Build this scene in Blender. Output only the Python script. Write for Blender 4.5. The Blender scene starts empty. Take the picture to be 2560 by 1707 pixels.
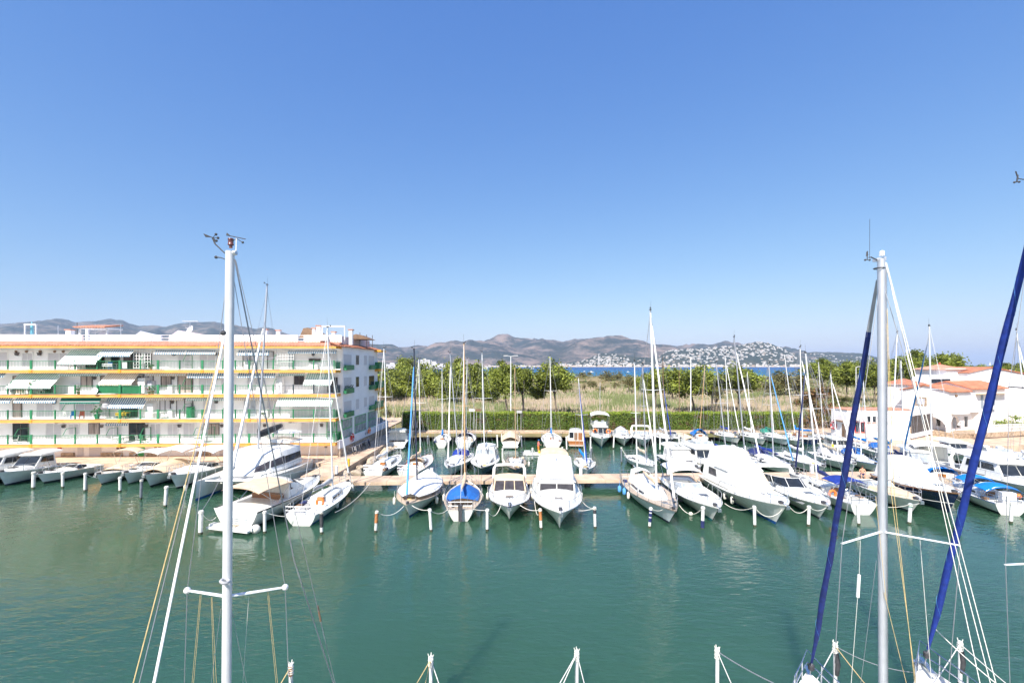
import bpy, math, random
from mathutils import Vector, Matrix, noise
R = math.radians
sc = bpy.context.scene
COL = sc.collection
V = Vector
# ---------------------------------------------------------------- camera
F, H, U0, V0 = 1138.0, 12.0, 1280.0, 913.0      # focal length in photo pixels, eye height, principal column, horizon row
cam = bpy.data.objects.new('camera', bpy.data.cameras.new('camera'))
COL.objects.link(cam)
cam.location = (0, 0, H)
cam.rotation_euler = (R(90), 0, 0)
cam.data.sensor_width = 36
cam.data.lens = F / 2560 * 36
cam.data.shift_y = (V0 - 853.5) / 2560
cam.data.clip_start = 0.1
cam.data.clip_end = 200000
sc.camera = cam
# ---------------------------------------------------------------- sky, sun, exposure
SUN_EL, SUN_AZ = 47.0, 203.0                     # azimuth clockwise from the view direction: behind, a little left
world = bpy.data.worlds.new('World')
sc.world = world
world.use_nodes = True
wn = world.node_tree
bg = wn.nodes['Background']
sky = wn.nodes.new('ShaderNodeTexSky')
sky.sky_type = 'NISHITA'
sky.sun_disc = False
sky.sun_elevation = R(SUN_EL)
sky.sun_rotation = R(SUN_AZ)
sky.altitude = 0
sky.air_density = 1.0
sky.dust_density = 0.8
sky.ozone_density = 3.0
sep = wn.nodes.new('ShaderNodeSeparateColor'); com = wn.nodes.new('ShaderNodeCombineColor')      # colour balance of the sky light
wn.links.new(sky.outputs[0], sep.inputs[0])
for ch, (gain, power) in enumerate(((.335, 1.12), (.525, .83), (1.24, .42))):
    pw = wn.nodes.new('ShaderNodeMath'); pw.operation = 'POWER'; pw.inputs[1].default_value = power
    ml = wn.nodes.new('ShaderNodeMath'); ml.operation = 'MULTIPLY'; ml.inputs[1].default_value = gain
    wn.links.new(sep.outputs[ch], pw.inputs[0]); wn.links.new(pw.outputs[0], ml.inputs[0]); wn.links.new(ml.outputs[0], com.inputs[ch])
wn.links.new(com.outputs[0], bg.inputs[0])
bg.inputs[1].default_value = 0.15
sl = bpy.data.lights.new('sun', 'SUN')
sl.energy = 3.4
sl.angle = R(0.5)
sl.color = (1.0, 0.955, 0.89)
so = bpy.data.objects.new('sun', sl)
COL.objects.link(so)
sd = V((math.sin(R(SUN_AZ)) * math.cos(R(SUN_EL)), math.cos(R(SUN_AZ)) * math.cos(R(SUN_EL)), math.sin(R(SUN_EL))))
so.rotation_euler = sd.to_track_quat('Z', 'Y').to_euler()
so.location = (0, 0, 60)
sc.view_settings.view_transform = 'Standard'
sc.view_settings.look = 'None'
sc.view_settings.gamma = 1
sc.view_settings.exposure = 1.3
sc.cycles.max_bounces = 8
sc.cycles.diffuse_bounces = 6
sc.cycles.glossy_bounces = 3
sc.cycles.transparent_max_bounces = 8
sc.cycles.volume_bounces = 0
sc.cycles.use_adaptive_sampling = True
sc.cycles.adaptive_threshold = 0.02
sc.cycles.use_denoising = True
# ---------------------------------------------------------------- photo pixel -> place
def W(u, v, z=0.0):
    """the point at height z that the photo shows at pixel u, v"""
    Y = F * (H - z) / (v - V0)
    return V(((u - U0) * Y / F, Y, z))
def AT(u, v, Y):
    """the point at distance Y that the photo shows at pixel u, v"""
    return V(((u - U0) * Y / F, Y, H - (v - V0) * Y / F))
def lerp(a, b, t): return a + (b - a) * t
# ---------------------------------------------------------------- mesh builder
class MB:
    def __init__(s): s.v, s.f, s.m = [], [], []
    def add(s, vs, fs, mi=0):
        o = len(s.v)
        s.v += [tuple(p) for p in vs]
        for f in fs:
            s.f.append([i + o for i in f]); s.m.append(mi)
        return s
    def box(s, x0, x1, y0, y1, z0, z1, mi=0):
        return s.add([(x0,y0,z0),(x1,y0,z0),(x1,y1,z0),(x0,y1,z0),(x0,y0,z1),(x1,y0,z1),(x1,y1,z1),(x0,y1,z1)],
                     [(3,2,1,0),(4,5,6,7),(0,1,5,4),(1,2,6,5),(2,3,7,6),(3,0,4,7)], mi)
    def poly(s, pts, mi=0): return s.add(pts, [tuple(range(len(pts)))], mi)
    def prism(s, pts, d, mi=0):
        """polygon pts pushed along vector d"""
        n = len(pts); d = V(d)
        vs = [V(p) for p in pts] + [V(p) + d for p in pts]
        fs = [tuple(range(n))[::-1], tuple(range(n, 2*n))] + [(i, (i+1) % n, n + (i+1) % n, n + i) for i in range(n)]
        return s.add(vs, fs, mi)
    def loft(s, rings, mi=0, cap=True, closed=True):
        n = len(rings[0]); vs = [p for r in rings for p in r]; fs = []
        for k in range(len(rings) - 1):
            for i in range(n if closed else n - 1):
                j = (i + 1) % n
                fs.append((k*n + i, k*n + j, (k+1)*n + j, (k+1)*n + i))
        if cap and closed:
            fs.append(tuple(range(n))[::-1]); fs.append(tuple(range((len(rings)-1)*n, len(rings)*n)))
        return s.add(vs, fs, mi)
    def tube(s, pts, r, n=6, mi=0, flat=1.0, cap=True):
        pts = [V(p) for p in pts]; rings = []
        ref = None
        for i, p in enumerate(pts):
            a = pts[max(i-1, 0)]; b = pts[min(i+1, len(pts)-1)]
            t = (b - a)
            if t.length < 1e-6: t = V((0,0,1))
            t.normalize()
            if ref is None:
                ref = V((1,0,0)) if abs(t.x) < .8 else V((0,1,0))
            x = (ref - t * ref.dot(t))
            if x.length < 1e-4: x = V((0,1,0)) - t * t.y
            x.normalize(); y = t.cross(x); ref = x
            rr = r[i] if isinstance(r, (list, tuple)) else r
            rings.append([p + x * (rr * math.cos(2*math.pi*k/n)) + y * (rr * flat * math.sin(2*math.pi*k/n)) for k in range(n)])
        return s.loft(rings, mi, cap)
    def lathe(s, prof, c=(0,0,0), n=12, mi=0):
        c = V(c)
        return s.loft([[c + V((r*math.cos(2*math.pi*k/n), r*math.sin(2*math.pi*k/n), z)) for k in range(n)] for r, z in prof], mi)
    def ball(s, c, r, n=8, mi=0, sz=1.0):
        return s.lathe([(max(r*math.sin(math.pi*k/6), .004), -r*sz*math.cos(math.pi*k/6)) for k in range(7)], c, n, mi)
    def torus(s, c, R0, r, ax=(0,0,1), n=16, m=6, mi=0, a0=0, a1=2*math.pi):
        q = V(ax).to_track_quat('Z', 'Y'); c = V(c)
        full = a1 - a0 > 6.28
        pts = [c + q @ V((R0*math.cos(a0+(a1-a0)*k/n), R0*math.sin(a0+(a1-a0)*k/n), 0)) for k in range(n + 1)]
        return s.tube(pts, r, m, mi, cap=not full)
    def plate(s, p, th, mi=0):
        """four corners p, a slab of thickness th about them"""
        p = [V(q) for q in p]; nn = (p[1]-p[0]).cross(p[3]-p[0]); nn.normalize()
        return s.add([q - nn*th for q in p] + [q + nn*th for q in p], [(3,2,1,0),(4,5,6,7),(0,1,5,4),(1,2,6,5),(2,3,7,6),(3,0,4,7)], mi)
    def build(s, name, mats, parent=None, label=None, sharp=38, loc=None):
        me = bpy.data.meshes.new(name)
        me.from_pydata(s.v, [], s.f)
        if not isinstance(mats, (list, tuple)): mats = [mats]
        for m in mats: me.materials.append(m)
        me.polygons.foreach_set('material_index', [min(i, len(mats)-1) for i in s.m])
        me.polygons.foreach_set('use_smooth', [True] * len(s.f))
        me.set_sharp_from_angle(angle=R(sharp))
        me.update()
        o = bpy.data.objects.new(name, me)
        COL.objects.link(o)
        if parent is not None: o.parent = parent
        if loc is not None: o.location = loc
        if label: o['label'] = label
        return o
def tag(o, label, cat, group=None, kind=None):
    o['label'] = label; o['category'] = cat
    if group: o['group'] = group
    if kind: o['kind'] = kind
    return o
def structure(o):
    o['kind'] = 'structure'; return o
def thing(name, label, cat, loc=(0,0,0), rz=0.0, group=None):
    o = bpy.data.objects.new(name, None)
    COL.objects.link(o)
    o.empty_display_size = .3
    o.location = loc; o.rotation_euler = (0, 0, rz)
    return tag(o, label, cat, group)
def copy_tree(o, parent=None):
    c = o.copy(); COL.objects.link(c)
    if parent is not None: c.parent = parent
    for ch in o.children: copy_tree(ch, c)
    return c
def mat_of(o):
    return Matrix.Translation(V(o.location)) @ Matrix.Rotation(o.rotation_euler.z, 4, 'Z')
# ---------------------------------------------------------------- materials
MATS = {}
def mat(name, col=(.8,.8,.8), rough=.5, metal=0.0, var=.08, scale=2.0, bump=0.0, bscale=30.0, col2=None, coat=0.0, trans=0.0, detail=4, stretch=None):
    if name in MATS: return MATS[name]
    m = bpy.data.materials.new(name); m.use_nodes = True
    nt = m.node_tree; b = nt.nodes['Principled BSDF']; L = nt.links.new
    tc = nt.nodes.new('ShaderNodeTexCoord'); src = tc.outputs['Object']
    if stretch:
        mp = nt.nodes.new('ShaderNodeMapping'); mp.inputs['Scale'].default_value = stretch
        L(src, mp.inputs['Vector']); src = mp.outputs[0]
    nz = nt.nodes.new('ShaderNodeTexNoise'); nz.inputs['Scale'].default_value = scale; nz.inputs['Detail'].default_value = detail
    L(src, nz.inputs['Vector'])
    rp = nt.nodes.new('ShaderNodeValToRGB')
    a = col2 if col2 else tuple(max(c * (1 - var), 0) for c in col)
    c2 = col if col2 else tuple(min(c * (1 + var), 1) for c in col)
    rp.color_ramp.elements[0].position = .35; rp.color_ramp.elements[1].position = .65
    rp.color_ramp.elements[0].color = (*a, 1); rp.color_ramp.elements[1].color = (*c2, 1)
    L(nz.outputs['Fac'], rp.inputs[0]); L(rp.outputs[0], b.inputs['Base Color'])
    b.inputs['Roughness'].default_value = rough; b.inputs['Metallic'].default_value = metal
    if coat: b.inputs['Coat Weight'].default_value = coat
    if bump:
        n2 = nt.nodes.new('ShaderNodeTexNoise'); n2.inputs['Scale'].default_value = bscale; n2.inputs['Detail'].default_value = 3
        L(src, n2.inputs['Vector'])
        bp = nt.nodes.new('ShaderNodeBump'); bp.inputs['Strength'].default_value = bump; bp.inputs['Distance'].default_value = .05
        L(n2.outputs['Fac'], bp.inputs['Height']); L(bp.outputs[0], b.inputs['Normal'])
    if trans:
        tr = nt.nodes.new('ShaderNodeBsdfTranslucent'); mx = nt.nodes.new('ShaderNodeMixShader')
        mx.inputs[0].default_value = trans
        L(rp.outputs[0], tr.inputs[0]); L(b.outputs[0], mx.inputs[1]); L(tr.outputs[0], mx.inputs[2])
        L(mx.outputs[0], nt.nodes['Material Output'].inputs[0])
    MATS[name] = m
    return m
def M(n): return MATS[n]
mat('gelcoat', (.80,.80,.77), .22, col2=(.70,.69,.64), scale=1.6, coat=.3, stretch=(2.2,2.2,.35), detail=6)
mat('gelcoat_old', (.74,.72,.66), .35, var=.10, scale=1.7)
mat('gelcoat_grey', (.66,.69,.71), .3, var=.06)  # grey gelcoat; on white boats the hull-side shade put into the colour
mat('cream', (.62,.52,.37), .6, var=.10, scale=3, bump=.15, bscale=9)
mat('deck', (.76,.75,.71), .55, var=.06, scale=3)
mat('teak', (.48,.39,.30), .65, var=.25, scale=5, stretch=(1,14,1))
mat('varnish', (.33,.13,.04), .25, var=.25, scale=4, stretch=(1,6,6), coat=.4)
mat('navy', (.012,.022,.075), .18, var=.1, coat=.5)
mat('royal', (.02,.09,.42), .45, var=.12, scale=4)
mat('black', (.015,.015,.02), .35, var=.2)
mat('charcoal', (.05,.05,.055), .6, var=.3, scale=6)
mat('red_hull', (.45,.05,.05), .3, var=.1)
mat('antifoul_blue', (.01,.10,.33), .6, var=.2, scale=3)
mat('antifoul_dark', (.015,.02,.035), .6, var=.3, scale=3)
mat('antifoul_teal', (.01,.14,.16), .6, var=.2, scale=3)
mat('glass', (.022,.027,.034), .06, var=.3, scale=1.5)
mat('smoked', (.05,.045,.05), .1, var=.3, scale=2)
mat('plexi', (.34,.37,.40), .15, var=.2, scale=2)
mat('steel', (.62,.63,.65), .25, .9, var=.05)
mat('alu', (.62,.63,.66), .42, .55, var=.05, scale=3)
mat('mast_white', (.80,.80,.79), .35, .1, var=.05, scale=3)
mat('mast_grey', (.40,.42,.47), .45, .3, var=.08)
mat('mast_navy', (.03,.04,.08), .35, var=.1)
mat('mast_wood', (.56,.36,.19), .45, var=.14, scale=4)
mat('wire', (.38,.38,.40), .45, .5, var=.1)
mat('rope_white', (.74,.71,.63), .85, var=.15, scale=20)
mat('rope_gold', (.60,.44,.20), .85, var=.15, scale=20)
mat('rope_grey', (.24,.24,.26), .85, var=.15, scale=20)
mat('canvas_white', (.80,.79,.76), .8, var=.05, scale=2, bump=.25, bscale=3)
mat('canvas_beige', (.66,.50,.34), .85, var=.08, scale=2, bump=.25, bscale=3)
mat('canvas_blue', (.012,.115,.40), .8, var=.12, scale=3, bump=.25, bscale=4)
mat('canvas_bright', (.0,.19,.62), .75, var=.12, scale=3, bump=.3, bscale=4)
mat('canvas_sky', (.10,.34,.72), .7, var=.12, scale=3)
mat('canvas_navy', (.014,.024,.11), .8, var=.2, scale=3, bump=.25, bscale=4)
mat('canvas_deepnavy', (.008,.022,.15), .75, var=.25, scale=5, bump=.3, bscale=6)
mat('canvas_royal', (.008,.033,.25), .75, var=.22, scale=5, bump=.3, bscale=6)
mat('canvas_teal', (.0,.15,.38), .75, var=.12, scale=4)
mat('canvas_green', (.02,.20,.14), .8, var=.12, scale=3, bump=.25, bscale=4)
mat('canvas_black', (.03,.03,.035), .75, var=.4, scale=6, bump=.3, bscale=6)
mat('canvas_grey', (.42,.42,.43), .8, var=.08, scale=3)
mat('rubber_orange', (.85,.20,.04), .5, var=.08)
mat('fender', (.78,.74,.66), .45, var=.08, scale=6)
mat('yellow', (.75,.50,.03), .5, var=.1)
mat('red_paint', (.55,.03,.03), .45, var=.1)
mat('pile_white', (.70,.69,.66), .6, var=.16, scale=5)
mat('pile_grey', (.16,.18,.21), .7, var=.2, scale=5)
mat('pile_rust', (.42,.17,.06), .75, var=.3, scale=6)
mat('pile_weed', (.06,.07,.04), .9, var=.4, scale=9)
mat('leather', (.20,.12,.07), .6, var=.2)
mat('plastic_white', (.78,.78,.78), .4, var=.05)
# ================================================================ THE SETTING
def water_mat(name, col, col2, bs, rough, st, tint_scale=.05):
    m = bpy.data.materials.new(name); m.use_nodes = True
    nt = m.node_tree; b = nt.nodes['Principled BSDF']; L = nt.links.new
    tc = nt.nodes.new('ShaderNodeTexCoord')
    nz = nt.nodes.new('ShaderNodeTexNoise'); nz.inputs['Scale'].default_value = tint_scale; nz.inputs['Detail'].default_value = 3
    L(tc.outputs['Object'], nz.inputs['Vector'])
    mx = nt.nodes.new('ShaderNodeValToRGB')
    mx.color_ramp.elements[0].position = .35; mx.color_ramp.elements[1].position = .65
    mx.color_ramp.elements[0].color = (*col, 1); mx.color_ramp.elements[1].color = (*col2, 1)
    L(nz.outputs['Fac'], mx.inputs[0]); L(mx.outputs[0], b.inputs['Base Color'])
    b.inputs['Roughness'].default_value = rough; b.inputs['IOR'].default_value = 1.5
    b.subsurface_method = 'BURLEY'                                # milky water: light spreads under the surface
    b.inputs['Subsurface Weight'].default_value = 1.0; b.inputs['Subsurface Scale'].default_value = 3.0; b.inputs['Subsurface Radius'].default_value = (.7,1.0,.9)
    hs = []
    for sx, sy, rot, sc_, w in bs:
        mp = nt.nodes.new('ShaderNodeMapping'); mp.inputs['Scale'].default_value = (sx, sy, 1); mp.inputs['Rotation'].default_value = (0, 0, R(rot))
        L(tc.outputs['Object'], mp.inputs['Vector'])
        n = nt.nodes.new('ShaderNodeTexNoise'); n.inputs['Scale'].default_value = sc_; n.inputs['Detail'].default_value = 2
        L(mp.outputs[0], n.inputs['Vector'])
        k = nt.nodes.new('ShaderNodeMath'); k.operation = 'MULTIPLY'; k.inputs[1].default_value = w
        L(n.outputs['Fac'], k.inputs[0]); hs.append(k.outputs[0])
    a = hs[0]
    for h in hs[1:]:
        q = nt.nodes.new('ShaderNodeMath'); q.operation = 'ADD'; L(a, q.inputs[0]); L(h, q.inputs[1]); a = q.outputs[0]
    pn_ = nt.nodes.new('ShaderNodeTexNoise'); pn_.inputs['Scale'].default_value = .045; pn_.inputs['Detail'].default_value = 3      # ruffled and calm patches
    L(tc.outputs['Object'], pn_.inputs['Vector'])
    pr_ = nt.nodes.new('ShaderNodeMapRange'); pr_.inputs[1].default_value = .35; pr_.inputs[2].default_value = .65; pr_.inputs[3].default_value = .35; pr_.inputs[4].default_value = 1.5
    L(pn_.outputs['Fac'], pr_.inputs[0])
    pm_ = nt.nodes.new('ShaderNodeMath'); pm_.operation = 'MULTIPLY'; L(a, pm_.inputs[0]); L(pr_.outputs[0], pm_.inputs[1]); a = pm_.outputs[0]
    bp = nt.nodes.new('ShaderNodeBump'); bp.inputs['Strength'].default_value = 1.0; bp.inputs['Distance'].default_value = st
    L(a, bp.inputs['Height']); L(bp.outputs[0], b.inputs['Normal'])
    return m
harbour_m = water_mat('harbour_water', (.027,.075,.043), (.032,.087,.053), [(.6,1.6,22,3.4,.7),(.7,1.4,-20,1.3,1.3),(1,1,0,.3,2.2)], .03, .028, .06)
sea_m = water_mat('sea_water', (.000,.050,.185), (.001,.062,.215), [(1,1,10,.3,1.0)], .35, .25, .002)
sea_m.node_tree.nodes['Principled BSDF'].inputs['Specular IOR Level'].default_value = .12
def sheet(name, pts, z, m, par=None):
    return MB().poly([(x, y, z) for x, y in pts]).build(name, m, par)
nt = sea_m.node_tree                                          # shallow turquoise towards the beach
sp_ = nt.nodes.new('ShaderNodeSeparateXYZ'); tc_ = nt.nodes.new('ShaderNodeTexCoord'); nt.links.new(tc_.outputs['Object'], sp_.inputs[0])
mr_ = nt.nodes.new('ShaderNodeMapRange'); mr_.inputs[1].default_value = 500; mr_.inputs[2].default_value = 1500; nt.links.new(sp_.outputs['Y'], mr_.inputs[0])
mx_ = nt.nodes.new('ShaderNodeMix'); mx_.data_type = 'RGBA'; mx_.inputs[6].default_value = (.001,.105,.190,1)
bs_ = nt.nodes['Principled BSDF']; old_ = bs_.inputs['Base Color'].links[0].from_socket
nt.links.new(mr_.outputs[0], mx_.inputs[0]); nt.links.new(old_, mx_.inputs[7]); nt.links.new(mx_.outputs[2], bs_.inputs['Base Color'])
structure(sheet('harbour_water', [(-260,-60),(260,-60),(260,90),(-260,90)], 0.0, harbour_m))
structure(sheet('sea', [(-30000,470),(30000,470),(30000,30000),(-30000,30000)], 0.0, sea_m))
# ---- land behind the basin: one sheet of dune grass that ends at the beach
def field_mat():
    m = bpy.data.materials.new('dune_grass'); m.use_nodes = True
    nt = m.node_tree; b = nt.nodes['Principled BSDF']; L = nt.links.new
    tc = nt.nodes.new('ShaderNodeTexCoord')
    def nz(s, d=5, stretch=None):
        n = nt.nodes.new('ShaderNodeTexNoise'); n.inputs['Scale'].default_value = s; n.inputs['Detail'].default_value = d
        if stretch:
            mp = nt.nodes.new('ShaderNodeMapping'); mp.inputs['Scale'].default_value = stretch
            L(tc.outputs['Object'], mp.inputs[0]); L(mp.outputs[0], n.inputs['Vector'])
        else: L(tc.outputs['Object'], n.inputs['Vector'])
        return n.outputs['Fac']
    r1 = nt.nodes.new('ShaderNodeValToRGB'); e = r1.color_ramp.elements
    e[0].position = .36; e[0].color = (.115,.125,.035, 1); e[1].position = .62; e[1].color = (.34,.245,.115, 1)
    k = e.new(.48); k.color = (.19,.16,.06, 1)
    L(nz(.035, 6, (1, .45, 1)), r1.inputs[0])
    r2 = nt.nodes.new('ShaderNodeValToRGB'); e = r2.color_ramp.elements
    e[0].position = .3; e[0].color = (.75,.75,.75, 1); e[1].position = .7; e[1].color = (1.2,1.2,1.2, 1)
    L(nz(.5, 4), r2.inputs[0])
    mx = nt.nodes.new('ShaderNodeMix'); mx.data_type = 'RGBA'; mx.blend_type = 'MULTIPLY'; mx.inputs[0].default_value = 1
    L(r1.outputs[0], mx.inputs[6]); L(r2.outputs[0], mx.inputs[7]); L(mx.outputs[2], b.inputs['Base Color'])
    b.inputs['Roughness'].default_value = .95
    return m
fm = field_mat()
mb = MB()
fx = [-2600,-900,-400,-200,-120,-70,-40,-20,0,20,40,60,80,110,150,200,300,500,900,1800]
fy = [71.5,76,84,95,110,130,150,175,200,230,260,300,340,380,420,450,470,480]
rows = []
for y in fy:
    row = []
    for x in fx:
        z = .75 + (0 if y < 90 else .9 * noise.noise(V((x*.03, y*.03, 0))) * min((y-90)/100, 1) * (1 if y < 450 else 0))
        if y > 460: z = .55 if y < 475 else -.3
        row.append((x, y, z))
    rows.append(row)
mb.loft(rows, closed=False)
structure(mb.build('dune_field', fm))
mat('sand', (.55,.44,.30), .95, var=.1, scale=.6)
structure(MB().loft([[(x, 478 + 4*math.sin(x*.05), -.2) for x in range(-400, 1500, 50)], [(x, 455 + 5*math.sin(x*.03), .95) for x in range(-400, 1500, 50)], [(x, 446, .6) for x in range(-400, 1500, 50)]], closed=False).build('beach', M('sand')))
# town ground under and behind the apartment block
mat('asphalt', (.30,.27,.24), .9, var=.12, scale=1.5)
mat('paving', (.56,.41,.29), .8, var=.20, scale=.8, bump=.1, bscale=6)
mat('paving_edge', (.50,.37,.26), .8, var=.16, scale=2.0)
mat('concrete', (.36,.32,.28), .85, var=.2, scale=1.5, bump=.2, bscale=5)
mat('rock', (.42,.34,.25), .9, var=.35, scale=1.8, bump=.5, bscale=6)
mat('stonewall', (.40,.30,.21), .9, var=.35, scale=3.5, bump=.5, bscale=8)
QZ = .95
b = MB(); b.box(-160, -18.35, 51.3, 79, -1.5, QZ); b.box(-160, -22, 79, 140, -1.5, QZ); b.box(-18.35, -17.9, 45.6, 75.5, -1.5, QZ - .004)
structure(b.build('quay', M('paving')))
# walkway along the end wall: deck on a rubble bank
b = MB(); b.prism([(-21.0,45.2,QZ-.35),(-17.9,45.2,QZ-.35),(-17.6,75.6,QZ-.35),(-20.4,75.6,QZ-.35)], (0,0,.36))
structure(b.build('walkway', M('paving')))
# back quay (far side of the basin), kerb and stepped edge
b = MB(); b.box(-20.4, 70, 75.6, 79.2, -1.5, QZ)
structure(b.build('back_quay', M('paving')))
b = MB(); b.box(-20.3, 70, 75.35, 75.6, .55, QZ + .06); b.box(-20.3, 70, 75.0, 75.36, -1.2, .12)
structure(b.build('quay_kerb', M('paving_edge')))
b = MB(); b.box(-20.3, 70, 75.2, 75.5, -1.2, .56)
structure(b.build('quay_wall', M('concrete')))
# right-hand quay, curving towards us under the office and the white house
rq = [W(1985,1068,QZ), W(2035,1080,QZ), W(2120,1101,QZ), W(2275,1120,QZ), W(2400,1118,QZ), W(2560,1112,QZ), V((110,66,QZ)), V((170,66,QZ)), V((170,90,QZ)), V((60,90,QZ)), V((44,80,QZ))]
b = MB(); b.prism([(p.x, p.y, -1.5) for p in rq], (0,0,1.5 + QZ + .004))
structure(b.build('side_quay', M('paving')))
# pontoon on piles, all the way to the right
b = MB()
pl0, pl1 = V((-18.0,44.3,0)), V((62,47.2,0)); pd = (pl1 - pl0).normalized(); pn = V((-pd.y, pd.x, 0))
for k in range(27):
    a = pl0 + pd * (k*3.0 + .015); c = pl0 + pd * (k*3.0 + 2.985)
    b.prism([a - pn*1.25 + V((0,0,.62)), c - pn*1.25 + V((0,0,.62)), c + pn*1.25 + V((0,0,.62)), a + pn*1.25 + V((0,0,.62))], (0,0,.30))
po = thing('pontoon', 'long pale concrete pontoon on piles crossing the middle of the marina', 'pontoon')
b.build('deck', M('paving'), po)
for k in range(14):
    p = pl0 + pd * (k*6.0 + 1.5)
    MB().tube([p + V((0,0,-1)), p + V((0,0,.63))], .28, 8).build('pile', M('pile_grey'), po)
for k in (3, 8, 11, 13, 16, 20, 23):
    p = pl0 + pd * (k*3 + 1) + pn * .9
    o = thing('service_post', 'small white power and water post on the pontoon', 'service post', p + V((0,0,.92)), 0, 'service posts along the pontoon')
    MB().box(-.14,.14,-.12,.12,0,.75).build('post_body', M('plastic_white'), o); MB().box(-.16,.16,-.14,.14,.75,.83).build('cap', M('canvas_grey'), o)
# rubble bank below the walkway and the right-hand quay
def rock_mesh(seed, r):
    rnd = random.Random(seed); b = MB()
    n, m = 7, 5
    rings = []
    for i in range(m):
        a = math.pi * (i + .5) / m
        rings.append([V((math.sin(a)*math.cos(2*math.pi*k/n)*r*rnd.uniform(.75,1.2), math.sin(a)*math.sin(2*math.pi*k/n)*r*rnd.uniform(.75,1.2), -math.cos(a)*r*.7*rnd.uniform(.8,1.15))) for k in range(n)])
    b.loft(rings); return b
rnd = random.Random(3)
rocks = []
for i in range(46):
    t = i / 46; p = lerp(V((-17.55,46.5,.1)), V((-17.25,74,.1)), t) + V((rnd.uniform(-.1,.7), 0, rnd.uniform(-.15,.35)))
    rocks.append((p, 'boulder in the rubble bank below the walkway', 'boulders below the walkway'))
for i in range(60):
    t = i / 59
    if t < .35: q = lerp(W(2020,1080,.2), W(2150,1112,.2), t/.35)
    else: q = lerp(W(2270,1124,.3), W(2555,1120,.3), (t-.35)/.65)
    rocks.append((q + V((0, rnd.uniform(-.7,.2), rnd.uniform(-.1,.4))), 'boulder in the rubble bank below the right quay', 'boulders below the right quay'))
protos = []
for i, (p, lb, g) in enumerate(rocks):
    if i < 5:
        o = rock_mesh(i, .52).build('boulder', M('rock'), sharp=20); protos.append(o)
    else:
        o = copy_tree(protos[i % 5])
    o.location = p; o.rotation_euler = (rnd.uniform(-.4,.4), rnd.uniform(-.4,.4), rnd.uniform(0,6)); s = rnd.uniform(.55,1.35); o.scale = (s*1.2, s, s)
    tag(o, lb, 'boulder', g)
# ---------------------------------------------------------------- hills across the bay
def hill_mat(name, lo, hi, gray, sc_=.004):
    m = bpy.data.materials.new(name); m.use_nodes = True
    nt = m.node_tree; b = nt.nodes['Principled BSDF']; L = nt.links.new
    tc = nt.nodes.new('ShaderNodeTexCoord')
    n1 = nt.nodes.new('ShaderNodeTexNoise'); n1.inputs['Scale'].default_value = sc_; n1.inputs['Detail'].default_value = 9; n1.inputs['Roughness'].default_value = .76
    L(tc.outputs['Object'], n1.inputs['Vector'])
    r = nt.nodes.new('ShaderNodeValToRGB'); e = r.color_ramp.elements
    e[0].position = .46; e[0].color = (*lo, 1); e[1].position = .60; e[1].color = (*hi, 1)
    L(n1.outputs['Fac'], r.inputs[0])
    n2 = nt.nodes.new('ShaderNodeTexNoise'); n2.inputs['Scale'].default_value = .03; n2.inputs['Detail'].default_value = 5
    L(tc.outputs['Object'], n2.inputs['Vector'])
    r2 = nt.nodes.new('ShaderNodeValToRGB'); e = r2.color_ramp.elements
    e[0].position = .62; e[0].color = (0,0,0,1); e[1].position = .75; e[1].color = (.5,.5,.5,1)
    L(n2.outputs['Fac'], r2.inputs[0])
    mx = nt.nodes.new('ShaderNodeMix'); mx.data_type = 'RGBA'
    L(r2.outputs[0], mx.inputs[0]); L(r.outputs[0], mx.inputs[6]); mx.inputs[7].default_value = (*gray, 1)
    L(mx.outputs[2], b.inputs['Base Color']); b.inputs['Roughness'].default_value = 1
    b.inputs['Specular IOR Level'].default_value = 0
    return m
HILLS = {}
def hill(name, ridge, Dr, Db, m, rough=60, seed=0, step=4, nrow=30):
    us = [p[0] for p in ridge]
    def ry(u):
        for i in range(len(ridge)-1):
            if ridge[i][0] <= u <= ridge[i+1][0]:
                t = (u-ridge[i][0])/(ridge[i+1][0]-ridge[i][0]); return lerp(ridge[i][1], ridge[i+1][1], t)
        return ridge[-1][1]
    def pt(u, t):
        D = lerp(Db, Dr, t)
        x = (u - U0)/F*D
        hr = H - (ry(u) - V0)/F*Dr
        q = V((x*.0011 + seed, D*.0008, seed*.7))
        n = noise.fractal(q, .9, 2.1, 5)
        rd = 1 - 2*abs(noise.noise(V((x*.0016 + seed*3, D*.0006, 1.7))))
        if t <= 1:
            sh = t**.85
            z = hr*sh + (n*.7 + rd*.5)*rough*math.sin(math.pi*min(t, 1))**.8*min(1, hr/150)
            z += 6*noise.noise(V((u*.12, 3.1, seed)))*t*min(1, hr/120)
        else:
            z = hr*(1 - (t-1)*2.5)
        return V((x, D, max(z, .4) if t > 0 else -.5))
    HILLS[name] = pt
    mb = MB()
    n = int((us[-1]-us[0])/step)
    mb.loft([[pt(lerp(us[0], us[-1], i/n), k/nrow) for i in range(n+1)] for k in range(nrow + 7)], closed=False)
    return structure(mb.build(name, m, sharp=180))
left_r = [(-1900,905),(-1300,860),(-800,838),(-400,826),(-150,820),(0,810.5),(49,806),(92,803),(147,801),(190,806),(214,803),(239,803),(254,800),(275,796),(291,800),(306,800),(324,809),(349,815),(383,813),(413,817),(444,809),(480,805),(504,805),(535,804),(560,810),(584,815),(615,823),(639,829),(664,824),(679,825),(700,832),(800,850),(900,862),(952,867),(1000,880),(1060,912)]
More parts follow.
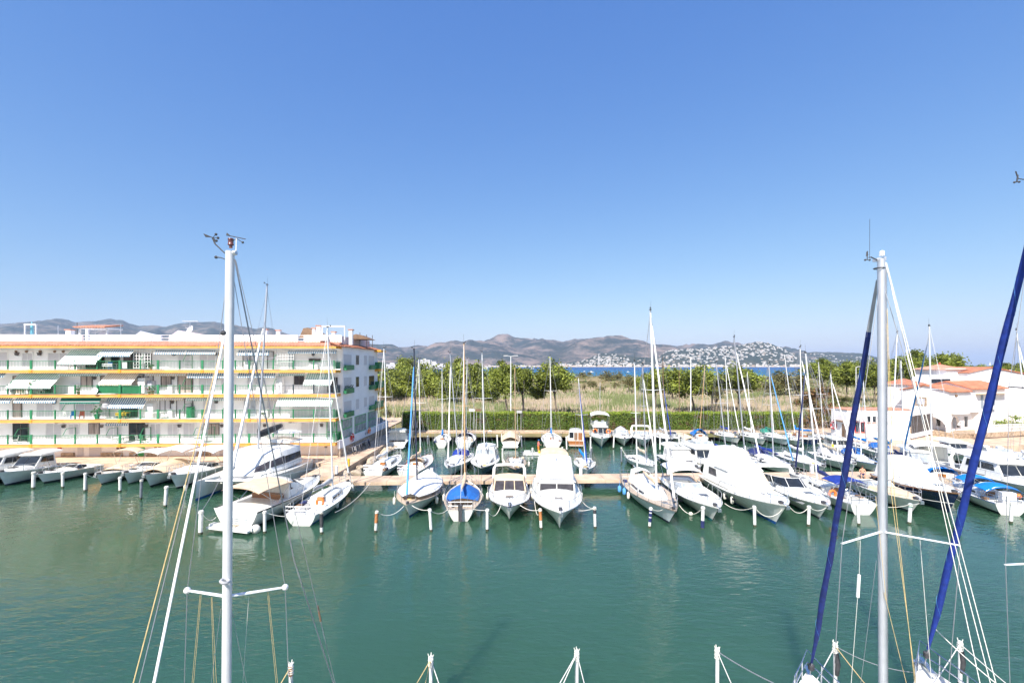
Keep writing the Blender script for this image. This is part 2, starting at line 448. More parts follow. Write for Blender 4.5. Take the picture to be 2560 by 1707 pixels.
mid_r = [(780,905),(850,885),(900,872),(951,866),(985,870),(1012,873),(1043,874),(1084,876.5),(1104,876),(1124,870),(1148,868),(1169,861),(1206,859.5),(1223,856),(1240,848),(1255,843),(1269,841),(1280,845),(1288,848),(1315,849),(1335,851),(1356,859),(1373,862),(1403,856),(1425,850),(1437,847),(1445,849),(1465,848),(1505,848),(1522,848),(1546,854),(1573,859),(1614,861),(1665,862),(1699,866),(1753,870),(1790,872),(1900,882),(1990,890),(2080,905),(2120,912)]
far_r = [(1900,905),(1950,890),(1991,881),(2042,880),(2083,880.6),(2117,883),(2158,884),(2195,893),(2212,894),(2239,902),(2270,909),(2295,912.5)]
urb_r = [(1560,912),(1600,905),(1644,893),(1668,876),(1695,873),(1753,872),(1790,869),(1821,866),(1852,863),(1872,858),(1896,854),(1923,858),(1940,864),(1960,873),(1984,883),(2001,890),(2018,899),(2042,907),(2076,912.3)]
foot_r = [(1360,912),(1400,908),(1440,902),(1470,893),(1500,881),(1530,878),(1560,881),(1600,886),(1640,890),(1690,896),(1740,906),(1770,912)]
hm1 = hill_mat('hill_scrub', (.030,.046,.044), (.18,.15,.125), (.34,.31,.28), .0045)
hm2 = hill_mat('hill_heath', (.032,.046,.046), (.23,.175,.15), (.33,.27,.24), .0034)
hm3 = hill_mat('hill_green', (.025,.040,.030), (.075,.075,.055), (.30,.26,.21), .006)
hill('left_hills', left_r, 6200, 3600, hm1, 150, 1.3)
hill('middle_hills', mid_r, 6600, 3900, hm2, 190, 4.1)
hill('far_right_hills', far_r, 5800, 3900, hm3, 40, 7.7)
hill('town_hill', urb_r, 4300, 3420, hm3, 18, 9.2, 3)
hill('foothill', foot_r, 4500, 3380, hm3, 22, 5.5, 3)
structure(MB().box(-1500, 2600, 3240, 3420, -.6, 2.2).build('far_shore', M('sand')))
# ---------------------------------------------------------------- white town on the far shore and slopes
mat('far_house_white', (.56,.535,.51), .8, var=.08, scale=.05)
mat('far_house_cream', (.50,.40,.33), .8, var=.1, scale=.05)
mat('far_house_roof', (.52,.32,.22), .8, var=.1, scale=.05)
def house_mesh(name, w, d, h, m, roof=True):
    b = MB(); b.box(-w/2, w/2, -d/2, d/2, -6, h, 0)
    b.box(-w/2 - .3, w/2 + .3, -d/2 - .3, d/2 + .3, h, h + .7, 1)
    b.box(-w*.3, w*.15, -d/2, d/2, h + .7, h + 2.8, 0) if not roof else None
    for k in range(3): b.box(-w*.38 + k*w*.28, -w*.38 + k*w*.28 + w*.15, -d/2 - .15, -d/2, h*.35, h*.72, 2)
    return b.build(name, [m, M('far_house_roof') if roof else m, M('charcoal')])
rnd = random.Random(11)
hp = []
def far_house(p, kind, lb, g, s):
    global hp
    if len(hp) < 6:
        w, d, h = [(14,10,6),(11,9,7),(17,10,5.5),(24,13,14),(18,12,11),(30,12,12)][len(hp)]
        o = house_mesh('hillside_house' if len(hp) < 3 else 'shore_building', w, d, h, M('far_house_white') if len(hp) not in (4,) else M('far_house_cream'), len(hp) in (1, 4)); hp.append(o)
        if len(hp) < 7 and kind is None: return
    i = (0,1,2)[rnd.randrange(3)] if kind == 'h' else (3,4,5,3)[rnd.randrange(4)]
    o = copy_tree(hp[i]); o.location = p; o.rotation_euler.z = rnd.uniform(-.7,.7); o.scale = (s, s, s*rnd.uniform(.85,1.3))
    tag(o, lb, 'house' if kind == 'h' else 'building', g)
for i in range(6):
    far_house(None, None, '', '', 1)
place = [W(1405,914.6,2), W(1520,914.8,2), W(1600,914.7,2), W(1450,915,2), W(1500,915,2), W(1700,915,2)]
for o, q in zip(hp, place):
    o.location = V(((q.x)/q.y*3300, 3300, 2.0))
    tag(o, 'small pale house among the town on the far shore' if o.name.startswith('hill') else 'pale building in the waterfront row across the bay', 'house' if o.name.startswith('hill') else 'building',
        'small houses on the far shore' if o.name.startswith('hill') else 'waterfront buildings across the bay')
GS = 'waterfront buildings across the bay'; GH = 'white houses on the hills across the bay'
for k in range(95):                                                   # the waterfront row
    u = rnd.uniform(1392, 2040) if k < 72 else rnd.uniform(1180, 1392)
    D = rnd.uniform(3270, 3400); far_house(V(((u-U0)/F*D, D, 2.0)), 's', 'pale building in the waterfront row across the bay', GS, rnd.uniform(.7,1.05) * (.75 if u < 1392 else 1))
def slope(u, t, name='town_hill'): return HILLS[name](u, t)
for k in range(150):
    u = rnd.gauss(1830, 85)
    if not 1640 < u < 1985: u = rnd.uniform(1650, 1980)
    t = round(rnd.random()**.8*13)/13 + rnd.uniform(-.02,.02) + .02*math.sin(u*.05)
    t = max(t, .01)
    far_house(slope(u, min(t, .97)), 'h', 'tiny white villa on the built up hill right of the bay', GH, rnd.uniform(.9,1.5))
for k in range(45):
    u = rnd.gauss(1500, 38); far_house(slope(u, rnd.uniform(.02,.7), 'foothill'), 'h', 'tiny white villa on the low green foothill above the bay', GH, rnd.uniform(.8,1.25))
# the rest of the houses reads as one mass
b = MB()
for k in range(760):
    r_ = rnd.random()
    if r_ < .60:
        u = rnd.uniform(1640, 1990); t = min(max(round(rnd.uniform(0, .97)**.9*14)/14 + rnd.uniform(-.015,.015) + .025*math.sin(u*.045), 0), .97)
        if noise.noise(V((u*.028, t*3.5, 4))) > .22: continue
        p = slope(u, t)
    elif r_ < .86: u = rnd.gauss(1520, 55); u = min(max(u, 1400), 1720); p = slope(u, rnd.uniform(0, .55)**1.2, 'foothill')
    elif r_ < .95: u = rnd.choice((rnd.gauss(2045, 22), rnd.gauss(2150, 25))); p = slope(u, rnd.uniform(.1,.6), 'far_right_hills')
    else: u = rnd.uniform(1180, 1420); D = rnd.uniform(3400,3500); p = V(((u-U0)/F*D, D, 2))
    w = rnd.uniform(4, 9); d = 5; h = rnd.uniform(3, 8); mi = 0 if rnd.random() < .75 else 1
    b.box(p.x-w, p.x+w, p.y-d, p.y+d, p.z-6, p.z+h, mi)
for k in range(330):                                                  # low dense band of houses along the shore
    u = rnd.uniform(1392, 2045) if k < 260 else rnd.uniform(1120, 1400); D = rnd.uniform(3280, 3470); w = rnd.uniform(4, 11); x = (u-U0)/F*D
    b.box(x-w, x+w, D-5, D+5, -2, rnd.uniform(5, 13)*(1 if u > 1392 else .8), 0 if rnd.random() < .55 else 1)
tag(b.build('hillside_town', [M('far_house_white'), M('far_house_cream')]), 'mass of small white houses covering the slopes across the bay', 'town', kind='stuff')
# apartment blocks of the nearer town, seen over the trees on the left
GB = 'white blocks beyond the trees'
for k, (u, vt, w, hgt) in enumerate([(985,910,46,0),(1000,914,30,0),(1022,909,40,0),(1040,916,30,0),(1064,899,30,0),(1078,903,34,0),(1092,911,40,0),(1108,912,36,0),(1128,914,40,0),(1150,916,30,0),(1172,915,40,0),(1205,916,36,0)]):
    D = 1500 + 40*(k % 3)
    p = AT(u, vt, D); wd = w/F*D*.5*.8
    o = thing('apartment_block', 'white apartment block beyond the trees left of the bay', 'building', (p.x, D, 0), 0, GB)
    MB().box(-wd, wd, -8, 8, -1, p.z).build('wall', M('far_house_white'), o)
    MB().box(-wd*.5, wd*.1, -5, 5, p.z, p.z + 4).build('roof_hut', M('far_house_white'), o)
    n = max(2, int(p.z/4.5))
    for q in range(n):
        MB().box(-wd*.86, wd*.86, -8.25, -7.98, q*p.z/n + 1.4, q*p.z/n + 2.9).build('window', M('canvas_grey'), o)
# tiny boats and buoys far out in the bay
for k, (u, v, s) in enumerate([(1331,922,3.2),(1478,931,2.0),(1461,929,1.2),(1511,930,1.2),(1570,930,1.2)]):
    p = W(u, v, 0)
    o = thing('yacht', ['white yacht anchored in the bay left of the round tree','white motorboat near the beach in the bay','small white dinghy afloat beside the motorboat in the bay','lone white dinghy afloat right of the motorboat in the bay','small white dinghy farthest right in the bay'][k], 'boat', p)
    MB().loft([[(x*s, -b_*s, .1), (x*s, b_*s, .1), (x*s, b_*1.1*s, .9*s*.6), (x*s, -b_*1.1*s, .9*s*.6)] for x, b_ in ((-2,.6),(0,.7),(1.4,.45),(2.2,.05))]).build('hull', M('gelcoat'), o)
    MB().box(-1*s, .7*s, -.4*s, .4*s, .5*s, 1.1*s).build('cabin', M('gelcoat'), o)
    if k == 0: MB().tube([(0,0,0),(0,0,14)], .15).build('mast', M('mast_white'), o)
p = W(2475, 915.2, 0)
o = thing('yacht', 'white sailing yacht far out on the open sea', 'boat', p)
MB().loft([[(x*14, -b_*14, .1), (x*14, b_*14, .1), (x*14, b_*15, 9), (x*14, -b_*15, 9)] for x, b_ in ((-2,.6),(0,.7),(1.4,.45),(2.2,.05))]).build('hull', M('gelcoat'), o)
MB().prism([(-14,0,10),(14,0,10),(2,0,70)], (0,.8,0)).build('sail', M('canvas_white'), o)
# ================================================================ BUILDINGS
mat('wall_white', (.88,.85,.83), .85, var=.035, scale=.8, bump=.12, bscale=10)
mat('wall_side', (.84,.82,.82), .85, var=.05, scale=.5, bump=.12, bscale=10)
mat('shutter', (.60,.57,.58), .6, var=.04, scale=1, stretch=(1,1,14))
mat('shutter_grey', (.50,.50,.55), .6, var=.05)
mat('frame_dark', (.10,.085,.08), .5, var=.2)
mat('frame_white', (.78,.76,.74), .5, var=.05)
mat('curtain', (.42,.34,.30), .9, var=.3, scale=1.5, stretch=(9,1,.4))
mat('band_yellow', (.72,.36,.085), .7, var=.13, scale=.7, detail=7)
mat('band_top', (.62,.22,.07), .8, var=.1)
mat('bracket', (.70,.33,.03), .7, var=.1)
mat('rail_green', (.028,.20,.085), .45, var=.22, scale=.25)
mat('rail_dark', (.03,.05,.06), .45, var=.15)
mat('tile', (.56,.26,.17), .85, var=.22, scale=2.2)
mat('tile_orange', (.47,.18,.10), .85, var=.2, scale=1.3)
mat('awning_white', (.80,.82,.79), .85, var=.03)
mat('awning_green', (.33,.50,.40), .85, var=.05)
mat('awning_blue', (.10,.22,.34), .85, var=.06)
mat('awning_beige', (.66,.50,.32), .85, var=.06)
mat('awning_darkgreen', (.01,.16,.12), .8, var=.08)
mat('roof_pink', (.60,.50,.52), .85, var=.08, scale=.8, stretch=(6,1,1))
mat('green_frame', (.05,.36,.10), .5, var=.1)
mat('leaf_pot', (.06,.15,.03), .8, var=.35, scale=8, trans=.2)
FA = AT(838, 900, 54.6); FA.z = 0
FL = AT(0, 900, 53.25); FL.z = 0
fdir = (FA - FL); fang = math.atan2(fdir.y, fdir.x); flen = fdir.length
bd = thing('apartment_building', 'long white apartment building with yellow balcony edges and green railings', 'apartment building', FA, fang)
def ux(u): return (u - 838)/838*flen                       # photo column -> metres along the front (0 at its right end)
SL = [2.73, 5.62, 8.56, 11.46]; EV = 14.18; DEP = 1.75; XL = ux(-150)
ex = lambda s: .18 + .052*s                                 # x of the right end wall at depth s
# shell: back wall of the balconies, end wall, floor slabs
b = MB(); b.prism([(XL, DEP, QZ), (ex(DEP), DEP, QZ), (ex(15.4), 15.4, QZ), (XL, 15.4, QZ)], (0,0,EV - QZ + .12))
b.build('wall', M('wall_white'), bd)
b = MB(); b.prism([(ex(DEP) - .02, DEP - .01, 2.9), (ex(DEP) + .07, DEP - .01, 2.9), (ex(15.4) + .07, 15.42, 2.9), (ex(15.4) - .02, 15.42, 2.9)], (0,0,EV - 2.9 + .1))
b.build('end_wall', M('wall_side'), bd)
for i, z in enumerate(SL):
    s = MB(); s.box(XL, -.02, .0, DEP, z - .12, z); s.box(XL, -.05, .09, DEP, z - .30, z - .12)
    o = s.build('balcony_slab', M('wall_white'), bd)
    s = MB(); s.box(XL, .05, -.07, .0, z - .36, z - .02, 0); s.box(XL, .08, -.10, .02, z - .02, z + .02, 1)
    s.box(.0, .06, .0, DEP, z - .36, z - .02, 2)
    s.build('edge_band', [M('band_yellow'), M('band_top'), M('bracket')], o)
# party brackets and posts at the bay lines
bays = [-110,-60,-8,19,76,135,184,239,295,346,390,444,501,552,584,619,680,731,783,835]
for z in SL:
    for u in (76, 295, 501, 619):
        MB().box(ux(u) - .17, ux(u) + .17, -.125, -.07, z - .37, z + .03).build('bracket', M('bracket'), bd)
# eaves: yellow fascia, soffit and clay tiles with a scalloped lip
b = MB(); b.box(XL, .1, -.12, .0, EV - .16, EV + .14); b.build('fascia', M('band_yellow'), bd)
b = MB(); b.box(.1, .15, -.12, DEP + .3, EV - .16, EV + .14); b.build('fascia', M('bracket'), bd)
b = MB(); b.box(XL, .1, .0, DEP, EV - .05, EV + .06); b.build('soffit', M('wall_white'), bd)
def corrug(x0, x1, p0, p1, per=.34, amp=.06, rows=2):
    """tile sheet from line p0(x) (low) to p1(x) (high)"""
    n = max(4, int((x1-x0)/per*6)); up = []
    for k in range(rows+1):
        t = k/rows
        up.append([V((lerp(x0,x1,i/n), 0, 0)) + lerp(p0, p1, t) + V((0,0,amp*math.sin(2*math.pi*i/6))) for i in range(n+1)])
    low = [[p - V((0,0,.07)) for p in r] for r in up]
    mb = MB(); mb.loft(up, closed=False); mb.loft(low[::-1], closed=False)
    mb.loft([low[0], up[0]], closed=False); mb.loft([up[-1], low[-1]], closed=False)
    return mb
corrug(XL, .25, V((0,-.18,EV+.22)), V((0,1.7,EV+.72))).build('roof_tiles', M('tile'), bd, sharp=80)
# tiles along the end wall (slope towards +x)
n = 90; up = []
for t in (0, 1):
    row = []
    for i in range(n+1):
        s = lerp(-.3, 15.9, i/n)
        row.append(V((ex(s) + lerp(.42, -1.0, t), s, EV + lerp(.17, .60, t) + .05*math.sin(2*math.pi*i/3.2))))
    up.append(row)
mb = MB(); mb.loft(up, closed=False); mb.loft([[p - V((0,0,.08)) for p in r] for r in up[::-1]], closed=False); mb.loft([[p - V((0,0,.08)) for p in up[0]], up[0]], closed=False)
mb.build('roof_tiles', M('tile_orange'), bd, sharp=80)
b = MB(); b.box(XL, -1.0, 1.6, 15.3, EV + .1, EV + .55); b.build('roof_slab', M('wall_white'), bd)
# terrace parapets above the tiles
def parapet(u0, u1, z0, z1, y=1.75, th=.2, m='wall_white'):
    MB().box(ux(u0), ux(u1), y, y + th, z0, z1).build('parapet', M(m), bd)
for u0, u1 in ((-150,168),(188,345),(392,560),(560,726),(742,842)): parapet(u0, u1, EV + .5, 15.72)
for u0, u1 in ((168,188),(345,392),(726,742)):
    for z in (15.0, 15.35, 15.68): MB().tube([(ux(u0), 1.85, z), (ux(u1), 1.85, z)], .035, 5).build('terrace_rail', M('frame_white'), bd)
b = MB(); b.prism([(-.75, 1.8, EV+.5), (-.55, 1.8, EV+.5), (-.1, 15.2, EV+.5), (-.3, 15.2, EV+.5)], (0,0,1.05)); b.build('parapet', M('roof_pink'), bd)
# sloped stair gables, chimneys, dishes, pergola and rods on the roof
def gable(u0, u1, u2, z0, z1, m='wall_white', y=3.4):
    b = MB(); b.prism([(ux(u0), y, EV+.5), (ux(u2), y, EV+.5), (ux(u2), y, z0 + .1), (ux(u1), y, z1), (ux(u0), y, z0)], (0,.25,0)); b.build('stair_gable', M(m), bd)
gable(270,290,345,15.6,16.3,'shutter_grey'); gable(365,390,480,15.6,16.4,'roof_pink'); gable(168,190,235,15.6,16.3,'shutter_grey')
gable(545,560,640,15.6,15.95,'roof_pink',4.5)
b = MB(); b.prism([(ux(690), 6, 15.6), (ux(770), 6, 15.6), (ux(715), 6, 17.0), (ux(702), 6, 16.9)], (0,3,0)); b.build('roof_ridge', M('leather'), bd)
b = MB(); b.prism([(ux(800), 8, 15.6), (ux(880), 8, 15.6), (ux(850), 8, 16.2), (ux(838), 8, 16.3)], (0,3,0)); b.build('roof_ridge', M('leather'), bd)
for u, z, w in ((740,16.8,.2),(753,17.1,.25),(605,16.6,.2),(640,16.5,.2),(68,16.5,.3),(118,16.9,.13),(795,16.3,.2),(843,16.6,.22)):
    c = MB(); c.box(ux(u) - w, ux(u) + w, 5.0, 5.0 + 2*w, EV + .5, z, 0); c.box(ux(u) - w - .1, ux(u) + w + .1, 4.9, 5.1 + 2*w, z, z + .12, 1)
    c.build('chimney', [M('wall_side'), M('tile')], bd)
for u0, u1, z in ((785,845,16.8),(8,36,16.9)):
    c = MB()
    for x in (ux(u0), ux(u1)): c.box(x - .06, x + .06, 2.4, 2.52, EV + .5, z)
    c.box(ux(u0) - .06, ux(u1) + .06, 2.36, 2.56, z, z + .16); c.build('pergola', M('frame_white'), bd)
c = MB()
for x in (ux(137), ux(208)): c.box(x - .08, x + .08, 3.0, 3.16, EV + .5, 16.55)
c.box(ux(133), ux(212), 2.6, 5.2, 16.55, 16.68); c.build('terrace_roof', M('frame_white'), bd)
corrug(ux(131), ux(214), V((0,2.4,16.72)), V((0,5.2,17.15))).build('roof_tiles', M('tile'), bd, sharp=80)
for u, z in ((228,17.2),(62,17.0),(413,17.6),(112,17.4),(160,17.2),(500,16.6)):
    MB().tube([(ux(u), 4, EV), (ux(u), 4, z)], .04, 5).build('aerial', M('frame_dark' if u == 112 else 'alu'), bd)
def dish(x, y, z, r, ax):
    q = V(ax).to_track_quat('Z','Y'); rings = []
    for rr, zz in ((.02, -.16*r/.5), (r*.5, -.1*r/.5), (r*.85, -.02), (r, .06), (r*.98, .07), (r*.5, -.05*r/.5), (.02, -.12*r/.5)):
        rings.append([V((x,y,z)) + q @ V((rr*math.cos(2*math.pi*k/14), rr*math.sin(2*math.pi*k/14), zz)) for k in range(14)])
    return MB().loft(rings)
d_ = dish(ux(415), 3.9, 16.5, .55, (-.5,-1,.4)); d_.tube([(ux(415), 3.9, 16.5), (ux(415) - .2, 3.3, 16.75)], .03, 4); d_.build('satellite_dish', M('wall_side'), bd)
c = MB(); c.box(ux(398), ux(440), 3.6, 3.75, 17.55, 17.62)
for k in range(5): c.box(ux(402 + 8*k), ux(404 + 8*k), 3.3, 4.0, 17.5, 17.55)
c.build('aerial', M('alu'), bd)
for s, z in ((9.5, 16.6), (12.3, 16.5), (14.9, 16.6)): MB().tube([(ex(s) - .55, s, EV + .5), (ex(s) - .55, s, z)], .05, 5).build('roof_rod', M('frame_dark'), bd)
c = MB(); c.box(ux(785), ux(806), 1.0, 1.72, 15.0, 15.75, 0); c.torus((ux(791), .98, 15.4), .22, .03, (0,1,0), 14, 4, 1); c.build('air_conditioner', [M('frame_white'), M('canvas_grey')], bd)
# ---- railings: one panel per bay, one post per bay line
for fi, z in enumerate(SL):
    for i in range(1, len(bays)):
        x0, x1 = ux(bays[i-1]) + .09, ux(bays[i]) - .09
        if x1 < ux(-20): continue
        dark = fi == 2 and bays[i] > 690
        r = MB(); r.box(x0, x1, -.03, .02, z + 1.0, z + 1.05); r.box(x0, x1, -.025, .012, z + .12, z + .155)
        k = int((x1-x0)/.16)
        for q in range(1, k): x = lerp(x0, x1, q/k); r.box(x - .009, x + .009, -.012, .004, z + .155, z + 1.0)
        r.build('railing', M('rail_dark' if dark else 'rail_green'), bd)
        w = .12 if bays[i] in (76,295,501,619,390) else .07
        MB().box(ux(bays[i]) - w, ux(bays[i]) + w, -.06, .06, z + .05, z + 1.14).build('railing_post', M('rail_dark' if dark else 'rail_green'), bd)
    r = MB(); r.box(.0, .05, .0, DEP - .05, z + .98, z + 1.05); r.box(.0,.04,0,DEP-.05,z+.1,z+.95)
    r.build('railing', M('rail_dark' if fi == 2 else 'rail_green'), bd)
# ---- bay dividers (green bent frames and white fins)
for fi, us in enumerate(((34,153,260,345,478,510),(150,240,450,552,680),(20,450,552,680),(244,345,452,552,680))):
    for u in us:
        z = SL[fi]; x = ux(u)
        g = MB(); g.tube([(x, .05, z + 1.05), (x, .5, z + 1.75), (x, DEP - .1, z + 1.75), (x, DEP - .1, z + .1)], .035, 5)
        g.tube([(x, .3, z + .6), (x, DEP - .1, z + .6)], .02, 4)
        g.build('divider_frame', M('rail_green'), bd)
# ---- windows and doors: (floor, u0, u1, kind, sill height, head height)
WN = [(3,-60,-20,'S',.1,2.1),(3,18,43,'S',.1,2.0),(3,84,138,'S',.1,2.0),(3,180,225,'D',.1,2.0),(3,245,263,'D',.1,2.0),(3,276,312,'D',.1,2.05),(3,331,345,'D',.1,1.9),(3,416,446,'S',.1,2.05),(3,472,510,'S',.1,2.05),(3,584,619,'P',.05,2.2),(3,648,662,'P',.1,2.2),(3,702,720,'G',.1,2.1),(3,757,785,'N',.95,1.3),(3,805,828,'S',.1,2.0),
      (2,-5,18,'C',.1,2.1),(2,60,92,'D',.1,1.9),(2,167,194,'C',.8,2.1),(2,217,243,'C',.1,2.1),(2,262,300,'S',.1,1.9),(2,326,350,'P',.1,2.25),(2,372,396,'C',.8,2.2),(2,415,452,'C',.1,2.3),(2,470,508,'S',.1,2.1),(2,528,560,'S',.1,2.1),(2,596,628,'S',.1,2.1),(2,672,684,'D',.9,2.0),(2,718,742,'D',1.05,2.2),(2,806,830,'D',.1,1.9),
      (1,-5,15,'C',.1,2.1),(1,55,95,'S',.1,2.1),(1,112,124,'S',.9,2.1),(1,155,196,'S',.1,2.1),(1,214,240,'S',.1,2.1),(1,270,310,'D',.1,2.0),(1,369,394,'P',.8,2.25),(1,412,452,'P',.1,2.25),(1,480,512,'S',.1,2.1),(1,586,617,'G',.1,2.2),(1,647,680,'S',.1,2.1),(1,713,795,'S',.1,2.0),
      (0,-5,32,'D',.1,2.2),(0,78,116,'S',.1,2.2),(0,136,161,'S',.9,2.1),(0,187,212,'C',.9,2.2),(0,231,268,'S',.1,2.2),(0,290,328,'D',.1,2.2),(0,344,369,'S',.1,2.1),(0,389,414,'S',.8,2.1),(0,430,457,'S',.1,2.2),(0,483,520,'C',.7,2.1),(0,541,580,'S',.1,2.2),(0,593,628,'S',.1,2.2),(0,660,690,'S',.8,2.1),(0,736,776,'S',.1,2.2),(0,804,842,'E',.1,2.45)]
for fi, u0, u1, kd, a, c in WN:
    z = SL[fi]; x0, x1 = ux(u0), ux(u1); y = DEP
    fm_ = {'S':'frame_white','D':'frame_dark','C':'frame_dark','P':'frame_dark','G':'frame_white','N':'frame_dark','E':'green_frame'}[kd]
    w = MB(); t = .07
    w.box(x0 - t, x0, y - .09, y + .01, z + a, z + c); w.box(x1, x1 + t, y - .09, y + .01, z + a, z + c); w.box(x0 - t, x1 + t, y - .09, y + .01, z + c, z + c + t)
    if x1 - x0 > 1.0: w.box((x0+x1)/2 - .04, (x0+x1)/2 + .04, y - .08, y + .01, z + a, z + c)
    if kd == 'E':
        for q in (.33, .66): w.box(lerp(x0,x1,q) - .05, lerp(x0,x1,q) + .05, y - .085, y + .01, z + a, z + c)
        w.box(x0, x1, y - .085, y + .01, z + 1.0, z + 1.1)
    wo = w.build('window', M(fm_), bd)
    pm = {'S':'shutter','D':'glass','C':'curtain','P':'shutter','G':'plexi','N':'glass','E':'plexi'}[kd]
    MB().box(x0, x1, y - .05, y + .005, z + a, z + c).build('shutter' if kd in 'SP' else 'curtain' if kd == 'C' else 'pane', M(pm), wo)
    if kd in 'S' and a < .5: MB().box(x0 - .1, x1 + .1, y - .13, y - .09, z + c + t, z + c + t + .16).build('shutter_box', M('wall_white'), wo)
# ---- awnings: striped cloth with a scalloped valance
def awning(fi, u0, u1, out, drop, kind):
    z = (SL + [EV])[fi + 1] - .34; x0, x1 = ux(u0), ux(u1)
    ms = {'g':('awning_white','awning_green'),'b':('awning_white','awning_blue'),'t':('canvas_white','awning_beige'),'d':('awning_darkgreen','awning_darkgreen')}[kind]
    n = max(4, int((x1-x0)/.13)); mb = MB()
    out *= .72; drop *= 1.45
    y0 = DEP - .35 if out > .8 else .55
    y1 = y0 - out
    for i in range(n):
        a, c = lerp(x0, x1, i/n), lerp(x0, x1, (i+1)/n); mi = i % 2
        P = lambda x, t: V((x, lerp(y0, y1, t), z - drop*t - .06*math.sin(math.pi*t)))
        for t0, t1 in ((0,.33),(.33,.66),(.66,1)):
            mb.add([P(a,t0), P(c,t0), P(c,t1), P(a,t1)], [(0,1,2,3)], mi)
        e = P(a,1); g = P(c,1); dz = .20 + .05*(i % 2)
        mb.add([e, g, g - V((0,.01,dz)), e - V((0,.01,dz))], [(0,1,2,3)], mi)
    o = mb.build('awning', [M(ms[0]), M(ms[1])], bd)
    f_ = MB(); f_.tube([(x0, y1, z - drop), (x1, y1, z - drop)], .035, 5); f_.tube([(x0, y0, z), (x1, y0, z)], .05, 5)
    if out > .8:
        for x in (x0 + .1, x1 - .1): f_.tube([(x, .0, z - drop*.9), (x, y1, z - drop)], .025, 4)
    f_.build('awning_frame', M('frame_white'), o)
for a in ((3,146,240,2.3,1.05,'g'),(3,241,323,1.0,.42,'b'),(3,374,452,.35,.22,'b'),(3,453,530,.35,.22,'b'),(3,584,665,.35,.3,'b'),(3,712,838,.3,.12,'b'),
          (2,18,128,2.2,1.12,'g'),(2,-60,5,.4,.2,'b'),(2,137,240,.25,.12,'g'),(2,240,322,1.8,.85,'t'),(2,352,455,.25,.12,'t'),(2,457,556,.3,.28,'b'),(2,584,680,.3,.26,'b'),(2,688,756,.3,.1,'g'),(2,754,826,1.7,.95,'g'),
          (1,-60,20,.5,.3,'b'),(1,28,132,.5,.3,'b'),(1,140,240,.35,.36,'d'),(1,240,345,1.2,.78,'b'),(1,350,448,.25,.12,'t'),(1,455,555,.3,.16,'g'),(1,560,690,.25,.12,'t'),(1,688,830,1.0,.62,'g'),
          (0,250,310,.25,.14,'b')):
    awning(*a)
# ---- wall lamps, air conditioners, ornaments
for fi, us in enumerate(((124,220,334,420,530,641,790),(100,201,401,515,632),(202,316,403,515,632),(6,63,318,405,517,632,768))):
    for u in us:
        x = ux(u); z = SL[fi] + 1.75
        l = MB(); l.box(x - .14, x + .14, DEP - .3, DEP - .05, z, z + .26, 0); l.box(x - .19, x + .19, DEP - .34, DEP, z + .26, z + .31, 0); l.box(x - .09, x + .09, DEP - .24, DEP - .1, z - .07, z, 1)
        l.build('wall_lamp', [M('frame_dark'), M('plexi')], bd)
for fi, u in ((0,114),(2,193),(2,393),(1,395),(0,713),(1,625)):
    x = ux(u); z = SL[fi] + 2.15
    l = MB(); l.box(x - .42, x + .42, DEP - .42, DEP - .02, z, z + .56, 0); l.torus((x - .1, DEP - .44, z + .28), .2, .03, (0,1,0), 12, 4, 1); l.box(x - .3, x + .1, DEP - .43, DEP - .41, z + .1, z + .46, 1)
    l.build('air_conditioner', [M('frame_white'), M('canvas_grey')], bd)
for u, zz, r in ((3,2.2,.14),(30,2.2,.17),(64,2.2,.16),(101,2.2,.16),(123,2.2,.17)):
    MB().ball((ux(u), DEP - .12, SL[3] + zz), r, 8).build('wall_plate', M('leather'), bd)
for u in (336, 700):                                                       # white lattice trellis with climbing plaster flowers
    l = MB(); rr = random.Random(u)
    for k in range(7):
        l.box(ux(u - 14 + k*7) - .03, ux(u - 14 + k*7) + .03, .4, .46, SL[3] + .1, SL[3] + 2.5)
        l.box(ux(u - 14), ux(u + 28), .4, .45, SL[3] + .2 + k*.36, SL[3] + .26 + k*.36)
    l.build('trellis', M('frame_white'), bd)
MB().box(ux(325), ux(342), DEP - .9, DEP - .05, SL[2] + .0, SL[2] + 1.9).build('cabinet', M('wall_white'), bd)
for fi, u, w, d, h, m in ((2,352,.5,.6,1.5,'shutter_grey'),(2,685,.7,.7,2.0,'frame_white'),(1,352,.9,.7,1.75,'frame_white'),(1,452,.6,.6,1.3,'rail_green'),(3,600,.9,.4,.95,'frame_white'),(2,398,.5,.3,1.05,'frame_white'),(1,398,.5,.3,1.05,'frame_white'),(2,632,1.0,.3,1.1,'frame_white'),(1,640,1.0,.3,1.1,'frame_white'),(3,770,1.0,.3,.6,'frame_white'),(2,150,.9,.3,1.1,'frame_white')):
    o = thing('balcony_cupboard', 'boxy cupboard standing on a balcony of the apartment building', 'cupboard', bd.location + Matrix.Rotation(fang, 4, 'Z') @ V((ux(u), DEP - .1 - d, SL[fi])), fang, 'cupboards on the balconies')
    MB().box(-w/2, w/2, 0, d, 0, h).build('cupboard_body', M(m), o); MB().box(-w/2 - .03, w/2 + .03, -.03, d, h, h + .05).build('cupboard_top', M(m), o); MB().box(-w/2 + .04, -.01, -.02, 0, .08, h - .06).build('door', M(m), o); MB().box(.01, w/2 - .04, -.02, 0, .08, h - .06).build('door', M(m), o)
# green and white screens tied to railings
for fi, u0, u1, m in ((2,240,346,'rail_green'),(3,300,312,'canvas_white')):
    c = MB(); x0, x1 = ux(u0), ux(u1); n = int((x1 - x0)/.2)
    c.loft([[(lerp(x0,x1,i/n), .045 + .03*(i % 2), SL[fi] + zz) for i in range(n+1)] for zz in (.15, .97)], closed=False); c.build('rail_cloth', M(m), bd)
